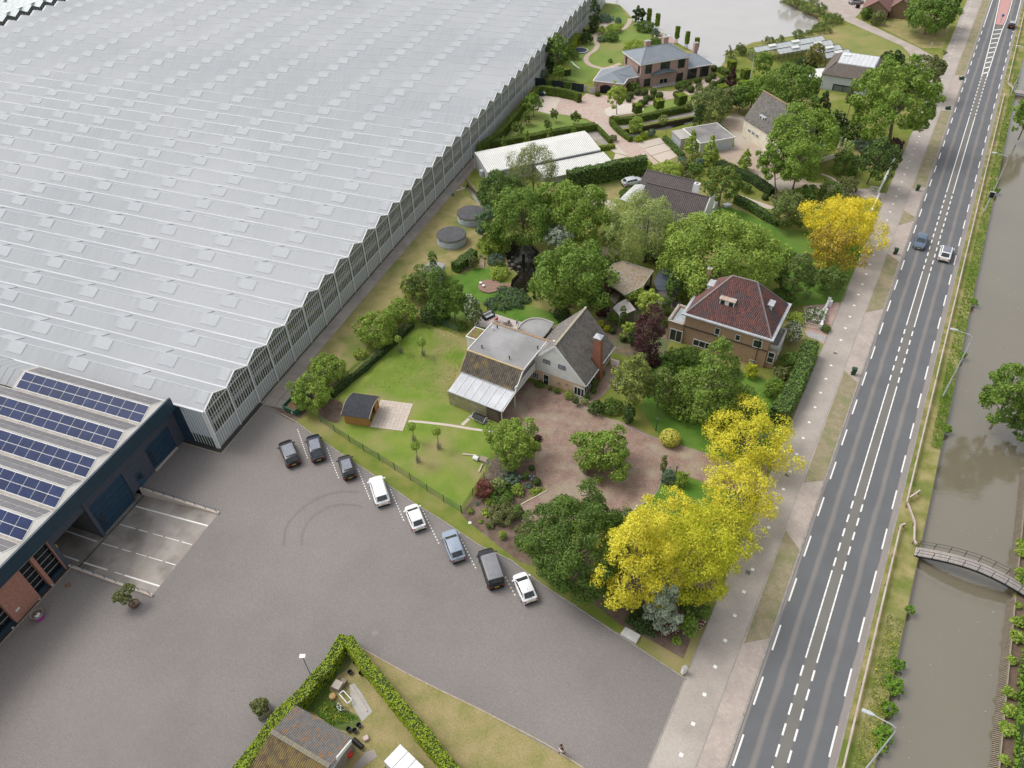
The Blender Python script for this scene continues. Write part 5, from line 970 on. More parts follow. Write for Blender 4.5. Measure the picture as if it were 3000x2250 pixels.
m_=MB();lo=gc*1.5-Vector((0,0,.75));e0=W('P1',1480,160,3.1)-gd*(LG-4.5);p,q=e0+lo,e0+gd*(LG-6)+lo;p2,q2=e0-gd*4.5-gc*4.5-Vector((0,0,.75)),e0-gd*4.5-gc*1.5-Vector((0,0,.75))
m_.add([Vector((p2.x,p2.y,0)),Vector((q2.x,q2.y,0)),q2,p2],[(0,1,2,3)]);m_.obj('end_glass',M('dark_clear_glass',(.08,.10,.10),rough=.1,alpha=.5),T7)
# ---- white metal barns
T8=thing('white_barn','long low barn with white ribbed metal roof behind the weeping tree','barn',(-3.2,130.2,0));H9=Fr((-3.24,130.15),radians(19.8));zb=solve_z('G',310,300,H9,5.2)
m_rib=M('white_ribbed_metal',(.72,.71,.67),(.66,.65,.61),rough=.5,scale=.4,fine=.03);m_bw=M('pale_grey_metal_wall',(.50,.51,.52),(.46,.47,.48),rough=.5)
def ribroof(a,b,c,d,parent,n):   # a-b eave,d-c ridge
    roofplane([a,b,c,d],m_rib,parent,.08);m_rg=M('painted_rib_shadow',(.50,.49,.46));m_=MB()  # ribs get a greyer colour that paints in their shadow lines
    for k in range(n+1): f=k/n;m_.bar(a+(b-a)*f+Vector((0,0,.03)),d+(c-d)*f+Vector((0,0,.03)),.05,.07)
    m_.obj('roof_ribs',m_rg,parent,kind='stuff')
LB=23.6;ribroof(H9(0,0,2.6),H9(LB,0,2.6),H9(LB,5.2,zb),H9(0,5.2,zb),T8,60);ribroof(H9(LB,7.6,3.3),H9(0,7.6,3.3),H9(0,5.2,zb),H9(LB,5.2,zb),T8,60)
walls(H9,.1,LB-.1,.15,7.5,0,2.5,m_bw,T8);m_=MB();m_.add([H9(.05,.15,2.5),H9(.05,7.5,2.5),H9(.05,7.5,3.2),H9(.05,5.2,zb-.1)],[(3,2,1,0)]);m_.add([H9(LB-.05,.15,2.5),H9(LB-.05,7.5,2.5),H9(LB-.05,7.5,3.2),H9(LB-.05,5.2,zb-.1)],[(0,1,2,3)]);m_.obj('gable',m_bw,T8)
m_=MB();m_.box(H9(-.35,2.6,.9),(.6,.9,1.0),H9.a);m_.obj('ventilation_unit',m_bw,T8);m_=MB();m_.bar(H9(-.05,7.4,0),H9(-.05,7.4,3.2),.12);m_.bar(H9(-.05,0,0),H9(-.05,0,2.5),.1);m_.obj('downpipe',m_white,T8);m_=MB();m_.bar(H9(0,-.12,2.5),H9(LB,-.12,2.5),.22,.12);m_.obj('gutter',m_steel,T8)
T9=thing('white_barn','shorter white ribbed metal roof between the long barn and the ivy hedge','barn',H9(14,-4));ribroof(H9(9.5,-4.9,1.6),H9(24.3,-4.9,1.6),H9(24.0,-.35,2.2),H9(9.5,-.35,2.2),T9,38);walls(H9,9.7,23.9,-4.7,-.4,0,1.5,m_bw,T9)
# ---- dark tiled house
T10=thing('dark_roofed_house','house with two dark tiled roofs and a tall white chimney behind the willow','house',W('P3',900,700))
zf=5.9;A_=W('P3',540,195,zf);B_=W('P3',1200,350,zf);H10=Fr((A_.x,A_.y),atan2(B_.y-A_.y,B_.x-A_.x));L10=(B_-A_).length
q=[H10(0,-5.2,1.6),H10(L10,-5.2,1.6),H10(L10,0,zf),H10(0,0,zf)];roofplane(q,m_darktile,T10,.1);tiles('roof_tiles',q,.33,.37,m_darktile,T10)
C_=W('P3',545,65,6.4);vb=(C_-H10.o).dot(H10.v);ub0=(C_-H10.o).dot(H10.u);ub1=(W('P3',1060,185,6.4)-H10.o).dot(H10.u)
q=[H10(ub0,.2,zf-.5),H10(ub1,.2,zf-.5),H10(ub1,vb,6.4),H10(ub0,vb,6.4)];roofplane(q,m_darktile,T10,.1);tiles('roof_tiles',q,.33,.37,m_darktile,T10)
q=[H10(ub1,vb+4,3),H10(ub0,vb+4,3),H10(ub0,vb,6.4),H10(ub1,vb,6.4)];roofplane(q,m_darktile,T10,.1)
cap(H10(ub0,vb,6.45),H10(ub1,vb,6.45),T10,m_darktile,.22);cap(H10(0,0,zf+.05),H10(L10,0,zf+.05),T10,m_darktile,.25)
m_=MB();m_.prism([H10(.2,-5),H10(L10-.2,-5),H10(L10-.2,vb+3.8),H10(.2,vb+3.8)],0,1.7);m_.obj('wall',m_white,T10)
m_=MB();m_.slab([H10(L10-.25,-4.9,1.7),H10(L10-.05,-4.9,1.7),H10(L10-.05,0,zf-.15),H10(L10-.25,0,zf-.15)],.1);m_.add([H10(L10-.05,-5,0),H10(L10-.05,vb,0),H10(L10-.05,vb,5.0),H10(L10-.05,0,zf-.1),H10(L10-.05,-5,1.7)],[(0,1,2,3,4)]);m_.add([H10(.1,-5,0),H10(.1,vb,0),H10(.1,vb,6.2),H10(.1,0,zf-.3),H10(.1,-5,1.6)],[(4,3,2,1,0)]);m_.obj('gable_wall',m_white,T10)
m_=MB();m_.bar(H10(L10+.05,-5.2,1.65),H10(L10+.05,0,zf),.14,.3);m_.obj('barge_board',m_white,T10)
m_=MB();uc=(W('P3',1090,200,6.8)-H10.o).dot(H10.u);m_.hexa([H10(uc-.7,.1,4),H10(uc+.7,.1,4),H10(uc+.7,1.2,4),H10(uc-.7,1.2,4)],[H10(uc-.5,.6,7.4),H10(uc+.5,.6,7.4),H10(uc+.5,1.4,7.4),H10(uc-.5,1.4,7.4)]);co=m_.obj('chimney',m_white,T10)
m_=MB();m_.box(H10(uc,1.0,7.38),(.45,.35,.06),H10.a);m_.obj('flue_opening',m_black,co)
m_=MB();m_.cyl(W('P3',790,305,4.4),.13,.13,.55,8);m_.cyl(W('P3',790,305,4.4)+Vector((0,0,.55)),.18,.12,.1,8);m_.obj('roof_vent',m_black,T10)
pb=WP('P3',[(265,365),(330,300),(420,215),(535,200),(520,330),(440,385),(380,400)],2.5);T=thing('party_tent','white translucent canopy tent at the left end of the dark roofed house','canopy',(pb[0].x,pb[0].y,0));pk=W('P3',385,310,3.1);m_=MB();n_=len(pb);m_.add(pb+[pk],[(i,(i+1) % n_,n_) for i in range(n_)]);m_.obj('canvas',M('milky_canvas',(.66,.66,.64),rough=.6,trans=.2),T)
for p in pb[:4:1]: m_=MB();m_.bar(Vector((p.x,p.y,0)),p,.09);m_.bar(p,pk,.04);m_.obj('tent_pole',m_galv,T)
# ---- gravel-roofed shelter,shade sail and metal canopy
gr=WP('D3',[(420,420),(730,640),(860,570),(1010,500),(1185,245),(850,140),(700,90),(560,130),(420,225),(580,278),(640,258),(650,310)],2.8)
T11=thing('garden_shelter','open garden shelter with gravel and leaf covered flat roof between the two houses','shelter',(15,91,0));m_=MB();m_.slab(gr,.25);m_.obj('roof_slab',m_conc,T11)
cc=sum(gr,Vector())/len(gr);m_=MB();m_.slab([p+(cc-p)*.03+Vector((0,0,.03)) for p in gr],.02);m_.obj('gravel_roof',M('leafy_gravel',(.36,.31,.27),(.26,.21,.17),scale=2.5,fine=.3,c3=(.30,.19,.11),bscale=.5,big=-.2),T11)
m_=MB()
for a_,b_ in zip(gr,gr[1:]+gr[:1]): m_.bar(a_+Vector((0,0,.06)),b_+Vector((0,0,.06)),.12,.12)
m_.obj('roof_edging',m_conc,T11)
for x_,y_ in ((1010,500),(880,560),(1160,260),(730,620),(450,250),(850,160)): p=W('D3',x_,y_,2.6);m_=MB();m_.bar(Vector((p.x,p.y,0)),p,.22);m_.obj('post',M('dark_timber',(.12,.085,.065)),T11)
a_,b_,c_=gr[8],gr[0],gr[9];m_=MB();m_.prism([(gr[8]+(cc-gr[8])*.05),(gr[9]+(cc-gr[9])*.03),(gr[11]+(cc-gr[11])*.03),(gr[0]+(cc-gr[0])*.05)],0,2.5);m_.obj('back_room',M('dark_timber',(.12,.085,.065)),T11)
sp=WP('D3',[(530,840),(590,775),(740,690),(790,730),(900,870),(760,930),(640,978)],2.2);T=thing('shade_sail','white shade sail stretched over the terrace beside the gravel-roofed shelter','sail',(sp[0].x,sp[0].y,0));m_=MB();ct=sum(sp,Vector())/len(sp)-Vector((0,0,.3));m_.add(sp+[ct],[(i,(i+1) % len(sp),len(sp)) for i in range(len(sp))]);m_.obj('sail_cloth',M('white_sail',(.66,.60,.57),trans=.15),T,smooth=True)
for p in (sp[0],sp[2],sp[4],sp[6]): m_=MB();m_.bar(Vector((p.x,p.y,0)),p,.06);m_.obj('pole',m_galv,T)
sheet('terrace_slab',WP('D3',[(420,600),(520,560),(640,640),(620,700),(560,780),(480,720)]),.03,m_slab)
cp=WP('D3',[(1190,410),(1310,170),(1520,160),(1700,350),(1600,560),(1540,570),(1250,510)],2.9);T=thing('metal_canopy','dark blue-grey corrugated canopy under the big maple with grey ground below','canopy',(cp[0].x,cp[0].y,0));m_=MB();m_.slab([cp[0],cp[1],cp[2],cp[3]],.1);m_.slab([cp[0]-Vector((0,0,.0)),cp[3],cp[4]-Vector((0,0,.4)),cp[5]-Vector((0,0,.4)),cp[6]-Vector((0,0,.4))],.06);m_.obj('canopy_roof',M('blue_black_sheet',(.07,.085,.11),(.09,.10,.12),rough=.4),T)
for k in range(14): a_=cp[6]+(cp[5]-cp[6])*k/13-Vector((0,0,.36));m_=MB();m_.bar(a_,a_+(cp[0]-cp[6]).normalized()*1.0+(cp[3]-cp[0])*.0+Vector((0,0,.30)),.09,.05);m_.obj('corrugation',M('blue_black_sheet',(.07,.085,.11)),T)
for p in (cp[6],cp[5],cp[1],cp[3]): m_=MB();m_.bar(Vector((p.x,p.y,0)),Vector((p.x,p.y,2.5)),.12);m_.obj('post',m_blackmetal,T)
sheet('shaded_paving',WP('D3',[(1200,600),(1280,520),(1560,600),(1640,760),(1480,830),(1230,760)]),.022,m_gravelpath)
# ---- summerhouse with curved felt roof on its slab patio
T12=thing('summerhouse','small wooden summerhouse with curved black felt roof beside a slab patio','shed',(-21.6,68,0));H11=Fr((-21.75,67.85),radians(-13.5));SW,SD=3.3,3.7
for k in range(9): m_=MB();m_.prism([H11(0,0),H11(SW,0),H11(SW,.06),H11(0,.06)],k*.19,k*.19+.18);m_.obj('board',M('honey_cladding',(.42,.22,.07),(.34,.17,.055),attr=.6,scale=3),T12)
for k in range(9): m_=MB();m_.prism([H11(SW-.06,.08),H11(SW,.08),H11(SW,.5),H11(SW-.06,.5)] if k<9 else [],k*.19,k*.19+.18);m_.obj('board',MATS['honey_cladding'],T12)
m_=MB();m_.prism([H11(SW-.06,2.6),H11(SW,2.6),H11(SW,SD),H11(SW-.06,SD)],0,1.75);m_.prism([H11(0,SD-.06),H11(SW,SD-.06),H11(SW,SD),H11(0,SD)],0,1.75);m_.prism([H11(0,.06),H11(.06,.06),H11(.06,SD-.06),H11(0,SD-.06)],0,1.75);m_.prism([H11(SW-.5,.6),H11(SW-.45,.6),H11(SW-.45,2.5),H11(SW-.5,2.5)],0,1.7);m_.obj('wall',MATS['honey_cladding'],T12)
m_=MB();NS=10
for k in range(NS):
    y0,y1=-.25+k*(SD+.5)/NS,-.25+(k+1)*(SD+.5)/NS;zz=lambda y: 1.72+.62*sin(pi*(y+.25)/(SD+.5)) if True else 0
    m_.slab([H11(-.2,y0,zz(y0)),H11(SW+.3,y0,zz(y0)),H11(SW+.3,y1,zz(y1)),H11(-.2,y1,zz(y1))],.05)
m_.obj('felt_roof',M('black_felt',(.032,.034,.04),(.045,.048,.055),rough=.85,scale=2),T12)
for u_ in (-.22,SW+.32):
    m_=MB()
    for k in range(NS): y0,y1=-.25+k*(SD+.5)/NS,-.25+(k+1)*(SD+.5)/NS;m_.bar(H11(u_,y0,zz(y0)-.04),H11(u_,y1,zz(y1)-.04),.05,.14)
    m_.obj('roof_trim',M('pale_trim',(.45,.38,.28)),T12)
for v_ in (.1,1.2,2.4,3.6): m_=MB();m_.bar(H11(SW+.02,v_,0),H11(SW+.02,v_,1.75),.08);m_.obj('door_post',MATS['honey_cladding'],T12)
PT=thing('slab_patio','pale slab patio laid in square tiles next to the summerhouse','patio',H11(SW+2,2))
pq=WP('B',[(1145,832),(1375,862),(1447,672),(1222,643)]);ns=9
for i in range(ns):
    for j in range(ns):
        def bl_(s_,t_): return (pq[0]*(1-s_)*(1-t_)+pq[1]*s_*(1-t_)+pq[2]*s_*t_+pq[3]*(1-s_)*t_)
        if (i==0 or i==ns-1) and j in (2,) : pass
        q=[bl_((i+.02)/ns,(j+.02)/ns),bl_((i+.98)/ns,(j+.02)/ns),bl_((i+.98)/ns,(j+.98)/ns),bl_((i+.02)/ns,(j+.98)/ns)]
        m_=MB();m_.prism(q,0,.05+random.random()*.012);m_.obj('paving_tile',m_slab,PT)
# ---- pump house,far brown house,bottom shed and box
ph_=WP('M2',[(1390,1195),(1600,1260),(1680,1130),(1500,1085)],2.1);T=thing('pump_house','low grey pump house with a flat roof hidden in shrubs beside the dry grass','shed',(ph_[0].x,ph_[0].y,0));m_=MB();m_.slab(ph_,.15);m_.obj('roof',m_bitumen,T);cc=sum(ph_,Vector())/4;m_=MB();m_.prism([p+(cc-p)*.08 for p in ph_],0,1.95);m_.obj('wall',m_bw,T)
H12=Fr(tuple(W('P2',75,165).xy),0);a_,b_=W('P2',75,165),W('P2',300,192);H12=Fr((a_.x,a_.y),atan2(b_.y-a_.y,b_.x-a_.x));Lh=(b_-a_).length
T13=thing('brown_brick_house','brown brick house with red-brown tiled roofs at the top edge beside the big dark tree','house',a_);m_bb=M('brown_brick',(.24,.17,.10),(.19,.13,.08),rough=.85,scale=4,fine=.15);m_rt=M('red_brown_tiles',(.24,.13,.115),(.19,.105,.09),attr=.6,rough=.7)
walls(H12,0,Lh,0,12,0,2.5,m_bb,T13,gu=(4.6,'v'))
for s_ in (0,1):
    q=[H12(-.4,-.3,2.35),H12(Lh/2,-.3,4.75),H12(Lh/2,12,4.75),H12(-.4,12,2.35)] if s_==0 else [H12(Lh+.4,-.3,2.35),H12(Lh+.4,12,2.35),H12(Lh/2,12,4.75),H12(Lh/2,-.3,4.75)]
    roofplane(q,m_rt,T13,.12);tiles('roof_tiles',[q[3],q[0],q[1],q[2]] if s_==0 else [q[0],q[1],q[2],q[3]],.4,.45,m_rt,T13)
walls(H12,Lh+.3,Lh+5.2,3.0,12,0,2.6,m_bb,T13,gu=(4.9,'v'),nm='rear_wall')
for s_ in (0,1):
    um_=Lh+2.75;q=[H12(Lh-.1,2.7,2.45),H12(um_,2.7,5.0),H12(um_,12,5.0),H12(Lh-.1,12,2.45)] if s_==0 else [H12(Lh+5.6,2.7,2.45),H12(Lh+5.6,12,2.45),H12(um_,12,5.0),H12(um_,2.7,5.0)]
    roofplane(q,m_rt,T13,.12)
win(T13,(H12(0,-.02,0),H12(8,-.02,0)),'P2',(233,98),(250,128),m_white,1,1,fw=.08);win(T13,(H12(0,-.02,0),H12(8,-.02,0)),'P2',(262,100),(282,132),m_white,1,1,fw=.08)
# bottom corrugated shed
T14=thing('corrugated_shed','old shed with lichen-spotted corrugated roof at the bottom edge inside the hedges','shed',(-20,28,0))
cA,cB,cC,cD=W('C3',355,680,2.3),W('C3',1040,1075,2.3),W('C3',700,1434,2.9),W('C3',0,985,2.9)
H13=Fr((cA.x,cA.y),atan2(cB.y-cA.y,cB.x-cA.x));Ls=(cB-cA).length;W1=-(cC-cA).dot(H13.v)
m_lich=M('lichen_corrugated',(.25,.235,.22),(.20,.19,.18),rough=.9,scale=2.5,fine=.25,c3=(.42,.21,.07),bscale=2.2,big=-.22);m_moss=M('mossy_corrugated',(.20,.16,.09),(.28,.20,.07),rough=.95,scale=1.6,fine=.3,c3=(.13,.10,.07),bscale=1.5)
zR_=3.1
def corr(a,b,c,d,mat,parent,n,amp=.05):   # ridges run a->d
    mb=MB();n2=n*4
    prev=None
    for k in range(n2+1):
        f=k/n2;h=amp*sin(2*pi*k/4+.3);p,q=a+(b-a)*f+Vector((0,0,h)),d+(c-d)*f+Vector((0,0,h))
        if prev: mb.add([prev[0],p,q,prev[1]],[(0,1,2,3)],r=0)
        prev=(p,q)
    return mb
cm=corr(H13(0,0,2.3),H13(Ls,0,2.3),H13(Ls,-3.0,zR_),H13(0,-3.0,zR_),m_lich,T14,34);o=cm.obj('corrugated_roof',m_lich,T14)
cm=corr(H13(0,-6.5,2.2),H13(Ls,-6.5,2.2),H13(Ls,-3.05,zR_-.02),H13(0,-3.05,zR_-.02),m_moss,T14,34);cm.obj('corrugated_roof',m_moss,T14)
cap(H13(0,-3.0,zR_+.05),H13(Ls,-3.0,zR_+.05),T14,M('grey_ridge',(.17,.155,.14),(.24,.2,.12),attr=.5),.4)
walls(H13,.15,Ls-.15,-6.3,-.15,0,2.15,M('weathered_boards',(.26,.23,.19),(.18,.16,.13),scale=3),T14)
m_=MB();m_.bar(H13(Ls+.02,-.3,2.25),H13(Ls+.02,-2.2,2.85),.12,.5);m_.obj('white_gable_board',m_white,T14);m_=MB();m_.bar(H13(Ls-.1,-.9,2.35),H13(Ls-.1,-3.5,2.4),.35,.06);m_.obj('white_gable_board',m_white,T14)
T=thing('white_box_trailer','white flat-topped box trailer at the bottom edge between shed and hedge','trailer',(-10.7,26,0));bx_=WP('C3',[(1605,1145),(1410,1350),(1700,1640),(1900,1434)],2.3);m_=MB();m_.prism(bx_,.3,2.25);m_.obj('body',M('trailer_side',(.50,.52,.53)),T);m_=MB();e_=(bx_[2]-bx_[1])
for k in range(3):
    q=[bx_[1]+e_*(k/3+.01),bx_[1]+e_*((k+1)/3-.01),bx_[0]+e_*((k+1)/3-.01),bx_[0]+e_*(k/3+.01)];m_=MB();m_.slab([p+Vector((0,0,.02)) for p in q],.06);m_.obj('roof_sheet',m_white,T)
for k in (1,2): p=bx_[k];m_=MB();m_.cyl(Vector((p.x,p.y,.3))+(bx_[0]-p)*.0,.3,.3,.2,12,axis=(bx_[0]-bx_[1]));m_.obj('wheel',m_black,T)
# tanks
for (cx_,cy_),lab in (((-9.45,110.5),'nearer round steel water tank with black cover beside the dry grass'),((-6.2,117.5),'farther round steel water tank with black cover half behind the trees')):
    T=thing('water_tank',lab,'tank',(cx_,cy_,0),'round water tanks');m_=MB();m_.cyl((cx_,cy_,0),2.42,2.42,1.6,40);m_.obj('tank_wall',M('corrugated_galvanised',(.36,.41,.46),(.42,.47,.52),rough=.4,scale=3,c3=(.5,.53,.56),bscale=1),T,smooth=True)
    for z_ in (.4,.8,1.2): m_=MB();m_.lathe((cx_,cy_,z_),[(2.43,-.03),(2.47,0),(2.43,.03)],40);m_.obj('tank_seam',MATS['corrugated_galvanised'],T,smooth=True)
    m_=MB();m_.lathe((cx_,cy_,1.45),[(2.5,-.05),(2.52,.05),(2.46,.16),(0.02,.34)],40);m_.obj('tank_cover',M('black_tank_cover',(.075,.075,.08),(.10,.10,.105),rough=.75,scale=1.5),T,smooth=True)
    for k in range(26): a_=k*2*pi/26;m_=MB();m_.bar(Vector((cx_+2.46*cos(a_),cy_+2.46*sin(a_),1.42)),Vector((cx_+2.46*cos(a_+.03),cy_+2.46*sin(a_+.03),1.2-.25*random.random())),.02);m_.obj('cover_cord',m_black,T)
    m_=MB()
    for k in range(60): a_=random.random()*2*pi;m_.box((cx_+2.5*cos(a_),cy_+2.5*sin(a_),1.4+random.random()*.1),(.15,.3,.08),a_)
    m_.obj('moss_clumps',M('moss',(.16,.15,.05)),T,kind='stuff')
# ============================================================ VEHICLES
m_carglass=M('car_glass',(.03,.035,.04),(.05,.055,.06),rough=.08,spec=.6,fine=0)
m_tyre_=M('tyre_rubber',(.02,.02,.02),rough=.8);m_rim=M('alloy_rim',(.45,.46,.47),rough=.35);m_red=M('red_tail_lamp',(.45,.02,.02),rough=.25);m_lamp=M('clear_headlamp',(.70,.72,.74),rough=.15);m_plate=M('yellow_number_plate',(.75,.52,.04),rough=.5);m_plateink=M('plate_lettering',(.02,.02,.02))
def paint(n,c,r=.25): return M('car_paint_'+n,c,tuple(x*.96 for x in c),rough=r,spec=.6,fine=0)
def car(name,label,loc,ang,paintm,L=4.2,Wd=1.75,Ht=1.5,hood=1.0,ws=.75,rw=.45,tail=.15,belt=.92,hoodh=.95,roofm=None,glassroof=False,rails=None,cat='car',van=False,spoiler=False,front_dark=False,group=None,platec=None,text=None):
    """x=forward;built at the origin then moved"""
    T=thing(name,label,cat,(0,0,0),group);hw=Wd/2;xr=-L/2;xf=L/2
    xh=xf-hood;xw=xh-ws;xb=xr+tail+rw;xt=xr+tail        # hood end,roof front,roof rear,tail
    zs=.24
    st=[(xr,.55,.86),(xr+.05,.86,.93),(xt,.93,.985),(xt+.08,.96,.99),(xb,1,1),((xb+xw)/2,1,1),(xw,1,1),(xh,.99,.99),(xh+hood*.35,.98,.97),(xf-.42,.95,.96),(xf-.24,.90,.93),(xf-.11,.82,.86),(xf-.03,.70,.84),(xf,.55,.66)]
    def top(x):
        if x >= xh: f=(x-xh)/(xf-xh);return belt+(hoodh-belt)*0+.02-(.03)*f-.24*f**2.4
        if x <= xt: return belt-.03-.0*(x==xr)-(.22 if x==xr else 0)
        return belt
    secs=[]
    for x,kw,_ in st:
        w=hw*(kw if x<xr+.06 or x>xh else 1)*(1 if abs(x)<L/2-.3 else 1);w=hw*kw if x>0 else hw*(max(kw,.93))
        if x <= xr+.001: w=hw*.84
        if x >= xf-.001: w=hw*.56
        t=top(x);s=[(-w*.93,zs),(-w,zs+.16),(-w,.58),(-w*.985,t-.09),(-w*.93,t),(0,t+.035),(w*.93,t),(w*.985,t-.09),(w,.58),(w,zs+.16),(w*.93,zs)]
        secs.append([Vector((x,a,b)) for a,b in s])
    mb=MB();n=len(secs[0]);vs=[p for s in secs for p in s];fs=[]
    for i in range(len(secs)-1):
        for k in range(n-1): a=i*n+k;fs.append((a,a+1,a+1+n,a+n))
    fs.append(tuple(range(n)));fs.append(tuple(range(len(vs)-n,len(vs)))[::-1]);fs+=[tuple([i*n+n-1,i*n,(i+1)*n,(i+1)*n+n-1])[::-1] for i in range(len(secs)-1)]
    mb.add(vs,[f[::-1] for f in fs],0,.5);mb.obj('body',paintm,T,smooth=True,local=True)
    # cabin: glass band,pillars and roof
    bw_,rw2=hw*.93,hw*(.84 if van else .76);zt=Ht-.06;xwr=xw;xbr=xb
    g=MB();B4=[Vector((xh+.02,-bw_*.95,belt)),Vector((xh+.02,bw_*.95,belt)),Vector((xt+.02,bw_*.93,belt)),Vector((xt+.02,-bw_*.93,belt))]
    R4=[Vector((xwr,-rw2,zt)),Vector((xwr,rw2,zt)),Vector((xbr,rw2*.97,zt-.03)),Vector((xbr,-rw2*.97,zt-.03))]
    def q(nm,a,b,c,d,mt,off=0.0):
        m_=MB();nn=(b-a).cross(d-a).normalized()*off;m_.add([a+nn,b+nn,c+nn,d+nn],[(0,1,2,3)],0,.5);return m_.obj(nm,mt,T,local=True)
    def lp(a,b,f): return a+(b-a)*f
    core=MB();core.hexa([B4[3],B4[0],B4[1],B4[2]],[R4[3],R4[0],R4[1],R4[2]],0,.5);core.obj('pillars',paintm if not front_dark else m_black,T,local=True)
    def inset(a,b,c,d,x=.06,y0=.06,y1=.1):
        a2=lp(lp(a,b,x),lp(d,c,x),y0);b2=lp(lp(b,a,x),lp(c,d,x),y0);c2=lp(lp(b,a,x),lp(c,d,x),1-y1);d2=lp(lp(a,b,x),lp(d,c,x),1-y1);return a2,b2,c2,d2
    q('windscreen',*inset(B4[0],B4[1],R4[1],R4[0]),m_carglass,.008);q('rear_window',*inset(B4[2],B4[3],R4[3],R4[2],.1,.12,.08),m_carglass,.008)
    for s_,(a,b,c,d) in ((1,(B4[1],B4[2],R4[2],R4[1])),(-1,(B4[3],B4[0],R4[0],R4[3]))):
        for f0,f1 in ((.03,.36),(.38,.66),(.68,.93)):
            if s_>0: q('side_window',lp(lp(a,b,f0),lp(d,c,f0),.08),lp(lp(a,b,f1),lp(d,c,f1),.08),lp(lp(a,b,f1),lp(d,c,f1),.86),lp(lp(a,b,f0),lp(d,c,f0),.86),m_carglass if not van or f1<.5 else paintm,.008)
            else: q('side_window',lp(lp(a,b,1-f1),lp(d,c,1-f1),.08),lp(lp(a,b,1-f0),lp(d,c,1-f0),.08),lp(lp(a,b,1-f0),lp(d,c,1-f0),.86),lp(lp(a,b,1-f1),lp(d,c,1-f1),.86),m_carglass if not van or f1<.5 else paintm,.008)
    r=MB();xs=[xwr+.06,xwr-.1,(xwr+xbr)/2,xbr+.1,xbr-.05-(.12 if spoiler else 0)];zz=[zt-.02,zt+.035,zt+.06,zt+.02,zt-.03];vs=[]
    for x,z in zip(xs,zz): vs+=[Vector((x,-rw2*1.03,z-.03)),Vector((x,-rw2*.8,z)),Vector((x,0,z+.015)),Vector((x,rw2*.8,z)),Vector((x,rw2*1.03,z-.03))]
    r.add(vs,[(i*5+k,i*5+k+1,i*5+k+6,i*5+k+5) for i in range(4) for k in range(4)],0,.5);r.obj('roof',roofm or paintm,T,smooth=True,local=True)
    if glassroof: q('glass_roof',Vector((xwr-.06,-rw2*.84,zt+.082)),Vector((xbr+.12,-rw2*.84,zt+.088)),Vector((xbr+.12,rw2*.84,zt+.088)),Vector((xwr-.06,rw2*.84,zt+.082)),M('tinted_roof_glass',(.16,.17,.20),(.20,.21,.24),rough=.12,spec=.7,fine=0),.0)
    if rails:
        for s_ in (-1,1): m_=MB();m_.tube([(xwr-.02,s_*rw2*.94,zt+.03),(xwr-.2,s_*rw2*.94,zt+.085),(xbr+.25,s_*rw2*.93,zt+.085),(xbr+.05,s_*rw2*.93,zt+.02)],.025,5);m_.obj('roof_rail',rails,T,local=True)
    if van:
        for k in range(5): m_=MB();m_.box(((xwr+xbr)/2+.5,-.5+k*.25,zt+.055),(1.9,.05,.02));m_.obj('roof_rib',paintm if not roofm else roofm,T,local=True);m_=MB();m_.box((xbr+.65,-.5+k*.25,zt+.035),(.7,.05,.02));m_.obj('roof_rib',roofm or paintm,T,local=True)
    rad=.32 if L>3.8 else .29
    for x in (xf-.78,xr+.72):
        for s_ in (-1,1):
            m_=MB();m_.cyl((x,s_*(hw-.17),rad),rad,rad,.19*1,18,axis=(0,s_,0));w=m_.obj('wheel',m_tyre_,T,local=True);m_=MB();m_.cyl((x,s_*(hw+.015),rad),rad*.62,rad*.6,.012,12,axis=(0,s_,0));m_.obj('rim',m_rim,w,local=True)
    for s_ in (-1,1):
        m_=MB();m_.hexa([(xr-.012,s_*hw*.86,.60),(xr-.012,s_*hw*.62,.62),(xr+.18,s_*hw*.62,.62),(xr+.16,s_*hw*.97,.62)],[(xr-.005,s_*hw*.86,.80),(xr-.005,s_*hw*.68,.79),(xr+.1,s_*hw*.68,.80),(xr+.16,s_*hw*.97,.84)]);m_.obj('tail_light',m_red,T,local=True)
        m_=MB();m_.hexa([(xf-.02,s_*hw*.70,.55),(xf-.01,s_*hw*.42,.56),(xf-.3,s_*hw*.5,.56),(xf-.42,s_*hw*.93,.56)],[(xf-.07,s_*hw*.72,.71),(xf-.05,s_*hw*.46,.71),(xf-.3,s_*hw*.55,.78),(xf-.44,s_*hw*.92,.80)]);m_.obj('headlight',m_lamp,T,local=True)
        m_=MB();m_.box((xh-.12,s_*(hw+.1),belt+.0),(.14,.2,.13));m_.obj('wing_mirror',paintm,T,local=True)
    m_=MB();m_.box((xr-.015,0,.52),(.03,.50,.11));pl=m_.obj('number_plate',platec or m_plate,T,local=True)
    for k in range(6): m_=MB();m_.box((xr-.034,-.19+k*.075,.545),(.006,.035,.06));m_.obj('plate_character',m_plateink,pl,local=True)
    m_=MB();m_.box((xf+.0,0,.42),(.03,.50,.11));m_.obj('number_plate',platec or m_plate,T,local=True)
    m_=MB();m_.box((xr-.005,0,.26),(.14,Wd*.80,.16));m_.obj('lower_bumper',m_black,T,local=True);m_=MB();m_.box((xf-.08,0,.26),(.1,Wd*.5,.18));m_.obj('lower_bumper',m_black,T,local=True)
    m_=MB();m_.box((xf-.02,0,.5),(.06,.8,.1));m_.obj('grille',m_black,T,local=True)
    m_=MB();m_.cyl((xbr+.25,0,zt+.04),.03,.015,.1,6);m_.obj('aerial',m_black,T,local=True)
    m_=MB();m_.bar((xt-.0,-.25,belt+.06),(xt+.02,.3,belt+.1),.025,.02);m_.obj('wiper',m_black,T,local=True)
    T.location=loc;T.rotation_euler=(0,0,ang);return T
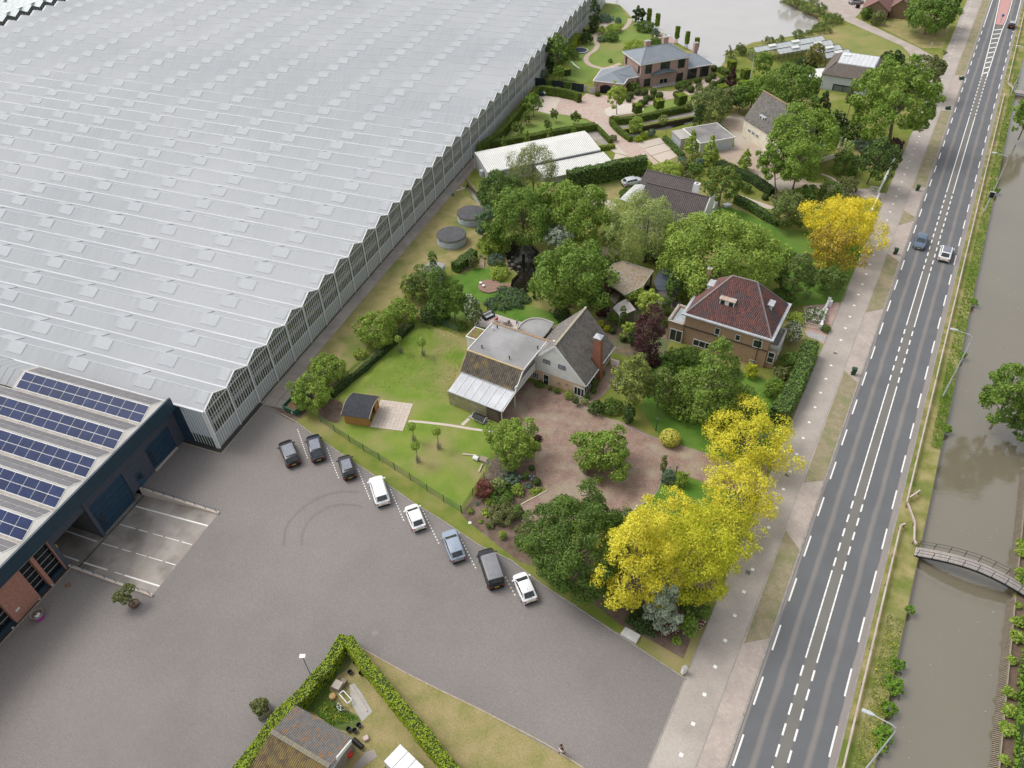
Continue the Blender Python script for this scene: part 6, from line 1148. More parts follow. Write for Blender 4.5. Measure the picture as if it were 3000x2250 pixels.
def carpos(c,rear,front,L,zr=.3,zf=.8):
    r,f=W(c,*rear,zr),W(c,*front,zf);d=f-r;d.z=0;d.normalize();p=r+d*(L/2);p.z=0;return p,atan2(d.y,d.x)
pb_,pn_,pw_,pbl_=paint('black',(.012,.012,.014)),paint('midnight_blue',(.014,.02,.032)),paint('white',(.80,.80,.79)),paint('blue_grey',(.27,.32,.385))
LOT='cars parked along the yard edge'
for nm,lab,c,r,f,L,kw in (
  ('parked_car','black sport utility with silver roof rails, leftmost of the parked row','C1',(300,548),(160,205),4.35,dict(paintm=pb_,Wd=1.82,Ht=1.62,hood=1.0,ws=.6,glassroof=True,rails=m_galv,spoiler=True)),
  ('parked_car','midnight blue hatchback with long light glass roof, second from the left','C1',(645,485),(545,120),4.45,dict(paintm=pn_,Wd=1.80,Ht=1.55,hood=1.05,ws=.6,rw=.75,glassroof=True)),
  ('parked_car','small black hatchback with glass roof just left of the white people carrier','C1',(1080,730),(985,425),3.7,dict(paintm=pb_,Wd=1.68,Ht=1.5,hood=.75,ws=.65,rw=.35,glassroof=True,spoiler=True)),
  ('parked_car','white people carrier with roof rails between the small black and small white hatchbacks','C1',(1540,1098),(1415,695),4.35,dict(paintm=pw_,Wd=1.78,Ht=1.66,hood=.75,ws=.7,rw=.38,rails=m_white)),
  ('parked_car','small white hatchback left of the blue-grey estate','C1',(2045,1440),(1920,1120),3.55,dict(paintm=pw_,Wd=1.66,Ht=1.46,hood=.7,ws=.75,rw=.55)),
  ('parked_car','metallic blue-grey hatchback with glare on its roof, left of the black van','C2',(688,690),(535,262),4.1,dict(paintm=pbl_,Wd=1.77,Ht=1.48,hood=.95,ws=.75,rw=.5)),
  ('parked_van','black van with ribbed roof painted with grey sky light in the parked row','C2',(1215,1062),(1040,510),4.75,dict(paintm=pb_,Wd=1.88,Ht=1.9,hood=.72,ws=.72,rw=.22,tail=.08,belt=1.05,hoodh=1.05,van=True,roofm=M('painted_sky_light_roof',(.22,.22,.23),rough=.3,spec=.6,fine=0),cat='van')),  # grey roof colour paints sky light onto the black van
  ('parked_car','small white hatchback at the right end of the row, right of the van','C2',(1685,1262),(1520,865),3.5,dict(paintm=pw_,Wd=1.66,Ht=1.46,hood=.7,ws=.75,rw=.55))):
    p,a=carpos(c,r,f,L);car(nm,lab,p+Vector((0,0,.012)),a,L=L,group=LOT,**kw)
kids()
ang_r=pi/2-PSI
p=W('N4',600,850,.35);d=RS(-1,0)-RS(0,0);p=p-d*2.0;p.z=.015;car('moving_car','dark blue estate driving towards the camera in the left lane',p,atan2(d.y,d.x),paint('slate_blue',(.10,.14,.20)),L=4.2,Wd=1.75,Ht=1.48,hood=1.05,ws=.7,rw=.45)
p=W('N4',1080,1095,.3);d=RS(1,0)-RS(0,0);p=p+d*2.1;p.z=.015;car('moving_car','white sport utility with glass roof driving away in the right lane',p,atan2(d.y,d.x),pw_,L=4.3,Wd=1.82,Ht=1.6,hood=.95,ws=.65,rw=.5,glassroof=True)
p=W('N5',1405,545,.3);p=p+d*1.9;p.z=.015;car('moving_car','black compact car with light roof beside the pink traffic island',p,atan2(d.y,d.x),pb_,L=3.8,Wd=1.7,Ht=1.45,hood=.9,ws=.5,rw=.4,roofm=M('pale_roof',(.40,.44,.47),rough=.25))
p,a=W('P3',395,175,.7),radians(20);p.z=.02;car('old_car','pale car with blue panels parked in the grass between ivy hedge and tent',p,a,paint('pale_blue_grey',(.55,.57,.60)),L=4.0,Wd=1.7,Ht=1.35,hood=1.1,ws=.4,rw=.5)
p=W('P2',30,8,.7);p.z=.02;car('parked_car','grey car on the farm drive at the top edge',p,radians(10),paint('grey',(.35,.36,.37)),L=4.2,Wd=1.75,Ht=1.45)
# small white sports car / trailer by the villa hedge
p=W('D5',1400,965,.3);T=thing('vintage_tractor','white and blue open vehicle parked against the villa hedge','vehicle',(0,0,0));m_bl=paint('blue',(.02,.09,.25))
m_=MB();m_.hexa([(-1.1,-.35,.45),(1.0,-.4,.45),(1.0,.4,.45),(-1.1,.35,.45)],[(-1.0,-.25,.95),(.7,-.38,.8),(.7,.38,.8),(-1.0,.25,.95)]);m_.obj('body',pw_,T,local=True);m_=MB();m_.hexa([(1.0,-.5,.35),(1.7,-.45,.35),(1.7,.45,.35),(1.0,.5,.35)],[(1.0,-.45,.8),(1.6,-.3,.65),(1.6,.3,.65),(1.0,.45,.8)]);m_.obj('hood',m_bl,T,local=True)
m_=MB();m_.box((-1.2,0,.4),(.7,.9,.45));m_.obj('rear',m_bl,T,local=True);m_=MB();m_.lathe((-.55,0,.9),[(.05,0),(.22,.1),(.24,.3),(.1,.45)],10);m_.obj('seat',m_white,T,local=True)
for x_ in (-1.2,1.3):
    for y_ in (-.6,.45): m_=MB();m_.cyl((x_,y_,.33),.33,.33,.18,14,axis=(0,1,0));m_.obj('wheel',m_tyre_,T,local=True)
T.location=(p.x,p.y,.02);T.rotation_euler=(0,0,radians(8))

# ============================================================ STREET FURNITURE
def wheelie(col,lab,p,a,grp=None,lidc=None):
    T=thing('wheelie_bin',lab,'bin',(0,0,0),grp);m_=MB();m_.hexa([(-.22,-.22,.06),(.22,-.22,.06),(.22,.22,.06),(-.22,.22,.06)],[(-.29,-.29,.98),(.29,-.29,.98),(.29,.29,.98),(-.29,.29,.98)]);m_.obj('body',col,T,local=True)
    m_=MB();m_.hexa([(-.33,-.31,.98),(.33,-.31,.98),(.33,.31,.98),(-.33,.31,.98)],[(-.28,-.28,1.06),(.28,-.28,1.04),(.28,.28,1.04),(-.28,.28,1.06)]);m_.obj('lid',lidc or col,T,local=True)
    for s_ in (-1,1): m_=MB();m_.cyl((-.24,s_*.2,.1),.1,.1,.06,10,axis=(0,s_,0));m_.obj('wheel',m_tyre_,T,local=True)
    m_=MB();m_.bar((-.36,-.25,.95),(-.36,.25,.95),.04);m_.obj('handle',m_black,T,local=True);T.location=p;T.rotation_euler=(0,0,a);return T
m_bgreen=M('dark_green_bin',(.025,.07,.035),rough=.5)
for (c,x,y),lab in ((('L',397,772),'green wheelie bin on the roadside beside the long worn verge, second from the top'),(('L',307,1030),'green wheelie bin by the road just above the triangular verge tip near the brick house'),(('L',137,1517),'lowest green wheelie bin at the roadside, level with the clipped hedge')):
    p=W(c,x,y+0);wheelie(m_bgreen,lab,(p.x,p.y,.035),-PSI+.2)
for (c,x,y),lab in ((('N5',400,1530),'grey-green wheelie bin lying on its side at the far end of the roadside paving'),(('L',512,440),'grey-green wheelie bin lying on its side near the big round tree')):
    p=W(c,x,y,.25);T=wheelie(m_bgreen,lab,(p.x,p.y,.33),0);T.rotation_euler=(0,radians(90),radians(8))
for k,col in enumerate(((.35,.38,.40),(.35,.40,.42),(.75,.30,.04))):
    p=W('D5',1735+k*45,1010+k*12);wheelie(m_black,('black bin with grey lid, left of three by the villa hedge','black bin with pale lid in the middle of the three by the villa hedge','black bin with orange lid, right of three by the villa hedge')[k],(p.x,p.y,.02),.5,lidc=M('bin_lid_%s' % ('grey','pale','orange')[k],col))
for k in range(2): p=W('P2',30+k*16,75);wheelie(m_black,('left black bin by the brown brick house drive','right black bin with a red lid by the brown brick house drive')[k],(p.x,p.y,.02),.3,lidc=M('dark_red_lid',(.3,.05,.04)) if k else None)
# street lamps
def lamp(base,top_z,lab,sign=False):
    T=thing('street_lamp',lab,'street lamp',base,'street lamps along the canal');u=RS(0,-1)-RS(0,0);b=Vector(base);H_=top_z
    m_=MB();m_.tube([b,b+Vector((0,0,3.2))],[.11,.10],10);m_.tube([b+Vector((0,0,3.2)),b+Vector((0,0,H_-.5))],[.085,.06],8);m_.obj('pole',m_galv,T,smooth=True)
    m_=MB();m_.tube([b+Vector((0,0,H_-.5)),b+Vector((0,0,H_))+u*.12,b+Vector((0,0,H_+.22))+u*.5,b+Vector((0,0,H_+.3))+u*1.8],[.055,.05,.045,.04],8);m_.obj('arm',m_galv,T,smooth=True)
    e=b+Vector((0,0,H_+.3))+u*1.75;w=Vector((-u.y,u.x,0));m_=MB();m_.hexa([e-w*.07,e+w*.07,e+u*.35+w*.17,e+u*.35-w*.17][::-1],[e-w*.06+Vector((0,0,.1)),e+w*.06+Vector((0,0,.1)),e+u*.35+w*.14+Vector((0,0,.14)),e+u*.35-w*.14+Vector((0,0,.14))][::-1]);m_.hexa([e+u*.35-w*.17,e+u*.35+w*.17,e+u*.95+w*.16,e+u*.95-w*.16][::-1],[e+u*.35-w*.14+Vector((0,0,.14)),e+u*.35+w*.14+Vector((0,0,.14)),e+u*.92+w*.12+Vector((0,0,.1)),e+u*.92-w*.12+Vector((0,0,.1))][::-1]);m_.obj('lamp_head',M('lamp_head_grey',(.50,.52,.53),rough=.4),T)
    if sign: 
        q=b+Vector((0,0,3.3));d=RS(1,0)-RS(0,0);q=q-d*.2;m_=MB();m_.bar(q+d*.1-u*.45,q+d*.1+u*.45,.14,1.1);s_=m_.obj('speed_display',m_white,T);m_=MB();m_.bar(q-d*.0-u*.38,q-d*.0+u*.38,.12,.96);m_.obj('display_face',m_black,s_)
    return T
lamp(RS(88.0,12.35),10.1,'street lamp with bent arm over the canal edge, nearest the overhanging tree');lamp(RS(141.3,12.4),10.1,'street lamp with a black speed display box on its pole',True)
bb=W('N1',345,1659,0);lamp(RS(34.6,12.45),10.1,'street lamp whose bent arm reaches in at the bottom edge of the photo');lamp(RS(197.7,12.4),10.1,'street lamp by the far footbridge at the upper right')
# guard rail
def rail(pts,lab):
    T=thing('guard_rail',lab,'guard rail',pts[0],'guard rails along the canal verge')
    for i,(a,b) in enumerate(zip(pts[:-1],pts[1:])):
        a,b=Vector(a),Vector(b);L=(b-a).length;n=max(1,int(L/4));
        for k in range(n):
            p,q=a+(b-a)*k/n,a+(b-a)*(k+1)/n;m_=MB();m_.bar(p+Vector((0,0,.62)),q+Vector((0,0,.62)),.07,.28);m_.bar(p+Vector((0,0,.77)),q+Vector((0,0,.77)),.16,.04);m_.obj('rail_beam',M('rusty_pale_rail',(.52,.44,.41),(.42,.33,.30),rough=.6,scale=.8),T)
            m_=MB();m_.bar(p+Vector((0,0,0)),p+Vector((0,0,.6)),.1);m_.obj('rail_post',M('rusty_post',(.22,.13,.10)),T)
rail([RS(69.5,12.05),RS(67.9,11.2)],'short return of the guard rail near the hydrant plate')
rail([RS(63.8,11.35),RS(63.3,10.95),RS(15,11.0)],'long guard rail along the canal below the footbridge');rail([RS(197,11.1),RS(67,11.0)],'long pale guard rail running beside the canal between the two footbridges')
rail([RS(66.9,11.15),RS(64.6,12.2),RS(62.0,12.55),RS(61.6,12.85)],'short kinked guard rail leading to the near footbridge');rail([RS(204,11.2),RS(202,12.3),RS(199.5,12.6)],'short kinked rail by the far footbridge');rail([RS(205,11.25),RS(300,11.25)],'far guard rail beside the canal beyond the upper footbridge')
# near footbridge: arched,curving
T=thing('footbridge','arched wooden footbridge with black railings over the canal','bridge',RS(61.2,13));m_deck=M('grey_deck_boards',(.36,.32,.29),(.29,.26,.24),rough=.85,scale=3,attr=.7)
N_=60;s0,s1,t0,t1=61.15,60.9,12.95,24.3
def bp_(f,off): 
    t=t0+(t1-t0)*f;z=.12+1.25*sin(pi*min(1,f))*1.0;return RS(61.1+off,t,z)
for k in range(N_): a_,b_=(bp_((k+.04)/N_,-.62),bp_((k+.96)/N_,-.62));c_,d_=bp_((k+.96)/N_,.62),bp_((k+.04)/N_,.62);m_=MB();m_.slab([a_,b_,c_,d_],.06);m_.obj('deck_board',m_deck,T)
for off in (-.62,.62):
    m_=MB();P_=[bp_(k/16,off)-Vector((0,0,.16)) for k in range(17)]
    for a_,b_ in zip(P_[:-1],P_[1:]): m_.bar(a_,b_,.1,.22)
    m_.obj('side_beam',m_blackmetal,T);
    for h_ in (1.0,.55):
        m_=MB();m_.tube([bp_(k/16,off*1.05)+Vector((0,0,h_)) for k in range(17)],.022,5);m_.obj('handrail',m_blackmetal,T)
    for k in range(9): p=bp_(.02+k*.12,off*1.05);m_=MB();m_.bar(p-Vector((0,0,.2)),p+Vector((0,0,1.0)),.045);m_.obj('railing_post',m_blackmetal,T)
T=thing('footbridge','flat grey footbridge with white railings at the upper right edge','bridge',RS(201,13));m_=MB();m_.prism([RS(200.2,12.9),RS(202.2,12.9),RS(202.2,24),RS(200.2,24)],-.1,.12);m_.obj('deck',m_deck,T)
for s_ in (200.2,202.2):
    m_=MB();m_.bar(RS(s_,12.9,1.1),RS(s_,24,1.1),.05);m_.bar(RS(s_,12.9,.6),RS(s_,24,.6),.03);m_.obj('handrail',m_galv,T)
    for k in range(8): m_=MB();m_.bar(RS(s_,13+k*1.5,0),RS(s_,13+k*1.5,1.1),.05);m_.obj('railing_post',m_galv,T)
# sloping stake fence on the east bank
T=thing('stake_fence','weathered stake fence leaning along the far canal bank','fence',RS(40,22.4))
for k in range(150):
    s_=30+k*.2
    if 60.2<s_<62.2: continue
    m_=MB();m_.bar(RS(s_,22.15,-.55),RS(s_+.05,22.55,.35),.07);m_.obj('stake',m_wood,T)
m_=MB();m_.bar(RS(29,22.6,.3),RS(59.8,22.6,.3),.12,.08);m_.bar(RS(62.4,22.6,.3),RS(80,22.6,.3),.12,.08);m_.obj('top_rail',m_wood,T)
for k in range(80): s_=62.4+k*.22;m_=MB();m_.bar(RS(s_,22.15,-.55),RS(s_+.05,22.55,.35),.07);m_.obj('stake',m_wood,T)
# bank planking
m_=MB();m_.bar(RS(-60,13.42,-.25),RS(300,13.42,-.25),.05,.5);tag(m_.obj('bank_planking',M('timber_bank',(.20,.14,.10),(.14,.11,.07),scale=1)),'timber planking along the road side of the canal','revetment')
# garden mesh fence
m_mesh=M('green_wire_mesh',(.05,.13,.10),(.07,.16,.12),rough=.6,alpha=.34,fine=0)
def meshfence(pts,lab,h=1.3,step=None):
    T=thing('mesh_fence',lab,'fence',pts[0]);pts=[Vector(p) for p in pts]
    for i,(a,b) in enumerate(zip(pts[:-1],pts[1:])): m_=MB();m_.add([a+Vector((0,0,.05)),b+Vector((0,0,.05)),b+Vector((0,0,h)),a+Vector((0,0,h))],[(0,1,2,3)]);m_.obj('mesh_panel',m_mesh,T)
    for p in pts: m_=MB();m_.bar(p,p+Vector((0,0,h+.08)),.06);m_.obj('fence_post',M('dark_green_post',(.02,.045,.04)),T)
meshfence(WP('B',[(805,795),(905,868),(1008,938),(1105,1000),(1213,1063),(1320,1132),(1430,1203),(1545,1278),(1660,1353),(1780,1425)]),'low green wire mesh fence between garden lawn and parked cars')
meshfence(WP('C4',[(487,1440),(645,1200),(800,960)]),'short green wire mesh fence between lawn and flower bed')
meshfence(WP('B',[(870,600),(1000,490),(1110,400),(1240,290),(1350,190),(1450,100)]),'green wire mesh fence in front of the shrubs along the dry grass',1.2);meshfence(WP('B',[(1590,110),(1640,125),(1690,145),(1760,180)]),'short dark wire fence below the poplars')
# container
cq=WP('B',[(600,755),(655,735),(600,655)],0);a_=W('B',535,685,1.0);b_=W('B',600,750,.0)
p_=[W('M1',1880,835,1.15),W('M1',2040,905,1.15),W('M1',2290,720,1.15),W('M1',2110,600,1.15)]
T=thing('skip_container','green skip container filled with brown garden waste under a round tree','container',(p_[0].x,p_[0].y,0));cc=sum(p_,Vector())/4;m_gr=M('green_skip_paint',(.03,.12,.07),(.04,.14,.085),rough=.5)
lo_=[Vector((p.x,p.y,.12))+(Vector((cc.x,cc.y,.12))-Vector((p.x,p.y,.12)))*.1 for p in p_]
for i in range(4):
    j=(i+1) % 4;m_=MB();tin=[p_[k]+(cc-p_[k])*.07 for k in (i,j)];m_.add([lo_[i],lo_[j],p_[j],p_[i],lo_[i]+(cc-lo_[i])*.08,lo_[j]+(cc-lo_[j])*.08,tin[1],tin[0]],[(0,1,2,3),(5,4,7,6),(3,2,6,7),(1,0,4,5)]);m_.obj('side',m_gr,T)
m_=MB();m_.add(lo_,[(0,1,2,3)]);m_.obj('bottom',m_gr,T);m_=MB();f_=[lo_[i]+(p_[i]-lo_[i])*.6+(cc-p_[i])*.1 for i in range(4)];m_.add(f_+[sum(f_,Vector())/4+Vector((0,0,.3))],[(0,1,4),(1,2,4),(2,3,4),(3,0,4)]);m_.obj('garden_waste',M('brown_garden_waste',(.17,.10,.06),(.12,.09,.04),scale=5,fine=.3),T)
for k in range(4): q1,q2=lo_[0]+(lo_[1]-lo_[0])*(k+.5)/4,p_[0]+(p_[1]-p_[0])*(k+.5)/4;m_=MB();m_.bar(q1,q2,.06,.05);m_.obj('rib',m_gr,T)
m_=MB();q1=p_[0]+(p_[1]-p_[0])*.78-Vector((0,0,.18));m_.bar(q1+Vector((0,-.06,0)),q1+Vector((0,-.04,-.5)),.12,.03);m_.obj('label_sticker',m_white,T)
# garden lamps
def gardenlamp(c,b,t,lab,globes=1,disc=False):
    p=W(c,*b);h=1.9;T=thing('garden_lamp',lab,'lamp',p);m_=MB();m_.tube([p,p+Vector((0,0,h))],[.06,.045],8);m_.obj('pole',m_blackmetal,T)
    if disc: m_=MB();m_.lathe(p+Vector((0,0,h)),[(.05,0),(.32,.02),(.30,.07),(.06,.13),(.02,.18)],16);m_.obj('lamp_shade',m_white,T)
    else:
        for k in range(globes): a=k*2*pi/max(1,globes)+.4;o_=Vector((cos(a)*.28,sin(a)*.28,-.1)) if globes>1 else Vector();m_=MB();m_.lathe(p+o_+Vector((0,0,h)),[(.06,0),(.12,.12),(.13,.28),(.16,.3),(.03,.42)],8);m_.obj('lantern',M('lantern_glass',(.10,.12,.16),rough=.3),T);(globes>1) and MB().bar(p+Vector((0,0,h-.1)),p+o_+Vector((0,0,h)),.03).obj('arm',m_blackmetal,T)
gardenlamp('C4',(1412,412),0,'garden lamp with a round white shade by the edge of the brick driveway',disc=True);gardenlamp('C4',(1465,1095),0,'black garden lamp with three lanterns in the flower bed',3);gardenlamp('D6',(380,1240),0,'black single lantern lamp among ground cover by the front lawn');gardenlamp('D6',(105,550),0,'black lantern lamp in the planting above the golden bush');gardenlamp('C',(735,225),0,'black lamp post on the small lawn by the round deck');gardenlamp('C',(632,305),0,'black lamp beside the lounge sofa')
# yard lamp by the hedge point
p=W('J',865,645);T=thing('yard_lamp','thin grey pole lamp with flat white head above the left hedge','lamp',p);m_=MB();m_.tube([p,p+Vector((0,0,3.9))],.04,6);m_.obj('pole',M('green_grey_pole',(.14,.17,.15)),T);m_=MB();m_.box(p+Vector((-.05,.1,3.9)),(.55,.38,.1),.5-pi/6);m_.obj('lamp_head',m_white,T)
# utility plate and box,manhole frames
q=WP('I',[(1040,1242),(1125,1290),(1100,1335),(1010,1282)],.25);m_=MB();m_.prism(q,0,.28);tag(m_.obj('concrete_cover',M('white_concrete',(.62,.60,.56))),'flat white rectangular cover on the grass edge below the yellow trees','cover')
p=W('I',1370,1505);T=thing('utility_box','white utility cabinet standing on the grass tip by the cycle path','cabinet',p);m_=MB();m_.box(p,(.42,.32,1.05),.4);m_.obj('cabinet',m_white,T);m_=MB();m_.box(p+Vector((0,0,1.05)),(.48,.38,.06),.4);m_.obj('lid',m_conc,T)
for c,x,y,lab in (('J',1378,292,'square manhole frame in the yard near the hedge tip'),('N6',825,890,'rusty square cover in the yard by the black gravel border'),('I',1795,938,'pale square patch in the cycle path')):
    if lab[0] != 'p': p=W(c,x,y);m_=MB();m_.box((p.x,p.y,.012),(.62,.62,.008),.55);tag(m_.obj('manhole_cover',M('rusty_cover',(.24,.13,.10)) if 'rusty' in lab else M('paving_cover',(.25,.215,.195))),lab,'manhole cover')
p=W('C2',838,155);T=thing('stone_ring','small pale round stone with a hole beside the soil bed','stone',p);m_=MB();m_.lathe(p,[(.12,.0),(.19,.02),(.19,.12),(.1,.13),(.08,.05)],14);m_.obj('ring',m_white,T)
# flower pots and planters in the yard
def potplant(c,b,lab,r0,r1,h,mat,blobs,leaf,trunk=0,ang=None,square=False):
    p=W(c,*b);T=thing('planter',lab,'planter',p);m_=MB()
    if square:
        for i in range(4):
            a=ang+i*pi/2;u_=Vector((cos(a),sin(a),0));w_=Vector((-u_.y,u_.x,0));m_=MB();q=p+u_*r0;m_.hexa([q-w_*r0,q-w_*r0-u_*.06,q+w_*r0-u_*.06,q+w_*r0][::-1] if False else [q-w_*r0,q+w_*r0,q+w_*r0-u_*.06,q-w_*r0-u_*.06],[x+Vector((0,0,h)) for x in [q-w_*r0,q+w_*r0,q+w_*r0-u_*.06,q-w_*r0-u_*.06]]);m_.obj('side',mat,T)
        m_=MB();m_.box(p,(r0*1.9,r0*1.9,h*.8),ang);m_.obj('soil',m_soil,T)
    else:
        m_.lathe(p,[(r0,.0),(r1,h),(r1*.88,h),(r1*.85,h-.08)],20,caps=False);m_.obj('pot',mat,T,smooth=True);m_=MB();m_.cyl(p+Vector((0,0,h-.1)),r1*.86,r1*.86,.03,16);m_.obj('soil',m_soil,T)
    POTS.append((T,p,h,blobs,leaf,trunk));return T
POTS=[]
potplant('N6',(490,1290),'tapered grey and magenta pot with lime shrub and white pebbles beside the brick wall',.38,.62,.9,M('grey_plastic_pot',(.28,.26,.26)),[((-.3,.1,.15),.38,.25),((.05,.4,.2),.3,.22)],'lime')
p=W('N6',490,1290);T=POTS[-1][0];m_=MB();
m_.lathe(p+Vector((0,0,0)),[(.46,.12),(.56,.52),(.56,.53)],20,caps=False);m_.obj('magenta_band',M('magenta_band',(.45,.02,.32),rough=.4),T)
for k in range(16): m_=MB();m_.box(p+Vector((.02+.4*random.random()*.9,-.35+.35*random.random(),.84+.05*random.random())),(.16,.12,.08),random.random()*3);m_.obj('pebble',m_white,T)
potplant('N6',(1640,1130),'cloud-pruned olive bonsai in a round brown bowl at the end of the ramp wall',.4,.55,.38,M('brown_pot',(.14,.085,.055)),[((-1.0,-.1,1.5),.55,.42),((-.1,.45,1.9),.6,.45),((-.2,-.35,1.35),.5,.36)],'olive',trunk=1)
potplant('J',(480,930),'wispy olive bush in a square wooden planter on the yard',.62,0,.7,M('grey_planter_wood',(.36,.32,.29),(.28,.25,.22)),[((-.15,.1,.45),.75,.55)],'olive',ang=.55,square=True)
potplant('D2',(885,1360),'white urn with a clipped ball plant beside the bay window',.22,.38,.5,m_white,[((0,0,.35),.42,.42)],'box')
# bench-like slabs on the lawn next to the dead shrub
p=W('C4',690,665,.3);T=thing('stone_bench','white cylindrical block with rough timber slab on the lawn edge','block',(p.x,p.y,0));m_=MB();m_.tube([Vector((p.x-.35,p.y+.1,.3)),Vector((p.x+.25,p.y-.25,.3))],.3,12);m_.obj('white_block',m_white,T);m_=MB();q=W('C4',790,690,.25);m_.box((q.x,q.y,.12),(.95,.75,.25),-.5);m_.obj('timber_slab',m_wood,T)
for a_,b_,lab in (((498,618),(690,635),'pale timber beam lying on the lawn left of the white block'),((725,865),(775,755),'short pale timber beam lying below the white block')): A_,B_=W('C4',*a_,.1),W('C4',*b_,.1);m_=MB();m_.bar(A_,B_,.16,.14);tag(m_.obj('timber_beam',m_slab),lab,'beam')
# dog-kennel like hutch
p=W('C4',740,160);a_=atan2(*((W('C4',840,190)-W('C4',600,85)).yx));T=thing('rabbit_hutch','small black and white hutch with gabled felt roof beside the plank screen','hutch',(0,0,0));
m_=MB();m_.box((0,0,.12),(1.5,.6,.55));m_.obj('body',m_wood,T,local=True)
for s_ in (-1,1): m_=MB();m_.slab([(-.95,0,1.05),(.95,0,1.05),(.95,s_*.5,.68),(-.95,s_*.5,.68)],.05);m_.obj('roof',m_black,T,local=True);m_=MB();m_.bar((s_*.95,-.5,.66),(s_*.95,0,1.04),.04,.1);m_.bar((s_*.95,.5,.66),(s_*.95,0,1.04),.04,.1);m_.obj('roof_trim',m_white,T,local=True)
for k in range(4): m_=MB();m_.bar((-.72+k*.48,-.31,.1),(-.72+k*.48,-.31,.68),.06);m_.obj('frame_bar',m_white,T,local=True)
m_=MB();m_.bar((-.75,-.32,.18),(.75,-.32,.18),.05);m_.obj('frame_bar',m_white,T,local=True);T.location=(p.x,p.y,.03);T.rotation_euler=(0,0,a_)
# hose,play things,furniture on the patio
hp=[W('B',1668+45+45*cos(t)*1.2,188+18*sin(2*t)) for t in np.linspace(0,2*pi,24)];m_=MB();m_.tube([p+Vector((0,0,.04)) for p in hp],.045,5);tag(m_.obj('garden_hose',M('yellow_hose',(.50,.48,.20)),smooth=True),'pale yellow hose lying in a figure of eight on the lawn','hose')
sofa_c=(W('D1',455,545)+W('D1',630,470)+W('D1',560,395))/3;a_=W('D1',455,575);b_=W('D1',635,490);F_=Fr((a_.x,a_.y),atan2(b_.y-a_.y,b_.x-a_.x));T=thing('lounge_sofa','black wicker sofa with pale cushions on the patio','sofa',a_);Lq=(b_-a_).length
m_=MB();m_.prism([F_(0,0),F_(Lq,0),F_(Lq,.9),F_(0,.9)],.05,.35);m_.obj('base',m_black,T);m_=MB();m_.prism([F_(0,.75),F_(Lq,.75),F_(Lq,.95),F_(0,.95)],.35,.85);m_.prism([F_(0,0),F_(.15,0),F_(.15,.75),F_(0,.75)],.35,.65);m_.prism([F_(Lq-.15,0),F_(Lq,0),F_(Lq,.75),F_(Lq-.15,.75)],.35,.65);m_.obj('frame',m_black,T)
m_cush=M('pale_grey_cushion',(.50,.52,.54))
for k in range(2): u0_,u1_=.17+k*(Lq-.34)/2,.15+(k+1)*(Lq-.34)/2;m_=MB();m_.prism([F_(u0_,.05),F_(u1_,.05),F_(u1_,.7),F_(u0_,.7)],.35,.48);m_.prism([F_(u0_,.58),F_(u1_,.58),F_(u1_,.74),F_(u0_,.74)],.48,.85);m_.obj('cushion',m_cush,T)
def chair(c,x,y,lab,mat,a=0.0):
    p=W(c,x,y);T=thing('garden_chair',lab,'chair',(0,0,0));m_=MB();m_.box((0,0,.38),(.46,.46,.05));m_.obj('seat',mat,T,local=True);m_=MB();m_.box((-.22,0,.42),(.04,.44,.45));m_.obj('backrest',mat,T,local=True)
    for sx in (-.19,.19):
        for sy in (-.19,.19): m_=MB();m_.bar((sx,sy,0),(sx,sy,.38),.035);m_.obj('leg',m_blackmetal,T,local=True)
    T.location=(p.x,p.y,.025);T.rotation_euler=(0,0,a)
chair('D1',655,585,'red garden chair near the sofa',M('red_plastic',(.55,.07,.08)),2.2);chair('D1',910,660,'dark garden chair at the right of the patio table',m_wood,-.8);chair('D1',310,655,'dark wicker armchair at the left end of the patio',M('brown_wicker',(.13,.11,.1)),.3);chair('D1',1060,650,'wire garden chair next to the curved roof',m_galv,-.5)
p=W('D1',800,620);T=thing('garden_table','pale rectangular garden table on the patio','table',p);m_=MB();m_.box(p+Vector((0,0,.68)),(1.2,.75,.05),-.5);m_.obj('table_top',m_conc,T)
for sx in (-.5,.5):
    for sy in (-.3,.3): m_=MB();m_.bar(p+Vector((sx*.88+sy*.48,-sx*.48+sy*.88,0)),p+Vector((sx*.88+sy*.48,-sx*.48+sy*.88,.68)),.05);m_.obj('leg',m_blackmetal,T)
# round deck
dc=W('G',370,1348,.2);T=thing('round_deck','round reddish timber deck with a short jetty over the fish pond','deck',dc);rx=(W('G',460,1348,.2)-W('G',280,1348,.2)).length/2;m_dk=M('reddish_deck',(.32,.20,.15),(.25,.155,.12),attr=.8,scale=3)
nk=26
for k in range(nk):
    y=-rx+2*rx*(k+.5)/nk;hx=math.sqrt(max(.01,rx*rx-y*y));F_=Fr((dc.x,dc.y),radians(20));q=[F_(-hx,y-rx/nk*.9),F_(hx,y-rx/nk*.9),F_(hx,y+rx/nk*.9),F_(-hx,y+rx/nk*.9)];m_=MB();m_.prism(q,.08,.2);m_.obj('deck_plank',m_dk,T)
jt=WP('G',[(452,1325),(545,1325),(552,1345),(540,1368),(455,1372)],.16)
for k in range(9): f0,f1=k/9+.01,(k+1)/9-.01;q=[jt[0]+(jt[1]-jt[0])*f0,jt[0]+(jt[1]-jt[0])*f1,jt[4]+(jt[3]-jt[4])*f1,jt[4]+(jt[3]-jt[4])*f0];m_=MB();m_.prism(q,.04,.16);m_.obj('deck_plank',m_dk,T)
for k,(x_,y_) in enumerate(((300,1333),(322,1355))): p=W('G',x_,y_,.2);m_=MB();m_.lathe(p,[(.14,0),(.2,.12),(.26,.3),(.22,.32)],12);tag(m_.obj('stool',m_white),('upper','lower')[k]+' white stool on the round deck','stool')
p0=W('G',310,1180);T=thing('garden_steps','small wooden steps at the far edge of the bright lawn','steps',p0)
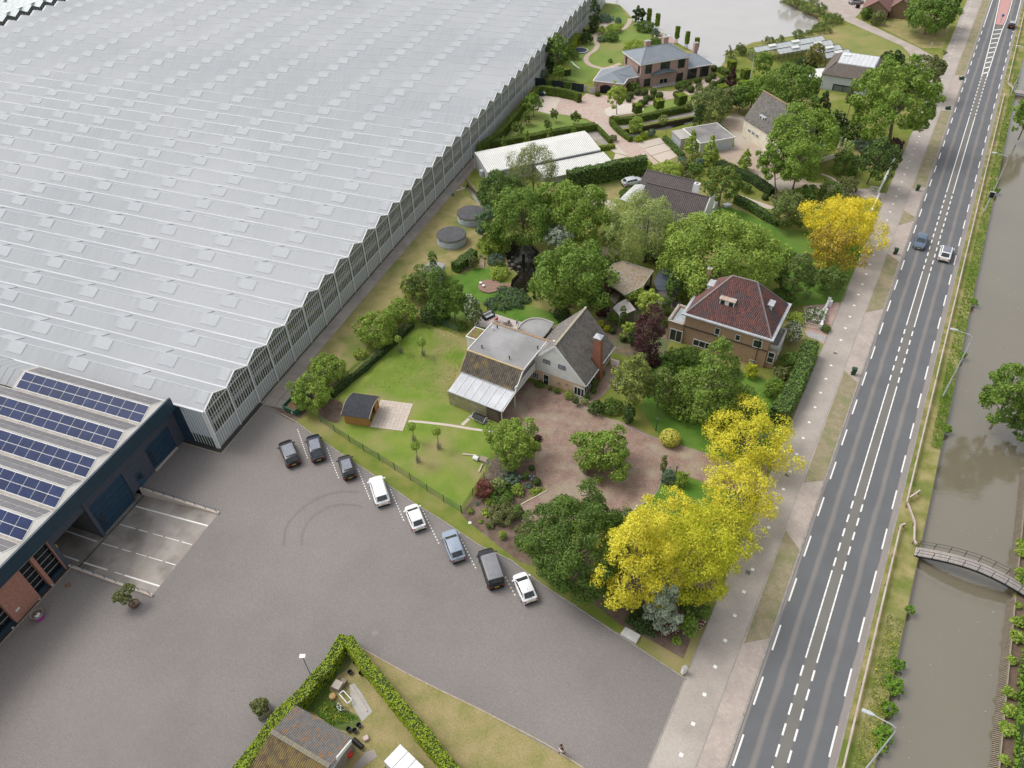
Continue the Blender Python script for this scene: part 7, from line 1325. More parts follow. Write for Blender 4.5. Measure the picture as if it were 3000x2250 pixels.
for k in range(7): m_=MB();m_.box(W('G',310,1203-k*8,.0),(.75,.2,.12+k*.05),-.1);m_.obj('step',M('pale_timber',(.50,.38,.28)),T)
# pond rocks
m_rock=M('pond_rock',(.10,.085,.07),(.20,.17,.14),rough=.9,scale=3,fine=.2)
def rock(p,r,seed):
    R=random.Random(seed);bm=bmesh.new();bmesh.ops.create_icosphere(bm,subdivisions=2,radius=r)
    for v in bm.verts: v.co *= .75+.45*R.random();v.co.z *= .6
    me=bpy.data.meshes.new('rock');bm.to_mesh(me);bm.free();me.materials.append(m_rock);return me
for k,(x_,y_,r_) in enumerate(((530,1150,.5),(560,1180,.6),(590,1160,.45),(610,1200,.5),(520,1190,.45),(545,1215,.4),(600,1240,.35),(560,1120,.5),(500,1110,.4),(180,1215,.55),(200,1200,.4),(330,1130,.5),(300,1110,.45))):
    p=W('G',x_,y_,0);o=link('rock',rock(p,r_*.62,k));o.location=(p.x,p.y,.1);tag(o,('%s boulder counted clockwise round the fish pond rockery' % ordw(k)) if k<9 else ('boulder at the left of the bright lawn, larger one','boulder at the left of the bright lawn, smaller one','boulder behind the wooden steps, right one','boulder behind the wooden steps, left one')[k-9],'rock','boulders round the fish pond')
# things in the hedge plot
p=W('C3',860,450,.4);T=thing('storage_cabinet','beige metal cabinet lying among junk in the hedge plot','cabinet',(p.x,p.y,0));m_=MB();m_.box((p.x,p.y,.05),(.8,.8,.7),-.45);m_.obj('cabinet',M('beige_metal',(.42,.36,.31)),T);m_=MB();q=W('C3',925,410,.3);m_.box((q.x,q.y,.05),(.5,.6,.5),-.45);m_.obj('crate',M('brown_crate',(.25,.2,.16)),T)
def frame_rect(c,pts,z,w,mat,nm,lab,cat):
    P=WP(c,pts,z);m_=MB()
    for a,b in zip(P,P[1:]+P[:1]): m_.bar(a,b,w,w)
    o=m_.obj(nm,mat);return tag(o,lab,cat)
frame_rect('C3',[(875,545),(925,505),(1025,615),(975,660)],.5,.08,m_white,'window_frame','empty white window frame leaning over junk in the hedge plot','frame')
A_,B_=W('C3',1008,438,.1),W('C3',1212,750,.1);m_=MB();m_.bar(A_,B_,.1,.08);tag(m_.obj('long_pole',m_slab),'long pale pole lying on the concrete slab in the hedge plot','pole')
# bicycle
p=W('C3',925,660,.35);T=thing('bicycle','white bicycle lying against the junk below the window frame','bicycle',(0,0,0))
for x_ in (-.5,.5):
    m_=MB();m_.tube([(x_+.33*cos(t),.0,.33+.33*sin(t)) for t in np.linspace(0,2*pi,21)],.022,4);m_.obj('wheel',m_black,T,local=True)
for a_,b_ in (((-.5,0,.33),(-.15,0,.8)),((-.15,0,.8),(.35,0,.78)),((.35,0,.85),(.5,0,.33)),((-.15,0,.8),(-.05,0,.33)),((-.05,0,.33),(.35,0,.75)),((-.5,0,.33),(-.05,0,.33))): m_=MB();m_.bar(a_,b_,.035);m_.obj('frame_tube',m_white,T,local=True)
m_=MB();m_.bar((.33,-.25,.95),(.33,.25,.95),.03);m_.obj('handlebar',m_galv,T,local=True);m_=MB();m_.box((-.2,0,.85),(.25,.14,.06));m_.obj('saddle',m_black,T,local=True)
T.location=(p.x,p.y,.12);T.rotation_euler=(radians(55),0,-.7)
for k,(x_,y_,lab) in enumerate(((1075,180,'black bucket near the hedge tip inside the plot'),(1012,298,'black bucket on the bare patch in the hedge plot'),(1145,310,'black plastic sack by the right hedge in the plot'),(1118,935,'black tub next to the corrugated shed'),(1068,1000,'large black tub against the shed corner'),(995,985,'small black tub behind the shed'))): p=W('C3',x_,y_);m_=MB();m_.lathe(p,[(.16,0),(.24,.34),(.25,.36),(.2,.34),(.18,.1)],12);tag(m_.obj('bucket',m_black),lab,'bucket')
p=W('C3',1100,1140,.3);m_=MB();m_.tube([Vector((p.x-.45,p.y+.35,.3)),Vector((p.x+.45,p.y-.35,.3))],[.26,.22],12);tag(m_.obj('barrel',m_black),'black barrel lying beside the corrugated shed','barrel')
p=W('C3',995,1265,.5);m_=MB();m_.lathe((p.x,p.y,.1),[(.1,0),(.3,.2),(.33,.4),(.28,.6),(.1,.72)],14);tag(m_.obj('gas_bottle',M('bright_red',(.6,.03,.02),rough=.4),smooth=True),'bright red round canister under the shed gable','canister')
p=W('C3',1195,1075,.2);m_=MB();m_.box((p.x,p.y,.03),(.45,.4,.28),.5);tag(m_.obj('crate',M('red_white_crate',(.6,.45,.42))),'small pale and red crate on the dry grass','crate')
p=W('C3',995,50,.2);m_=MB();m_.box((p.x,p.y,.03),(.42,.26,.2),.7);tag(m_.obj('white_box',m_white),'small white box inside the tip of the hedge plot','box')
p=W('C3',795,570,.3);m_=MB();m_.lathe((p.x,p.y,.02),[(.3,0),(.36,.2),(.3,.35),(.1,.4)],10);tag(m_.obj('woven_basket',M('tan_wicker',(.42,.28,.12))),'tan wicker lump beside the beige cabinet','basket')
# person
def person(loc,ang):
    T=thing('person','person in a dark top and light grey shorts walking on the edge of the yard','person',loc,None)
    V_=[(0,0,.92),(0,.0,1.12),(0,.01,1.34),(0,.02,1.47),(0,.04,1.56),(0,.05,1.68),(.1,0,.86),(.12,.08,.48),(.12,-.04,.08),(.12,.12,.03),(-.1,0,.86),(-.12,-.10,.48),(-.12,-.28,.12),(-.12,-.14,.05),(.19,.01,1.42),(.25,-.06,1.16),(.22,.08,.93),(.2,.13,.85),(-.19,.01,1.42),(-.26,.0,1.16),(-.24,.16,.97),(-.22,.22,.92)]
    Ed=[(0,1),(1,2),(2,3),(3,4),(4,5),(0,6),(6,7),(7,8),(8,9),(0,10),(10,11),(11,12),(12,13),(3,14),(14,15),(15,16),(16,17),(3,18),(18,19),(19,20),(20,21)]
    rad=[.15,.14,.16,.09,.06,.095,.1,.065,.045,.04,.1,.065,.045,.04,.065,.045,.035,.03,.065,.045,.035,.03]
    def skin(nm,mat,idx,grow,over=None):
        mp={j: i for i,j in enumerate(idx)};me=bpy.data.meshes.new(nm);me.from_pydata([V_[j] for j in idx],[(mp[a],mp[b]) for a,b in Ed if a in mp and b in mp],[]);me.materials.append(mat)
        o=bpy.data.objects.new(nm,me);COL.objects.link(o);md=o.modifiers.new('skin','SKIN');md.use_smooth_shade=True
        for i,j in enumerate(idx): r=rad[j]*grow;me.skin_vertices[0].data[i].radius=(r,r*.85)
        me.skin_vertices[0].data[0].use_root=True;s_=o.modifiers.new('sub','SUBSURF');s_.levels=s_.render_levels=2;o.parent=T;return o
    m_skin=M('skin',(.50,.30,.22),rough=.6)
    skin('body',m_skin,list(range(22)),1.0);skin('top',M('dark_brown_top',(.045,.02,.018)),[1,2,3,14,15,18,19],1.17);skin('shorts',M('light_grey_shorts',(.50,.50,.52)),[0,6,7,10,11],1.2)
    bm=bmesh.new();bmesh.ops.create_uvsphere(bm,u_segments=12,v_segments=8,radius=.115)
    for v in bm.verts: v.co=Vector((v.co.x,v.co.y-.02,v.co.z*1.05))
    me=bpy.data.meshes.new('hair');bm.to_mesh(me);bm.free();me.materials.append(M('dark_hair',(.03,.022,.018)));h=bpy.data.objects.new('hair',me);COL.objects.link(h);h.location=(0,.03,1.73);h.parent=T
    for s_ in (-1,1): m_=MB();m_.box((s_*.12,.06 if s_>0 else -.2,.0),(.09,.26,.07));m_.obj('shoe',m_black,T,local=True)
    T.location=loc;T.rotation_euler=(0,0,ang)
pp=W('X',1644,2207);person((pp.x,pp.y,.03),2.2)
# gates,walls and fences near the cycle path
def picket(a,b,h,n,lab,mat=m_white,nm='picket_gate',cat='gate'):
    T=thing(nm,lab,cat,a);a,b=Vector(a),Vector(b)
    for k in range(n+1): p=a+(b-a)*k/n;m_=MB();m_.bar(p,p+Vector((0,0,h)),.06);m_.obj('picket',mat,T)
    for z in (h*.25,h*.95): m_=MB();m_.bar(a+Vector((0,0,z)),b+Vector((0,0,z)),.05);m_.obj('rail',mat,T)
    return T
picket(W('D7',190,1500),W('D7',365,1535),.9,9,'cream picket gate beside the white flowering shrub',m_cream)
def lowwall(pts,lab,h=.9,w=.3,mat=m_white):
    T=thing('garden_wall',lab,'wall',pts[0])
    for a,b in zip(pts[:-1],pts[1:]): m_=MB();m_.bar(Vector(a)+Vector((0,0,h/2)),Vector(b)+Vector((0,0,h/2)),w,h);m_.obj('wall_section',mat,T)
    for p in pts: m_=MB();m_.box(p,(w*1.5,w*1.5,h*1.15),-PSI);m_.obj('pillar',mat,T)
    return T
lowwall([W('D7',375,1530),W('D7',425,1370)],'short white wall right of the picket gate');lowwall([W('D7',405,1370),W('D7',465,1250),W('D7',480,1280)],'white gate wall by the red paving');lowwall([W('D7',920,290),W('D7',1000,110)],'white wall above the golden tree, left of the cycle path',.8,.25);lowwall([W('H',1860,735),W('H',1925,610)],'low white wall by the wrought gates',.8,.25);lowwall([W('F',1345,1480),W('F',1440,1290)],'upper low white wall beside the dark tree',.7,.22)
picket(W('H',1790,715),W('H',1865,728),1.0,8,'upper white wrought iron gate leaf at the cottage drive',nm='iron_gate');picket(W('H',1762,780),W('H',1840,800),1.0,8,'lower white wrought iron gate leaf at the cottage drive',nm='iron_gate')
# villa screens
A_,B_=W('D5',1158,830),W('D5',1985,945);T=thing('screen_fence','dark navy panel fence with two ivy sections between glasshouse and villa','fence',A_)
n_=30
for k in range(n_):
    f=k/n_;
    if .28 <= f<.40 or .63 <= f<.75: continue
    a,b=A_+(B_-A_)*f,A_+(B_-A_)*(k+.94)/n_;m_=MB();m_.bar(a+Vector((0,0,.95)),b+Vector((0,0,.95)),.06,1.9);m_.obj('panel_board',M('navy_board',(.018,.025,.035)),T)
for k in range(7): p=A_+(B_-A_)*k/6;m_=MB();m_.bar(p,p+Vector((0,0,2.0)),.12);m_.obj('post',m_black,T)
IVYSEC=[(A_+(B_-A_)*.28,A_+(B_-A_)*.40),(A_+(B_-A_)*.63,A_+(B_-A_)*.75)]
for (x0,x1,y),lab in (((1985,2040,945),'narrow white gate leaf at the end of the navy fence'),((2078,2170,968),'wide pale gate leaf against the villa garage')):
    a,b=W('D5',x0,y),W('D5',x1,y-15 if x0<2000 else y-2);T=thing('board_gate',lab,'gate',a)
    for k in range(6): p,q=a+(b-a)*k/6,a+(b-a)*(k+.92)/6;m_=MB();m_.bar(p+Vector((0,0,.8)),q+Vector((0,0,.8)),.05,1.5);m_.obj('board',M('pale_grey_board',(.52,.50,.50)),T)
# trampoline,slide,flagpole,pond furniture
p=W('D5',1940,258,.25);T=thing('trampoline','sunken round trampoline with white rim on the villa lawn','trampoline',(p.x,p.y,0));m_=MB();m_.cyl((p.x,p.y,.02),1.7,1.7,.18,28);m_.obj('mat',M('dark_blue_mat',(.035,.045,.07)),T);m_=MB();m_.lathe((p.x,p.y,.15),[(1.72,.0),(2.0,.02),(2.02,.1),(1.72,.12)],28,caps=False);m_.obj('rim',M('pale_rim',(.48,.50,.52)),T,smooth=True)
a_,b_=W('D5',1785,440,1.1),W('D5',1915,550,.15);T=thing('garden_slide','pale green slide on the villa lawn','slide',b_);m_=MB();Pc=[a_,a_+(b_-a_)*.4+Vector((0,0,-.1)),a_+(b_-a_)*.75+Vector((0,0,-.1)),b_,b_+(b_-a_)*.06]
for q0,q1 in zip(Pc[:-1],Pc[1:]): m_.bar(q0,q1,.5,.06)
m_.obj('chute',M('pale_green_plastic',(.50,.62,.50),rough=.4),T);m_=MB();pc_=W('D5',1775,520);
for dx in (-.25,.25): m_.bar(pc_+Vector((dx,0,0)),pc_+Vector((dx,0,1.7)),.1)
m_.obj('tower_post',M('pale_timber',(.50,.38,.28)),T)
p=W('F',258,705);T=thing('flagpole','tall white flagpole among the clipped blocks by the villa','flagpole',p);m_=MB();m_.tube([p,p+Vector((0,0,6.2))],[.09,.05],8);m_.obj('pole',m_white,T);m_=MB();m_.lathe(p+Vector((0,0,6.2)),[(.03,0),(.08,.05),(.08,.12),(.02,.18)],8);m_.obj('finial',m_galv,T)
p=W('I',1283,550);T=thing('marker_pole','slim white pole with a red tip on the front lawn','pole',p);m_=MB();m_.tube([p,p+Vector((0,0,1.5))],.05,8);m_.obj('pole',m_white,T);m_=MB();m_.tube([p+Vector((0,0,1.5)),p+Vector((0,0,1.68))],.055,8);m_.obj('tip',M('signal_red',(.6,.06,.03)),T)
p=W('N5',1195,445);T=thing('traffic_sign','round blue and white keep-right sign at the tip of the pink island','sign',(p.x,p.y,.12));q_=p+Vector((0,0,.12));m_=MB();m_.bar(q_,q_+Vector((0,0,1.6)),.06);m_.obj('pole',m_blackmetal,T);dd=(RS(-1,0)-RS(0,0));m_=MB();m_.cyl(q_+Vector((0,0,1.75)),.36,.36,.03,20,axis=dd+Vector((0,0,.25)));s_=m_.obj('sign_disc',M('sign_blue',(.05,.12,.40),rough=.4),T)
c0=q_+Vector((0,0,1.75))+dd*.05;w_=Vector((-dd.y,dd.x,0));m_=MB();m_.bar(c0+w_*-.16+Vector((0,0,.16))+dd*.01,c0+w_*.14+Vector((0,0,-.16))+dd*.01,.07,.02);m_.bar(c0+w_*.16+Vector((0,0,-.18))+dd*.01,c0+w_*-.06+Vector((0,0,-.16))+dd*.01,.06,.02);m_.bar(c0+w_*.16+Vector((0,0,-.18))+dd*.01,c0+w_*.13+Vector((0,0,.04))+dd*.01,.06,.02);m_.obj('arrow',m_white,s_)
for (x_,y_),lab in (((1240,1140),'upper orange timber post at the edge of the slab parking'),((1372,1245),'lower orange timber post at the edge of the slab parking')): p=W('E',x_,y_);m_=MB();m_.bar(p,p+Vector((0,0,2.6)),.12);tag(m_.obj('timber_post',M('orange_timber',(.45,.22,.06))),lab,'post')
p=W('P2',718,450);m_=MB();m_.bar(p,p+Vector((0,0,1.5)),.16);tag(m_.obj('white_post',m_galv),'slim grey post in the grass by the farm drive junction','post')
p=W('E',845,85);T=thing('steel_mast','thin lattice mast on the pond shore behind the villa','mast',p);m_=MB()
for dx,dy in ((-.4,-.4),(.4,-.4),(0,.5)): m_.bar(p+Vector((dx,dy,0)),p+Vector((dx*.3,dy*.3,6)),.05)
for k in range(6): z=k;m_.bar(p+Vector((-.4+.05*k,-.4,z)),p+Vector((.4-.05*k,-.4+.05*k,z+1)),.03)
m_.obj('lattice',m_galv,T)
# footbridge rail and pipes by the creek
A_,B_=W('P4',150,365),W('P4',435,60);T=thing('path_railing','rusty low railing at the path edge above the creek','railing',A_);m_=MB();m_.bar(A_+Vector((0,0,.9)),B_+Vector((0,0,.9)),.06);m_.obj('top_rail',m_wood,T)
for k in range(9): p=A_+(B_-A_)*k/8;m_=MB();m_.bar(p,p+Vector((0,0,.9)),.07);m_.obj('post',m_wood,T)
A_,B_=W('P4',310,300,.1),W('P4',595,635,.1);m_=MB();m_.bar(A_,B_,.25,.35);tag(m_.obj('bank_beam',m_wood),'weathered timber beam along the creek bank','beam')
m_=MB();m_.tube([W('P4',120,535,.3),W('P4',285,485,.3),W('P4',200,462,.3)],.07,8);tag(m_.obj('drain_pipe',m_white),'bent white pipe beside the creek','pipe')
m_=MB();m_.lathe(W('P4',52,630),[(.1,0),(.26,.2),(.25,.42),(.05,.5)],12);tag(m_.obj('green_float',M('teal_plastic',(.04,.25,.17)),smooth=True),'round green container on the dry grass beside the path','container')
# rowing boats at the terrace,birdbath etc
p=W('D4',1215,250,.3);T=thing('white_boat','small white boat at the waterside terrace behind the villa','boat',(p.x,p.y,-.5));m_=MB();m_.hexa([(p.x-1.2,p.y-.4,-.55),(p.x+1.2,p.y-.4,-.55),(p.x+1.0,p.y+.3,-.55),(p.x-1.0,p.y+.3,-.55)],[(p.x-1.6,p.y-.6,.0),(p.x+1.7,p.y-.6,.0),(p.x+1.2,p.y+.5,.0),(p.x-1.2,p.y+.5,.0)]);m_.obj('hull',m_white,T)
p=W('D4',1140,290,.1);T=thing('fire_bowl','round brick seat ring on the waterside terrace','seating',p);m_=MB();m_.lathe((p.x,p.y,0),[(1.5,0),(1.5,.5),(1.15,.5),(1.1,.1)],24,caps=False);m_.obj('ring_wall',m_slab,T)
for (x_,y_),lab in (((630,830),'upper white bench slab on the lawn under the round dark tree'),((650,838),'lower white bench slab on the lawn under the round dark tree')): p=W('H',x_-5,y_-8,.4);m_=MB();m_.box((p.x,p.y,.02),(1.3,.45,.42),.3);tag(m_.obj('stone_bench',m_white),lab,'bench')
p=W('H',755,985);T=thing('doghouse','tiny white A-frame on the lawn beside the big maple','hutch',p);m_=MB();m_.bar(p+Vector((-.5,0,0)),p+Vector((0,0,.9)),.1,.1);m_.bar(p+Vector((.5,0,0)),p+Vector((0,0,.9)),.1,.1);m_.obj('frame',m_white,T);m_=MB();m_.slab([p+Vector((.5,0,.02)),p+Vector((.5,.6,.02)),p+Vector((0,.6,.9)),p+Vector((0,0,.9))],.04);m_.obj('side',m_redbrick,T)
p=W('C',1690,925);T=thing('boulder','large pale boulder on the brick path beside the house','stone',p);o_=link('stone',rock(p,.62,44),T,local=True);o_.data.materials[0]=m_slab;o_.location=(0,0,.2)
# ============================================================ VEGETATION
def unit(v): return v/np.maximum(np.linalg.norm(v,axis=1,keepdims=True),1e-9)
def leafmesh(name,P,N,S,R,mat,asp=(.55,.9),droop=0):
    n=len(P);N=unit(N);T=rng.normal(size=(n,3))
    if droop: T=T*(1-droop)+np.array([0,0,-1.])*droop*1.5
    T=unit(T-(T*N).sum(1,keepdims=True)*N);B=np.cross(N,T);S=S[:,None];A=rng.uniform(asp[0],asp[1],(n,1))
    J=lambda: rng.uniform(.62,1.15,(n,1));v=np.empty((n,4,3));v[:,0]=P-T*S*.5*J()-B*S*A*.5*J();v[:,1]=P+T*S*.5*J()-B*S*A*.5*J()+N*S*.12;v[:,2]=P+T*S*.5*J()+B*S*A*.5*J();v[:,3]=P-T*S*.5*J()+B*S*A*.5*J()-N*S*.1
    me=bpy.data.meshes.new(name);me.vertices.add(n*4);me.vertices.foreach_set('co',v.ravel());me.loops.add(n*4);me.loops.foreach_set('vertex_index',np.arange(n*4,dtype=np.int32))
    me.polygons.add(n);me.polygons.foreach_set('loop_start',np.arange(0,n*4,4,dtype=np.int32));me.polygons.foreach_set('loop_total',np.full(n,4,dtype=np.int32))
    me.update();me.validate();me.materials.append(mat);at=me.attributes.new('rnd','FLOAT','FACE');at.data.foreach_set('value',R.astype(np.float32));return me
def crown_points(R,rz,style,leaf,cover):
    """returns points,normals,random tint for a crown centred at 0"""
    if style=='column' or style=='cone': K=int(30+10*rz/R)
    K=dict(round=64,willow=42,clump=170,open=40,column=60,cone=70,dense=110,flame=70)[style];lr=dict(round=.25,willow=.30,clump=.2,open=.22,column=.42,cone=.30,dense=.17,flame=.24)[style]
    i=np.arange(K)+.5;ph=np.arccos(1-1.62*i/K);th=pi*(1+5**.5)*i+rng.uniform(-.25,.25,K);D=np.stack([np.cos(th)*np.sin(ph),np.sin(th)*np.sin(ph),np.cos(ph)],1)+rng.normal(size=(K,3))*.1
    if style=='column': f=rng.uniform(-1,1,K);D=np.stack([np.cos(th)*.6*np.sqrt(1-f**4*.8),np.sin(th)*.6*np.sqrt(1-f**4*.8),f],1)
    if style=='cone': f=rng.uniform(0,1,K)**.8;r=(1-f)*.85+.05;D=np.stack([np.cos(th)*r,np.sin(th)*r,f*1.85-.92],1)
    k=rng.uniform(.66,.92,K)[:,None] if style not in ('column','cone') else 1.0
    if style in ('clump','dense'): k=rng.uniform(.8,.95,K)[:,None]
    if style in ('open','flame'): k=rng.uniform(.5,1.02,K)[:,None]
    C=D*k*np.array([R,R,rz]);ex=1+.16*np.sin(3*th+rng.uniform(0,6))+.1*np.sin(5*th);C[:,:2] *= ex[:,None]
    lrad=lr*R*rng.uniform(.65,1.35,K);
    if style=='cone': lrad *= (1.25-.95*np.clip((D[:,2]+.92)/1.85,0,1))
    wgt=lrad**2;wgt /= wgt.sum();n=int(cover*4*pi*R*R*(.5+.5*rz/R)/leaf**2*.95);n=max(60,n)
    li=rng.choice(K,n,p=wgt);out=unit(C[li]/np.array([R,R,rz]));d=unit(rng.normal(size=(n,3))+out*.9+np.array([0,0,.35]))
    rad=lrad[li][:,None]*rng.uniform(.55,1.12,(n,1));P=C[li]+d*rad*np.array([1,1,.85])
    if style in ('flame',): P+=d*rad*rng.uniform(0,.35,(n,1))*(rng.random((n,1))<.2)
    if style=='willow': P[:,2] -= rng.uniform(0,1,n)**2*lrad[li]*1.0
    # drop leaves buried in other lobes
    keep=np.ones(n,bool)
    for q in range(K):
        dd=np.linalg.norm((P-C[q])/np.array([1,1,.85]),axis=1);keep &= ~((dd<lrad[q]*.62) & (li != q) & (rng.random(n)<.85))
    P,d,li=P[keep],d[keep],li[keep];N=unit(d*.8+rng.normal(size=P.shape)*.55+np.array([0,0,.25]))
    tint=rng.uniform(0,1,K)[li]*.45+rng.random(len(P))*.55
    return P,N,tint,C,lrad
LM={}
def lm(k):
    D=dict(maple=((.105,.185,.024),(.25,.37,.055)),bright=((.20,.30,.04),(.40,.50,.10)),mid=((.07,.14,.024),(.17,.26,.045)),dark=((.028,.062,.016),(.07,.12,.026)),conifer=((.055,.105,.022),(.16,.25,.04)),
      yellow=((.60,.54,.03),(.88,.79,.10)),yellowgreen=((.38,.42,.02),(.60,.60,.045)),gold=((.62,.50,.02),(.88,.73,.06)),bronze=((.24,.19,.035),(.46,.32,.05)),olive=((.12,.145,.045),(.24,.26,.09)),willow=((.21,.27,.075),(.40,.46,.16)),silver=((.24,.29,.20),(.42,.47,.35)),
      purple=((.035,.014,.018),(.12,.045,.045)),lime=((.27,.37,.045),(.48,.57,.12)),hedge=((.09,.15,.014),(.19,.26,.025)),hedgebright=((.20,.28,.014),(.36,.45,.03)),ivy=((.07,.135,.025),(.17,.27,.05)),box=((.06,.10,.022),(.14,.185,.045)),goldbox=((.60,.57,.08),(.76,.70,.16)),brown=((.14,.11,.05),(.20,.17,.07)),flower=((.50,.50,.40),(.70,.70,.60)),white=((.62,.62,.54),(.75,.75,.7)),blue=((.10,.165,.11),(.19,.27,.18)),grey=((.26,.24,.20),(.36,.33,.28)),weed=((.10,.20,.022),(.20,.34,.035)),reed=((.14,.19,.055),(.25,.27,.10)),red=((.16,.05,.035),(.30,.12,.08)),fruit=((.11,.18,.035),(.22,.29,.07)))
    if k not in LM: LM[k]=leafmat(k+'_leaves',D[k][0],D[k][1],.32 if k in ('yellow','gold','yellowgreen','lime','bright') else .22)
    return LM[k]
def place(c,x,y,w,h,tc):
    s=CR[c][2];p=W(c,x,y,3.0)
    for _ in range(4):
        m=px_m(p);R=w*s/2/m;d=ray(c,x,y);el=atan2(-d[2],hypot(d[0],d[1]));hh=h*s/2/m;rz=max(.45*R,math.sqrt(max(.01,hh*hh-(R*sin(el))**2))/cos(el));rz=min(rz,2.6*R+.5);zc=rz*.95+tc;p=W(c,x,y,zc)
    return p,R,rz
def tree(c,x,y,w,h,lab,style='round',col='mid',tc=1.0,leaf=None,cover=1.0,cat='tree',name='tree',base=None,mix=None,group=None,stem=True,asp=(.55,.9)):
    p,R,rz=place(c,x,y,w,h,tc);leaf=leaf or (.30 if R>2.6 else .22 if R>1.2 else .15)
    leaf *= .86 if p.y<125 else 1.0
    P,N,tint,C,lr=crown_points(R,rz,style,leaf,cover*3.1)
    b=W(c,*base) if base else Vector((p.x,p.y,0));b.z=0
    T=thing(name,lab,cat,b,group);off=np.array([p.x,p.y,p.z]);P=P+off;lo=P[:,2]<.05;P[lo,2]=.05+rng.random(lo.sum())*.2
    S=leaf*rng.uniform(.65,1.35,len(P));
    if mix:
        msk=rng.random(len(P))<mix[1];me=leafmesh('crown',P[~msk],N[~msk],S[~msk],tint[~msk],lm(col),asp,.6 if style=='willow' else 0);link('crown',me,T);link('blossom' if mix[0] in ('flower','white') else 'new_leaves',leafmesh('leaves2',P[msk]+N[msk]*.06,N[msk],S[msk]*.9,tint[msk],lm(mix[0]),asp),T)
    else: link('crown',leafmesh('crown',P,N,S,tint,lm(col),asp,.6 if style=='willow' else 0),T)
    if stem:
        r0=max(.05,R*.045);m_=MB();q=Vector((p.x,p.y,p.z));m_.tube([b,b+(q-b)*.45+Vector((0,0,.2)),q+Vector((0,0,rz*.35))],[r0*1.25,r0*.85,r0*.3],8)
        for k in range(0,len(C),max(1,len(C)//(14 if R>2 else 6))): cc=Vector(C[k])+q;st_=b+(q-b)*random.uniform(.5,.95);m_.tube([st_,st_+(cc-st_)*.5+Vector((0,0,.15)),cc],[r0*.4,r0*.25,r0*.1],5)
        m_.obj('trunk',m_bark,T,smooth=True)
    return T
# -- clipped shapes
def surf_leaves(polys,dens,leaf,col,name='foliage',parent=None,jitter=.04,up=.3):
    Ps,Ns=[],[]
    for q in polys:
        q=[np.array(v) for v in q]
        for tri in ((0,1,2),(0,2,3)) if len(q)==4 else ((0,1,2),):
            a,b,c=(q[i] for i in tri);cr=np.cross(b-a,c-a);A=np.linalg.norm(cr)/2;n=rng.poisson(A*dens)
            if n==0 or A<1e-6: continue
            u,v=rng.random(n),rng.random(n);f=u+v>1;u[f],v[f]=1-u[f],1-v[f];nn=cr/(2*A);Ps.append(a+(b-a)*u[:,None]+(c-a)*v[:,None]+nn*rng.normal(size=(n,1))*jitter);Ns.append(np.tile(nn,(n,1))+rng.normal(size=(n,3))*.5+np.array([0,0,up]))
    P=np.concatenate(Ps);N=np.concatenate(Ns);return link(name,leafmesh(name,P,N,leaf*rng.uniform(.6,1.4,len(P)),rng.random(len(P)),lm(col)),parent)
m_core=M('hedge_core',(.025,.04,.012),(.04,.055,.02),rough=.95)
def hedge(pts,w,h,lab,col='hedge',leaf=.13,wob=.04,cover=1.5,name='hedge',cat='hedge',taper=1.0,dens=None,z0=0):
    pts=[Vector((p[0],p[1],0)) for p in pts];fine=[]
    for a,b in zip(pts[:-1],pts[1:]):
        n=max(1,int((b-a).length/.8));fine+=[a+(b-a)*k/n for k in range(n)]
    fine.append(pts[-1]);T=thing(name,lab,cat,fine[0]);L_,R_=[],[];n=len(fine)
    for i,p in enumerate(fine):
        d=(fine[min(i+1,n-1)]-fine[max(i-1,0)]).normalized();nn=Vector((-d.y,d.x,0));ww=w/2*(1+random.uniform(-wob,wob)*2);L_.append(p+nn*ww);R_.append(p-nn*ww)
    H_=[h*(1+random.uniform(-wob,wob)) for _ in fine];Z=lambda p,z: Vector((p.x,p.y,z));polys=[];core=MB()
    def tp(i,s): a,b=(L_[i],R_[i]) if s else (R_[i],L_[i]);return Z(a+(b-a)*(1-taper)/2,H_[i])
    for i in range(n-1):
        a0,a1,b0,b1=Z(L_[i],z0),Z(L_[i+1],z0),Z(R_[i],z0),Z(R_[i+1],z0);polys+=[(a1,a0,tp(i,1),tp(i+1,1)),(b0,b1,tp(i+1,0),tp(i,0)),(tp(i,1),tp(i,0),tp(i+1,0),tp(i+1,1))]
    polys+=[(Z(L_[0],z0),Z(R_[0],z0),tp(0,0),tp(0,1)),(Z(R_[-1],z0),Z(L_[-1],z0),tp(n-1,1),tp(n-1,0))]
    for q in polys:
        c=sum(q,Vector())/4;core.add([v+(Vector((0,0,0))) for v in q],[(0,1,2,3)])
    cm_=core.obj('inner_branches',m_core,T)
    surf_leaves(polys,cover*1.25/(leaf*leaf*.7),leaf,col,'foliage',T,jitter=leaf*.35);return T
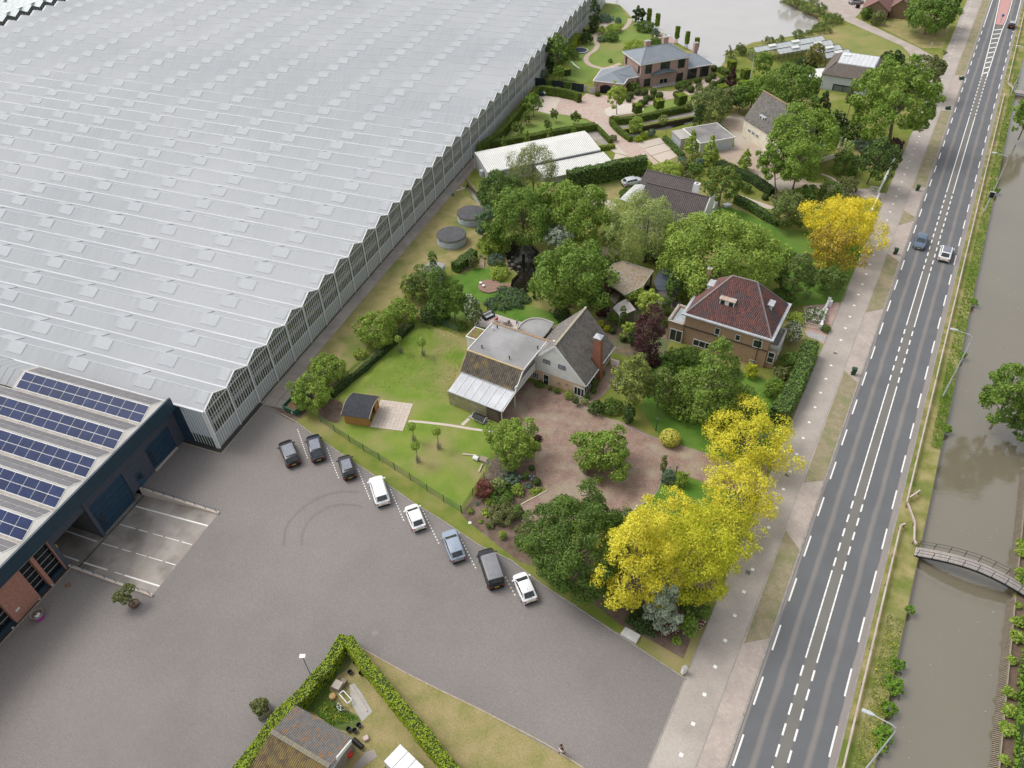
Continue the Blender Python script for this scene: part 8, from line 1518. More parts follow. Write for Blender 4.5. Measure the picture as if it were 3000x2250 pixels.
def clipblock(c,x,y,wpx,hpx,lab,trunk=.0,col='hedge',depth=1.0,name='clipped_tree',cat='topiary',top='hedgebright'):
    """clipped box on a stem,hpx=picture height of the block front"""
    p,R,rz=place(c,x,y,wpx,hpx*1.05,trunk);T=thing(name,lab,cat,(p.x,p.y,0));sx,sy=R*.95,R*.95*depth;z0,z1=trunk,trunk+2*rz*.8
    q=[Vector((p.x+a*sx,p.y+b*sy,0)) for a,b in ((-1,-1),(1,-1),(1,1),(-1,1))];ro=radians(18)
    q=[Vector((p.x+(v.x-p.x)*cos(ro)-(v.y-p.y)*sin(ro),p.y+(v.x-p.x)*sin(ro)+(v.y-p.y)*cos(ro),0)) for v in q];Z=lambda v,z: Vector((v.x,v.y,z));polys=[]
    for i in range(4): j=(i+1) % 4;polys.append((Z(q[i],z0),Z(q[j],z0),Z(q[j],z1),Z(q[i],z1)))
    m_=MB();ins=[v+(Vector((p.x,p.y,0))-v)*.07 for v in q];m_.prism(ins,z0+.03,z1-.04);m_.obj('inner_branches',m_core,T);surf_leaves(polys,70,.17,col,'foliage',T);surf_leaves([[Z(v,z1) for v in q]],70,.17,top,'clipped_top',T)
    if trunk: m_=MB();m_.tube([Vector((p.x,p.y,0)),Vector((p.x,p.y,z0+.3))],[.07,.06],8);m_.obj('trunk',m_bark,T)
    return T
BALL={}
def ball(c,x,y,d,lab,col='box',group=None,sq=.95,name='box_ball',cat='topiary',sink=.15):
    s=CR[c][2];p=W(c,x,y,.6);R=d*s/2/px_m(p);p=W(c,x,y,R*sq*.9)
    if col not in BALL:
        n=3600;D=unit(rng.normal(size=(n,3)));me=leafmesh('ball_leaves',D*rng.uniform(.95,1.03,(n,1)),D+rng.normal(size=(n,3))*.4,(.085 if col=='goldbox' else .11)*rng.uniform(.6,1.4,n),rng.random(n),lm(col));bm=bmesh.new();bmesh.ops.create_icosphere(bm,subdivisions=2,radius=.95);mc=bpy.data.meshes.new('ball_core');bm.to_mesh(mc);bm.free();mc.materials.append(m_core);BALL[col]=(me,mc)
    me,mc=BALL[col];T=thing(name,lab,cat,(0,0,0),group)
    for nm,m in (('foliage',me),('inner_branches',mc)): o=link(nm,m,T,local=True)
    T.location=(p.x,p.y,R*sq-sink*R);T.scale=(R,R,R*sq);T.rotation_euler=(0,0,random.random()*6);return T

# ------------------------------------------------------------ the big trees,front to back
tree('I',780,775,505,560,'dense dark green cypress-like tree left of the yellow trees','clump','conifer',.0,leaf=.19,cover=1.7)
tree('I',1090,860,410,630,'tall bright yellow tree just right of the dense dark green one','flame','yellow',.6,leaf=.24,cover=1.15,mix=('yellowgreen',.16),asp=(.3,.6))
tree('I',1420,860,480,560,'yellow-green tree above the variegated shrub beside the cycle path','flame','yellowgreen',.8,leaf=.24,cover=1.1,mix=('yellow',.2),asp=(.3,.6))
tree('I',1330,620,320,230,'low yellow crown beside the white pole on the front lawn','flame','yellow',1.8,leaf=.24,asp=(.3,.6))
tree('I',1600,690,380,250,'yellow-green crown between the two brightest yellow trees by the path','flame','yellowgreen',1.6,leaf=.24,mix=('yellow',.25),asp=(.3,.6))
tree('I',1690,470,390,330,'bright yellow tree at the lower side of the drive entrance','flame','yellow',1.4,leaf=.24,mix=('yellowgreen',.2),asp=(.3,.6))
tree('D6',1450,660,1150,930,'broad bright yellow tree at the upper side of the drive entrance','flame','yellow',.9,leaf=.25,cover=.95,mix=('yellowgreen',.22),base=None,asp=(.3,.6))
tree('I',1255,1130,185,290,'variegated silvery green shrub below the tall yellow tree','round','silver',.1,leaf=.22,cat='shrub',name='shrub')
tree('I',1435,1100,170,170,'dark leafy shrub under the yellow-green tree','round','mid',.1,leaf=.22,cat='shrub',name='shrub');tree('I',1400,1240,100,150,'small leafy green shrub at the lower tip of the flower bed','open','maple',.1,leaf=.24,cat='shrub',name='shrub');tree('I',1150,1200,170,120,'low dark conifer spreading at the foot of the tall yellow tree','round','dark',0,cat='shrub',name='shrub')
tree('I',1290,1240,110,90,'low red-brown shrub with pale flowers near the white cover','round','red',0,cat='shrub',name='shrub',mix=('flower',.2));tree('I',1440,1215,90,80,'white-flowered low shrub beside the verge','round','red',0,cat='shrub',name='shrub',mix=('flower',.3))
tree('D',820,1110,600,740,'large cone-shaped light green tree in front of the brown brick house','cone','maple',.3,leaf=.27,cover=1.25,mix=('olive',.25))
tree('D',150,1160,290,440,'yellowish green tree in front of the gabled house, left of two','round','olive',.6,leaf=.24,mix=('lime',.3));tree('D',370,1200,230,330,'yellowish green tree, right of the two by the gabled house path','round','olive',.6,leaf=.24,mix=('maple',.4))
tree('H',600,1240,880,640,'very large bright green maple behind the brown brick house','round','bright',1.6,leaf=.33,cover=1.15,mix=('maple',.3))
tree('H',1190,1410,270,400,'slender mid green tree right of the big maple','round','mid',.3,leaf=.25,mix=('olive',.4));tree('H',240,1480,170,330,'mid green bush climbing beside the dark canopy','round','mid',.2,leaf=.28)
tree('G',1650,890,560,540,'pale yellow-green willow in front of the dark tiled house','willow','willow',1.2,leaf=.34,cover=1.2,mix=('bright',.15),asp=(.25,.5))
tree('G',1020,1280,620,560,'round mid green chestnut right of the fish pond','round','maple',.8,leaf=.33,cover=1.15,mix=('mid',.35))
tree('G',640,800,500,480,'big green tree above the dark pond, left of two merging crowns','round','maple',1.6,leaf=.30,cover=1.1,mix=('mid',.45));tree('G',1070,760,520,500,'big green tree above the dark pond, right of two merging crowns','round','maple',1.8,leaf=.30,cover=1.1,mix=('bright',.2))
tree('G',450,590,330,330,'dark green tree by the barn corner and creek','round','mid',1.2,leaf=.28,mix=('dark',.3));tree('G',725,390,350,370,'weeping grey-green tree in front of the white barns','willow','olive',2.6,leaf=.26,cover=1.1,mix=('willow',.35),asp=(.25,.5))
tree('G',850,870,120,260,'silvery tree with an upright leaning crown between the big green trees','open','silver',2.5,leaf=.28,cover=1.6);tree('G',930,960,200,160,'lower silvery branches leaning to the right above the chestnut','open','silver',4.0,leaf=.28,cover=1.4)
tree('G',370,850,230,300,'dark blue-green drooping cedar behind the tanks','open','blue',.8,leaf=.28,cover=1.6,mix=('mid',.4));tree('G',400,975,240,200,'yellow-green feathery conifer beside the dark pond','cone','lime',.3,leaf=.26,mix=('maple',.3));tree('G',445,1242,140,90,'small weeping golden conifer on the bright lawn','willow','lime',.1,leaf=.2,cat='shrub',name='shrub')
tree('D',280,810,240,430,'deep purple columnar beech left of the brown brick house','column','purple',.2,leaf=.24,cover=1.15);tree('G',1295,1450,110,290,'dark purple narrow tree beside the gravel-roofed shelter','column','purple',.2,leaf=.24);tree('D3',1100,750,400,400,'pale feathery yellow-green tree between shade sail and purple beech','open','lime',1.4,leaf=.26,cover=1.5);tree('D3',800,1200,260,260,'lower pale green tree left of the purple beech','open','lime',.5,leaf=.24,cover=1.2)
tree('D3',690,990,115,380,'dark narrow column cypress by the white shade sail','column','conifer',.1,leaf=.17,cover=1.2,name='cypress');tree('D3',1390,780,150,220,'small dark bush under the canopy edge','round','mid',.1,cat='shrub',name='shrub')
tree('C',1010,150,0.01+34,200,'dark trunk-like yew column on the edge of the curved lawn','column','dark',.1,leaf=.16,name='yew')
tree('H',1570,975,540,400,'golden yellow tree beside the cycle path','flame','gold',1.2,leaf=.28,cover=1.1,mix=('yellow',.35),asp=(.35,.7));tree('H',1490,1200,390,360,'bronze and yellow tree directly below the golden one','flame','bronze',1.0,leaf=.28,mix=('gold',.25),asp=(.35,.7));tree('H',1480,1450,220,230,'round green bush below the bronze tree','round','mid',.1,leaf=.24,cat='shrub',name='shrub',mix=('olive',.3))
tree('H',600,660,290,270,'round dark-leaved tree beside the white chimney','dense','mid',1.6,leaf=.25,mix=('bronze',.12));tree('H',1150,880,300,270,'brownish green tree at the end of the clipped garden hedge','round','olive',.3,leaf=.27,mix=('mid',.4))
tree('H',1010,480,260,290,'light green tree with a forked pale trunk, left half beside the drive','open','maple',2.4,leaf=.28,cover=1.5,base=(1035,790));tree('H',1220,500,320,400,'green tree right of the forked one beside the cottage drive','round','maple',1.4,leaf=.28,mix=('bright',.25))
tree('F',720,1080,520,360,'bright green tree covering the right half of the cottage roof','round','maple',2.6,leaf=.32,cover=1.15,mix=('bright',.25));tree('F',620,720,420,360,'dark green tree behind the cottage ridge','round','mid',2.0,leaf=.34,mix=('maple',.35));tree('F',860,860,160,260,'dark conifer right of the cottage','cone','dark',.2,leaf=.28,mix=('olive',.2));tree('F',300,740,250,200,'light green foliage left of the cottage ridge','round','maple',1.2,leaf=.3)
tree('F',1445,830,590,600,'huge rounded green tree overhanging the cycle path','dense','maple',3.0,leaf=.36,cover=1.25,mix=('bright',.22),base=(1400,1130));tree('F',1310,1300,290,330,'dark round tree with low trunk near the white wall','round','dark',2.2,leaf=.30,mix=('mid',.35),base=(1215,1490));tree('F',1050,1325,190,170,'low weeping green bush beside the cream extension','willow','mid',.1,leaf=.26,cat='shrub',name='shrub')
tree('F',1720,560,280,250,'sparse thin-leaved tree over the cycle path at the farm drive','open','olive',3.0,leaf=.30,cover=.8);tree('F',1430,495,190,130,'dark multi-stemmed shrub at the drive edge','open','dark',.6,leaf=.3,cover=1.4,mix=('mid',.4));tree('F',1640,650,190,150,'green foliage between the huge tree and the sparse one','round','mid',1.5,leaf=.3)
tree('F',1735,115,370,250,'big dark tree at the top edge by the cycle path','round','mid',1.4,leaf=.42,cover=1.2,mix=('maple',.3));tree('F',1880,60,150,260,'dark tree clipped by the top edge right of the big dark tree','round','dark',1,leaf=.42);tree('F',1750,215,110,100,'small lighter bush below the big dark tree','round','maple',.3,leaf=.34)
tree('F',380,520,130,200,'leafy tree in front of the small glasshouse','round','maple',.5,leaf=.3);tree('F',795,450,150,190,'bronze-green tree in front of the small glasshouse','round','olive',1.0,leaf=.3,mix=('bronze',.3));tree('F',720,520,160,90,'low dark shrubs between glasshouse and canopy','round','dark',0,leaf=.3,cat='shrub',name='shrub')
tree('F',1100,790,110,230,'small thin tree with dark stem on the lawn by the wide window','open','olive',1.4,leaf=.26,cover=1.3);tree('F',1210,110,90,90,'round bush against the brown brick house','round','mid',0,leaf=.3,cat='shrub',name='shrub');tree('F',1310,150,110,100,'wild shrubs at the corner of the brown brick house','round','olive',0,leaf=.3,cat='shrub',name='shrub')
tree('F',960,1010,150,220,'dark shrubs right of the cottage roof tree','round','dark',.2,leaf=.28,mix=('white',.05),cat='shrub',name='shrub');tree('F',1080,1080,180,170,'deep green shrubs left of the huge tree trunk','round','dark',.1,leaf=.28,mix=('mid',.4),cat='shrub',name='shrub');tree('F',1200,1170,160,110,'dark bluish shrub above the round dark tree','round','blue',.1,leaf=.28,cat='shrub',name='shrub');tree('F',1440,1180,120,110,'dark purple shrub at the foot of the huge tree','round','purple',0,leaf=.26,cat='shrub',name='shrub');tree('F',1060,1500,150,130,'grey-green shrub beside the cottage drive','round','olive',.2,leaf=.28,cat='shrub',name='shrub');tree('F',930,1550,180,140,'light shrub above the golden tree','round','fruit',.1,leaf=.28,cat='shrub',name='shrub');tree('F',730,1570,150,140,'mid green shrub at the lower end of the hedge','round','mid',.1,leaf=.28,cat='shrub',name='shrub');tree('F',570,1620,190,150,'olive shrub left of the golden tree','round','olive',.1,leaf=.28,cat='shrub',name='shrub')
tree('E',1610,850,300,250,'grey-green spreading tree above the ditch','round','olive',.6,leaf=.30,mix=('mid',.4));tree('E',1510,950,75,180,'dark narrow conifer at the end of the ditch path','column','dark',.1,leaf=.26);tree('E',1760,800,170,160,'loose olive tree behind the ditch','round','olive',.6,leaf=.3);tree('E',1860,790,170,180,'olive-green tree between villa lawn and cottage','round','mid',.8,leaf=.3)
tree('E',850,785,150,220,'lime young tree with slender trunk in front of the villa garage','open','lime',1.3,leaf=.25,cover=1.7,base=(848,928));tree('E',170,835,130,150,'small round tree in the orchard corner next to the hedge','round','maple',1.0,leaf=.24,base=(177,945))
for k,(x,y,w,h,b,lab) in enumerate(((118,950,75,90,(118,1015),'small fruit tree on the orchard lawn below the corner tree'),(340,930,60,80,(335,970),'small fruit tree at the drive edge of the orchard'),(517,945,80,95,(515,990),'small fruit tree at the right end of the orchard lawn'),(287,1005,60,80,(278,1045),'small fruit tree close to the clipped hedge'),(45,1035,90,90,(48,1090),'small fruit tree nearest the barn in the orchard'))):
    tree('E',x,y,w,h,lab,'open','fruit',.6,leaf=.2,cover=1.8,base=b,name='fruit_tree')
for (x,y,lab) in ((285,238,'conical thuja right beside the glasshouse wall'),(485,200,'conical thuja before the barn, second from the left'),(678,148,'conical thuja at the middle of the clipped hedge'),(865,118,'conical thuja third along the barn path'),(1055,88,'conical thuja at the right end of the hedge')): tree('G',x,y,58,125,lab,'cone','bright',.05,leaf=.18,cover=1.9,name='thuja',mix=('hedge',.4))
tree('E',668,130,85,270,'tall dark columnar oak beside the glasshouse near the top','column','dark',.2,leaf=.32,cover=1.3);tree('E',305,470,75,300,'dark columnar tree against the glasshouse wall','column','dark',.2,leaf=.28,cover=1.3);tree('E',375,430,180,270,'green broad tree beside the dark column at the glasshouse','round','maple',.5,leaf=.30,mix=('dark',.3));tree('E',385,585,85,100,'small light green tree above the navy fence','round','maple',.6,leaf=.24);tree('E',380,520,60,60,'small orange-tipped tree over the navy fence','open','bright',1.5,leaf=.22,mix=('bronze',.2));tree('E',250,600,80,60,'round grey-green shrub at the glasshouse end of the navy fence','round','blue',.1,leaf=.2,cat='shrub',name='shrub');tree('E',505,440,80,50,'shrub growing over the small play tower','round','mid',.5,leaf=.24,cat='shrub',name='shrub')
tree('E',1030,130,100,150,'dark spreading pine at the pond shore','open','dark',.5,leaf=.32,cover=1.8,mix=('olive',.2));tree('E',1785,620,90,140,'dark purple shrub tree by the box-lined path','cone','purple',.1,leaf=.26,cover=1.5)
clipblock('E',445,578,50,60,'dark clipped cube on a thin stem over the villa lawn',1.3,'dark');clipblock('E',605,250,45,50,'clipped dark cube near the tall columnar oak',.6,'dark')
for x,y,b,lab in ((1112,120,(1104,208),'clipped screen tree at the shore, first from the left'),(1180,160,(1172,250),'clipped screen tree at the shore, second from the left'),(1340,262,(1330,352),'clipped screen tree at the shore, middle one'),(1422,305,(1410,398),'clipped screen tree at the shore, fourth from the left'),(1495,355,(1488,428),'clipped screen tree at the shore, rightmost')):
    bb=W('E',*b);s=CR['E'][2];R=17*s/px_m(bb);d=ray('E',x,y);t=(bb.x*d[0]+bb.y*d[1])/(d[0]**2+d[1]**2);zc=CAM_H+d[2]*t;T=thing('clipped_screen',lab,'topiary',bb);hh=38*s/px_m(bb)/.9
    n=260;a=rng.uniform(0,2*pi,n);z=rng.uniform(-hh,hh,n);P=np.stack([np.cos(a)*R,np.sin(a)*R,z],1)+np.array([bb.x,bb.y,zc]);N=np.stack([np.cos(a),np.sin(a),z*0+.2],1)
    tp_=rng.uniform(-1,1,(90,2))*R*.8;P=np.concatenate([P,np.column_stack([tp_,np.full(90,hh)])+np.array([bb.x,bb.y,zc])]);N=np.concatenate([N,np.tile([0,0,1.],(90,1))+rng.normal(size=(90,3))*.2]);link('crown',leafmesh('crown',P,N+rng.normal(size=N.shape)*.3,np.full(len(P),.42),rng.random(len(P)),lm('hedge')),T)
    m_=MB();m_.cyl((bb.x,bb.y,zc-hh*.96),R*.85,R*.85,hh*1.92,10);m_.obj('inner_branches',m_core,T)
    for dx in (-.35,0,.35): m_=MB();m_.bar(bb+Vector((dx,0,0)),bb+Vector((dx*.9,0,zc-hh+.2 if dx==0 else zc-hh-.1)),.1);m_.obj('stake' if dx else 'trunk',m_bark,T)
for x,y,w,h,tk,lab in ((1017,870,66,80,.9,'clipped block tree at the left end of the villa front lawn'),(1190,832,70,75,.9,'slightly open clipped block tree second from the left on the front lawn'),(1368,797,80,95,1.0,'largest clipped block tree in the middle of the front lawn'),(1705,708,72,50,.5,'low flat clipped block near the curved box-lined path'),(1878,690,74,80,.3,'clipped block left of the flagpole'),(1893,592,62,95,.3,'clipped block between flagpole and purple shrub tree'),(1783,520,58,75,.3,'brown-topped clipped block by the pond lawn')): clipblock('E',x,y,w,h,lab,tk)
clipblock('F',345,650,70,85,'clipped block right of the flagpole',.3)
balls=sorted([(692,758,45),(958,770,60),(945,803,48),(1015,745,55),(1075,745,60),(1147,742,55),(1195,772,62),(1135,787,50),(1088,795,52),(1048,835,60),(1080,822,45),(1350,695,60),(1330,760,52),(1365,740,45),(1450,720,60),(1515,700,57),(1507,650,58),(1592,640,55),(1630,612,52),(1628,682,60),(1672,672,48),(1703,647,48),(1638,552,52),(1425,680,60)])
for k,(x,y,d) in enumerate(balls): ball('E',x,y,d,'clipped box ball by the villa, %s from the left of them all' % ordw(k))
for x,y,w,h,col,lab in ((985,700,85,70,'mid','loose shrub against the villa wall left of the porch'),(1390,690,80,70,'mid','loose shrub between the box balls right of the porch'),(990,375,170,45,'lime','yellow-green low shrubs behind the villa roof'),(760,150,110,40,'blue','grey-green lavender patch by the gravel terrace'),(860,170,50,50,'blue','pale grass tuft beside the gravel terrace'),(830,230,120,45,'lime','bright low shrubs along the villa path'),(730,245,50,60,'lime','yellow-green bush at the path bend'),(800,300,120,45,'mid','low planting row inside the path bend'),(720,318,60,40,'blue','grey tuft at the path bend'),(1080,215,150,40,'mid','hedge-like shrubs along the shore lawn edge'),(1160,265,60,60,'blue','silvery shrubs beside the seat ring'),(1160,335,90,50,'mid','low shrubs below the seat ring'),(600,310,90,90,'dark','dark planting below the tall oak'),(797,492,30,28,'mid','tiny round shrub alone on the villa lawn')):
    tree('E',x,y,w,h,lab,'round',col,0,leaf=.22,cat='shrub',name='shrub',stem=False)
for x,y,w,h,lab in ((1760,440,70,110,'reed clump on the near pond shore'),(1850,400,90,90,'reed clump left of the small glasshouse'),(1790,480,60,60,'dark reeds at the pond corner by the clipped blocks')): tree('E',x,y,w,h,lab,'open','reed',0,leaf=.3,cover=1.5,cat='reeds',name='reed_clump',stem=False,asp=(.15,.3))
for x,y,w,h,lab in ((200,400,80,70,'reed clump beside the small glasshouse end'),(425,330,90,55,'reeds behind the small glasshouse, left'),(520,318,60,50,'reeds behind the small glasshouse, middle'),(660,275,100,60,'reeds behind the small glasshouse, right'),(750,262,60,40,'small reed tuft on the pond shore lawn'),(850,225,140,50,'reeds along the pond corner'),(930,150,160,80,'shore reeds beside the farm drive, lower'),(760,60,200,70,'shore reeds beside the farm drive, middle'),(610,10,150,60,'shore reeds at the top edge of the pond')): tree('F',x,y,w,h,lab,'open','reed',0,leaf=.3,cover=1.5,cat='reeds',name='reed_clump',stem=False,mix=('mid',.35),asp=(.15,.35))
# shrubs round the parking garden,white barn and drives
for c,x,y,w,h,col,lab in (('E',1225,975,70,80,'willow','pale standard willow beside the ditch'),('E',1005,1020,110,140,'bright','light green tree at the ditch corner'),('E',1130,1075,60,55,'blue','grey-green round shrub right of the ditch corner'),('E',1070,1098,50,45,'hedgebright','bright round shrub by the slab parking'),('E',1025,1122,60,45,'hedgebright','bright low shrub nearest the drive'),('E',820,1118,60,50,'olive','small pale shrub at the barn end of the drive'),('E',1090,1340,100,60,'lime','golden-leaved shrub at the end of the ivy hedge'),('E',1250,1390,240,60,'lime','pale yellow shrubs along the dark roof ridge'),('E',1375,1300,70,60,'blue','blue-grey conifer bush beside the slab parking'),('E',1400,1340,110,80,'olive','brownish shrub beside the slab parking'),('E',1520,1315,70,60,'blue','blue-grey ball conifer by the drive hedge'),('E',1480,1370,130,60,'mid','low green shrubs beside the drive hedge'),('E',1420,1420,100,60,'olive','pale shrub behind the dark roof chimney'),('G',1480,600,120,80,'mid','shrubs at the tent corner'),('H',790,690,90,70,'mid','rounded shrub between garden track and hedge'),('H',640,560,60,60,'mid','small shrub above the round dark-leaved tree')):
    tree(c,x,y,w,h,lab,'round',col,.1,leaf=.22,cat='shrub',name='shrub')
for x,y,w,h,b,lab in ((355,325,130,220,(355,450),'lime upright tree left of two before the white garage'),(505,370,130,220,(505,480),'lime upright tree right of two before the white garage'),(790,455,110,170,(795,540),'lime upright tree on the cottage drive edge')): tree('H',x,y,w,h,lab,'cone','bright',.5,leaf=.26,cover=1.3,base=b,mix=('lime',.3))
ball('H',945,765,55,'clipped ball in the dark bed by the garden track');ball('D2',1395,320,100,'clipped ball right of the yellow shrubs behind the gabled house');ball('D2',1545,430,105,'dark clipped ball below the column cypress');ball('C4',1530,995,115,'dome-shaped clipped bush beside the three-lantern lamp','box');ball('C4',1460,805,85,'small brown-green clipped cone by the brick drive','box')
# garden in front
tree('C',820,1375,360,370,'light green shrub tree between lawn and brick drive','round','bright',.2,leaf=.22,cover=1.3,mix=('maple',.35));tree('C',1570,1460,400,380,'leafy bush filling the round bed in the driveway','round','maple',.15,leaf=.24,cover=1.3,mix=('bright',.3),cat='shrub',name='shrub')
tree('C',1515,1090,120,110,'dark round shrub beside the drive, left of two','dense','dark',0,leaf=.16,cat='shrub',name='shrub',mix=('maple',.15));tree('C',1645,1080,150,120,'mid green round shrub beside the drive, right of two','dense','mid',0,leaf=.16,cat='shrub',name='shrub');tree('C',1775,1150,90,140,'dark narrow shrub at the foot of the yellowish trees','column','dark',0,leaf=.16,cat='shrub',name='shrub')
for x,y,w,h,col,lab in ((530,1130,55,55,'mid','small round shrub right of the dark green door'),(625,1165,75,70,'mid','round shrub below the wall baskets'),(785,1220,110,110,'bright','bright round shrub against the peach wall'),(1010,1310,85,90,'willow','pale variegated round shrub right of the white urn'),(1040,1235,80,90,'mid','shrub at the bay window corner'),(1135,1160,80,80,'mid','shrub below the side window'),(1150,1050,100,130,'mid','dark climbing shrub on the side wall of the gabled house'),(1260,920,60,60,'mid','little shrub at the chimney foot'),(380,1070,120,60,'mid','potted plants beside the green door')): tree('D2',x,y,w,h,lab,'dense',col,0,leaf=.14,cat='shrub',name='shrub',stem=False)
tree('D2',1225,230,110,90,'yellow shrub behind the gabled house, upper','dense','yellowgreen',.1,leaf=.17,cat='shrub',name='shrub');tree('D2',1320,295,80,80,'yellow shrub behind the gabled house, lower','dense','yellowgreen',.1,leaf=.17,cat='shrub',name='shrub');tree('D2',1410,150,140,190,'green shrub mass left of the column cypress','round','mid',.1,leaf=.2,cat='shrub',name='shrub');tree('D2',1690,430,180,250,'dark evergreen shrubs left of the purple beech','round','dark',.1,leaf=.2,cat='shrub',name='shrub')
ball('D6',312,645,290,'golden dome-shaped clipped bush between drive and lush lawn','goldbox',name='golden_bush',sq=.85)
tree('D6',220,1020,90,220,'dark upright juniper column by the front lawn','column','olive',0,leaf=.14,cover=1.3,name='juniper',stem=False);tree('D6',470,1240,190,230,'bright green round shrub beside the single lantern','round','bright',-.1,leaf=.17,cat='shrub',name='shrub',stem=False);tree('D6',290,1220,180,260,'blue-green ground cover mound by the front lawn','dense','blue',-.5,leaf=.13,cat='shrub',name='ground_cover',stem=False)
for x,y,w,h,st,col,lab in ((1020,800,430,330,'open','grey','bare grey branching shrub beside the light green tree'),(990,1040,180,200,'open','willow','yellowish upright shrub left of the green ball shrub'),(790,1110,220,260,'round','red','dark red-brown leaved shrub by the short mesh fence'),(1265,1115,170,150,'dense','bright','bright green round shrub in the middle of the flower bed'),(1110,1060,150,130,'round','mid','dark green shrub behind the bright round one'),(1030,1230,320,190,'round','mid','wide low juniper mat in the flower bed'),(1070,1440,360,260,'round','olive','broad olive shrub at the lower flower bed'),(1080,1420,200,180,'round','purple','purple-brown shrub in the middle of the broad olive one'),(1270,1420,130,200,'round','mid','green shrub at the right edge of the flower bed'),(605,1405,75,75,'dense','bright','small bright tuft near the fence corner'),(860,1280,90,90,'open','lime','lime fern-like plant in the flower bed'),(830,1430,130,100,'open','lime','lower lime fern-like plant in the soil'),(750,1555,50,40,'dense','bright','tiny bright tuft by the stone ring'),(880,1600,110,90,'dense','olive','brownish dome shrub low in the bed'),(1380,920,90,110,'dense','mid','small shrub left of the three-lantern lamp'),(1410,1060,90,60,'open','blue','pale hosta clump left of the lamp foot'),(1480,1150,100,60,'open','lime','variegated hosta clump below the lamp'),(1545,1110,80,60,'open','lime','variegated hosta clump right of the lamp foot'),(695,1305,50,45,'open','blue','tiny pale blue plant in the soil'),(1540,395,95,90,'dense','purple','small purple bush at the driveway edge'),(1500,500,150,90,'dense','bright','bright ground cover at the drive corner'),(1160,960,260,150,'open','blue','arching blue-green grass in the flower bed')): 
    tree('C4',x,y,w,h,lab,st,col,-.05,leaf=.14 if st != 'open' else .18,cat='shrub',name='shrub',stem=(col=='grey'),cover=1.2 if col != 'grey' else .55,asp=(.1,.2) if col=='grey' else (.5,.9))
for x,y,w,h,st,col,lab in ((1290,320,95,110,'dense','bright','small bright conifer in the soil below the parked blue-grey car'),(1115,180,110,100,'dense','olive','brown-green dome above the small bright conifer'),(1715,375,140,100,'dense','goldbox','golden dome shrub at the dark conifer, upper left'),(1615,490,110,110,'dense','goldbox','golden dome shrub, lower left of the dark conifer'),(1745,560,60,90,'dense','goldbox','golden shrub right against the dark conifer'),(1520,400,110,110,'round','mid','dark shrub left of the golden domes'),(1620,270,280,120,'round','olive','ragged shrubs along the slab edging'),(1850,660,160,130,'round','dark','dark undergrowth at the foot of the conifer'),(990,130,55,50,'dense','bright','tiny bright tuft beside the stone ring, right')): tree('C2',x,y,w,h,lab,st,col,-.05,leaf=.15,cat='shrub',name='shrub',stem=False)
tree('I',1333,1320,50,45,'tiny bright shrub alone at the tip of the bed','dense','bright',0,leaf=.15,cat='shrub',name='shrub',stem=False)
# lollipop trees in the summerhouse garden
for x,y,by,lab in ((1513,242,335,'lollipop tree right of the wire cage on the upper lawn'),(1358,218,318,'little lollipop tree above its dark wire cage'),(1450,825,930,'lollipop tree by the garden path'),(1622,862,982,'lollipop tree on the lawn below the garden path, right'),(1477,960,1075,'lowest lollipop tree on the lawn')):
    b=W('B',x+(5 if x != 1358 else 2),by);m=px_m(b);R=(30 if x != 1358 else 22)*CR['B'][2]/m;d=ray('B',x,y);t=(b.x*d[0]+b.y*d[1])/(d[0]**2+d[1]**2);zc=CAM_H+d[2]*t;T=thing('lollipop_tree',lab,'tree',b);n=420;D=unit(rng.normal(size=(n,3)));link('crown',leafmesh('crown',D*R*rng.uniform(.75,1.1,(n,1))+np.array([b.x-.05,b.y,zc]),D+rng.normal(size=(n,3))*.5,.15*rng.uniform(.7,1.3,n),rng.random(n),lm('bright')),T)
    m_=MB();m_.tube([b,Vector((b.x,b.y,zc))],[.06,.05],6);m_.obj('trunk',M('pale_bark',(.30,.25,.18)),T)
    for k in range(3): a=k*2.1;q=b+Vector((cos(a)*.28,sin(a)*.28,0));m_=MB();m_.bar(q,q+Vector((0,0,.95)),.05);m_.obj('stake',m_wood,T)
    m_=MB();m_.lathe(b,[(.29,.05),(.29,.8)],8,caps=False);m_.obj('wire_guard',M('grey_green_guard',(.10,.16,.15),alpha=.35),T)
# row of shrubs along the dry grass and the poplars
for x,y,w,h,lab in ((1190,150,270,230,'round yellow-green shrub in the row along the dry grass, third from the skip'),(1365,35,210,160,'yellow-green shrub, topmost of the row along the dry grass'),(850,440,230,200,'yellow-green shrub, second from the skip'),(735,600,250,240,'yellow-green shrub hanging over the skip')): tree('B',x,y,w,h,lab,'round','maple',.3,leaf=.2,cover=1.25,mix=('lime',.3))
tree('B',1070,320,90,60,'small pale sapling in the dry grass','open','lime',.2,leaf=.17,cover=.8)
tree('C',355,210,200,330,'poplar-like tree above the summerhouse lawn, right of two','round','maple',.9,leaf=.24,mix=('mid',.45),base=(372,405));tree('C',230,180,180,360,'tall narrow tree above the summerhouse lawn, left of two','column','mid',1.2,leaf=.24,cover=1.2,base=(262,400));tree('C',110,80,230,260,'leafy tree by the pump house','round','mid',.4,leaf=.26,mix=('olive',.4));tree('C',10,110,160,200,'yellow-green tree beside the dry grass near the pump house','round','olive',.3,leaf=.24,mix=('lime',.4));tree('M2',1530,1160,110,330,'slim upright poplar shoot beside the pump house','column','mid',.3,leaf=.22);tree('C',200,330,230,110,'dark undergrowth below the two tall trees','round','dark',0,leaf=.22,cat='shrub',name='shrub')
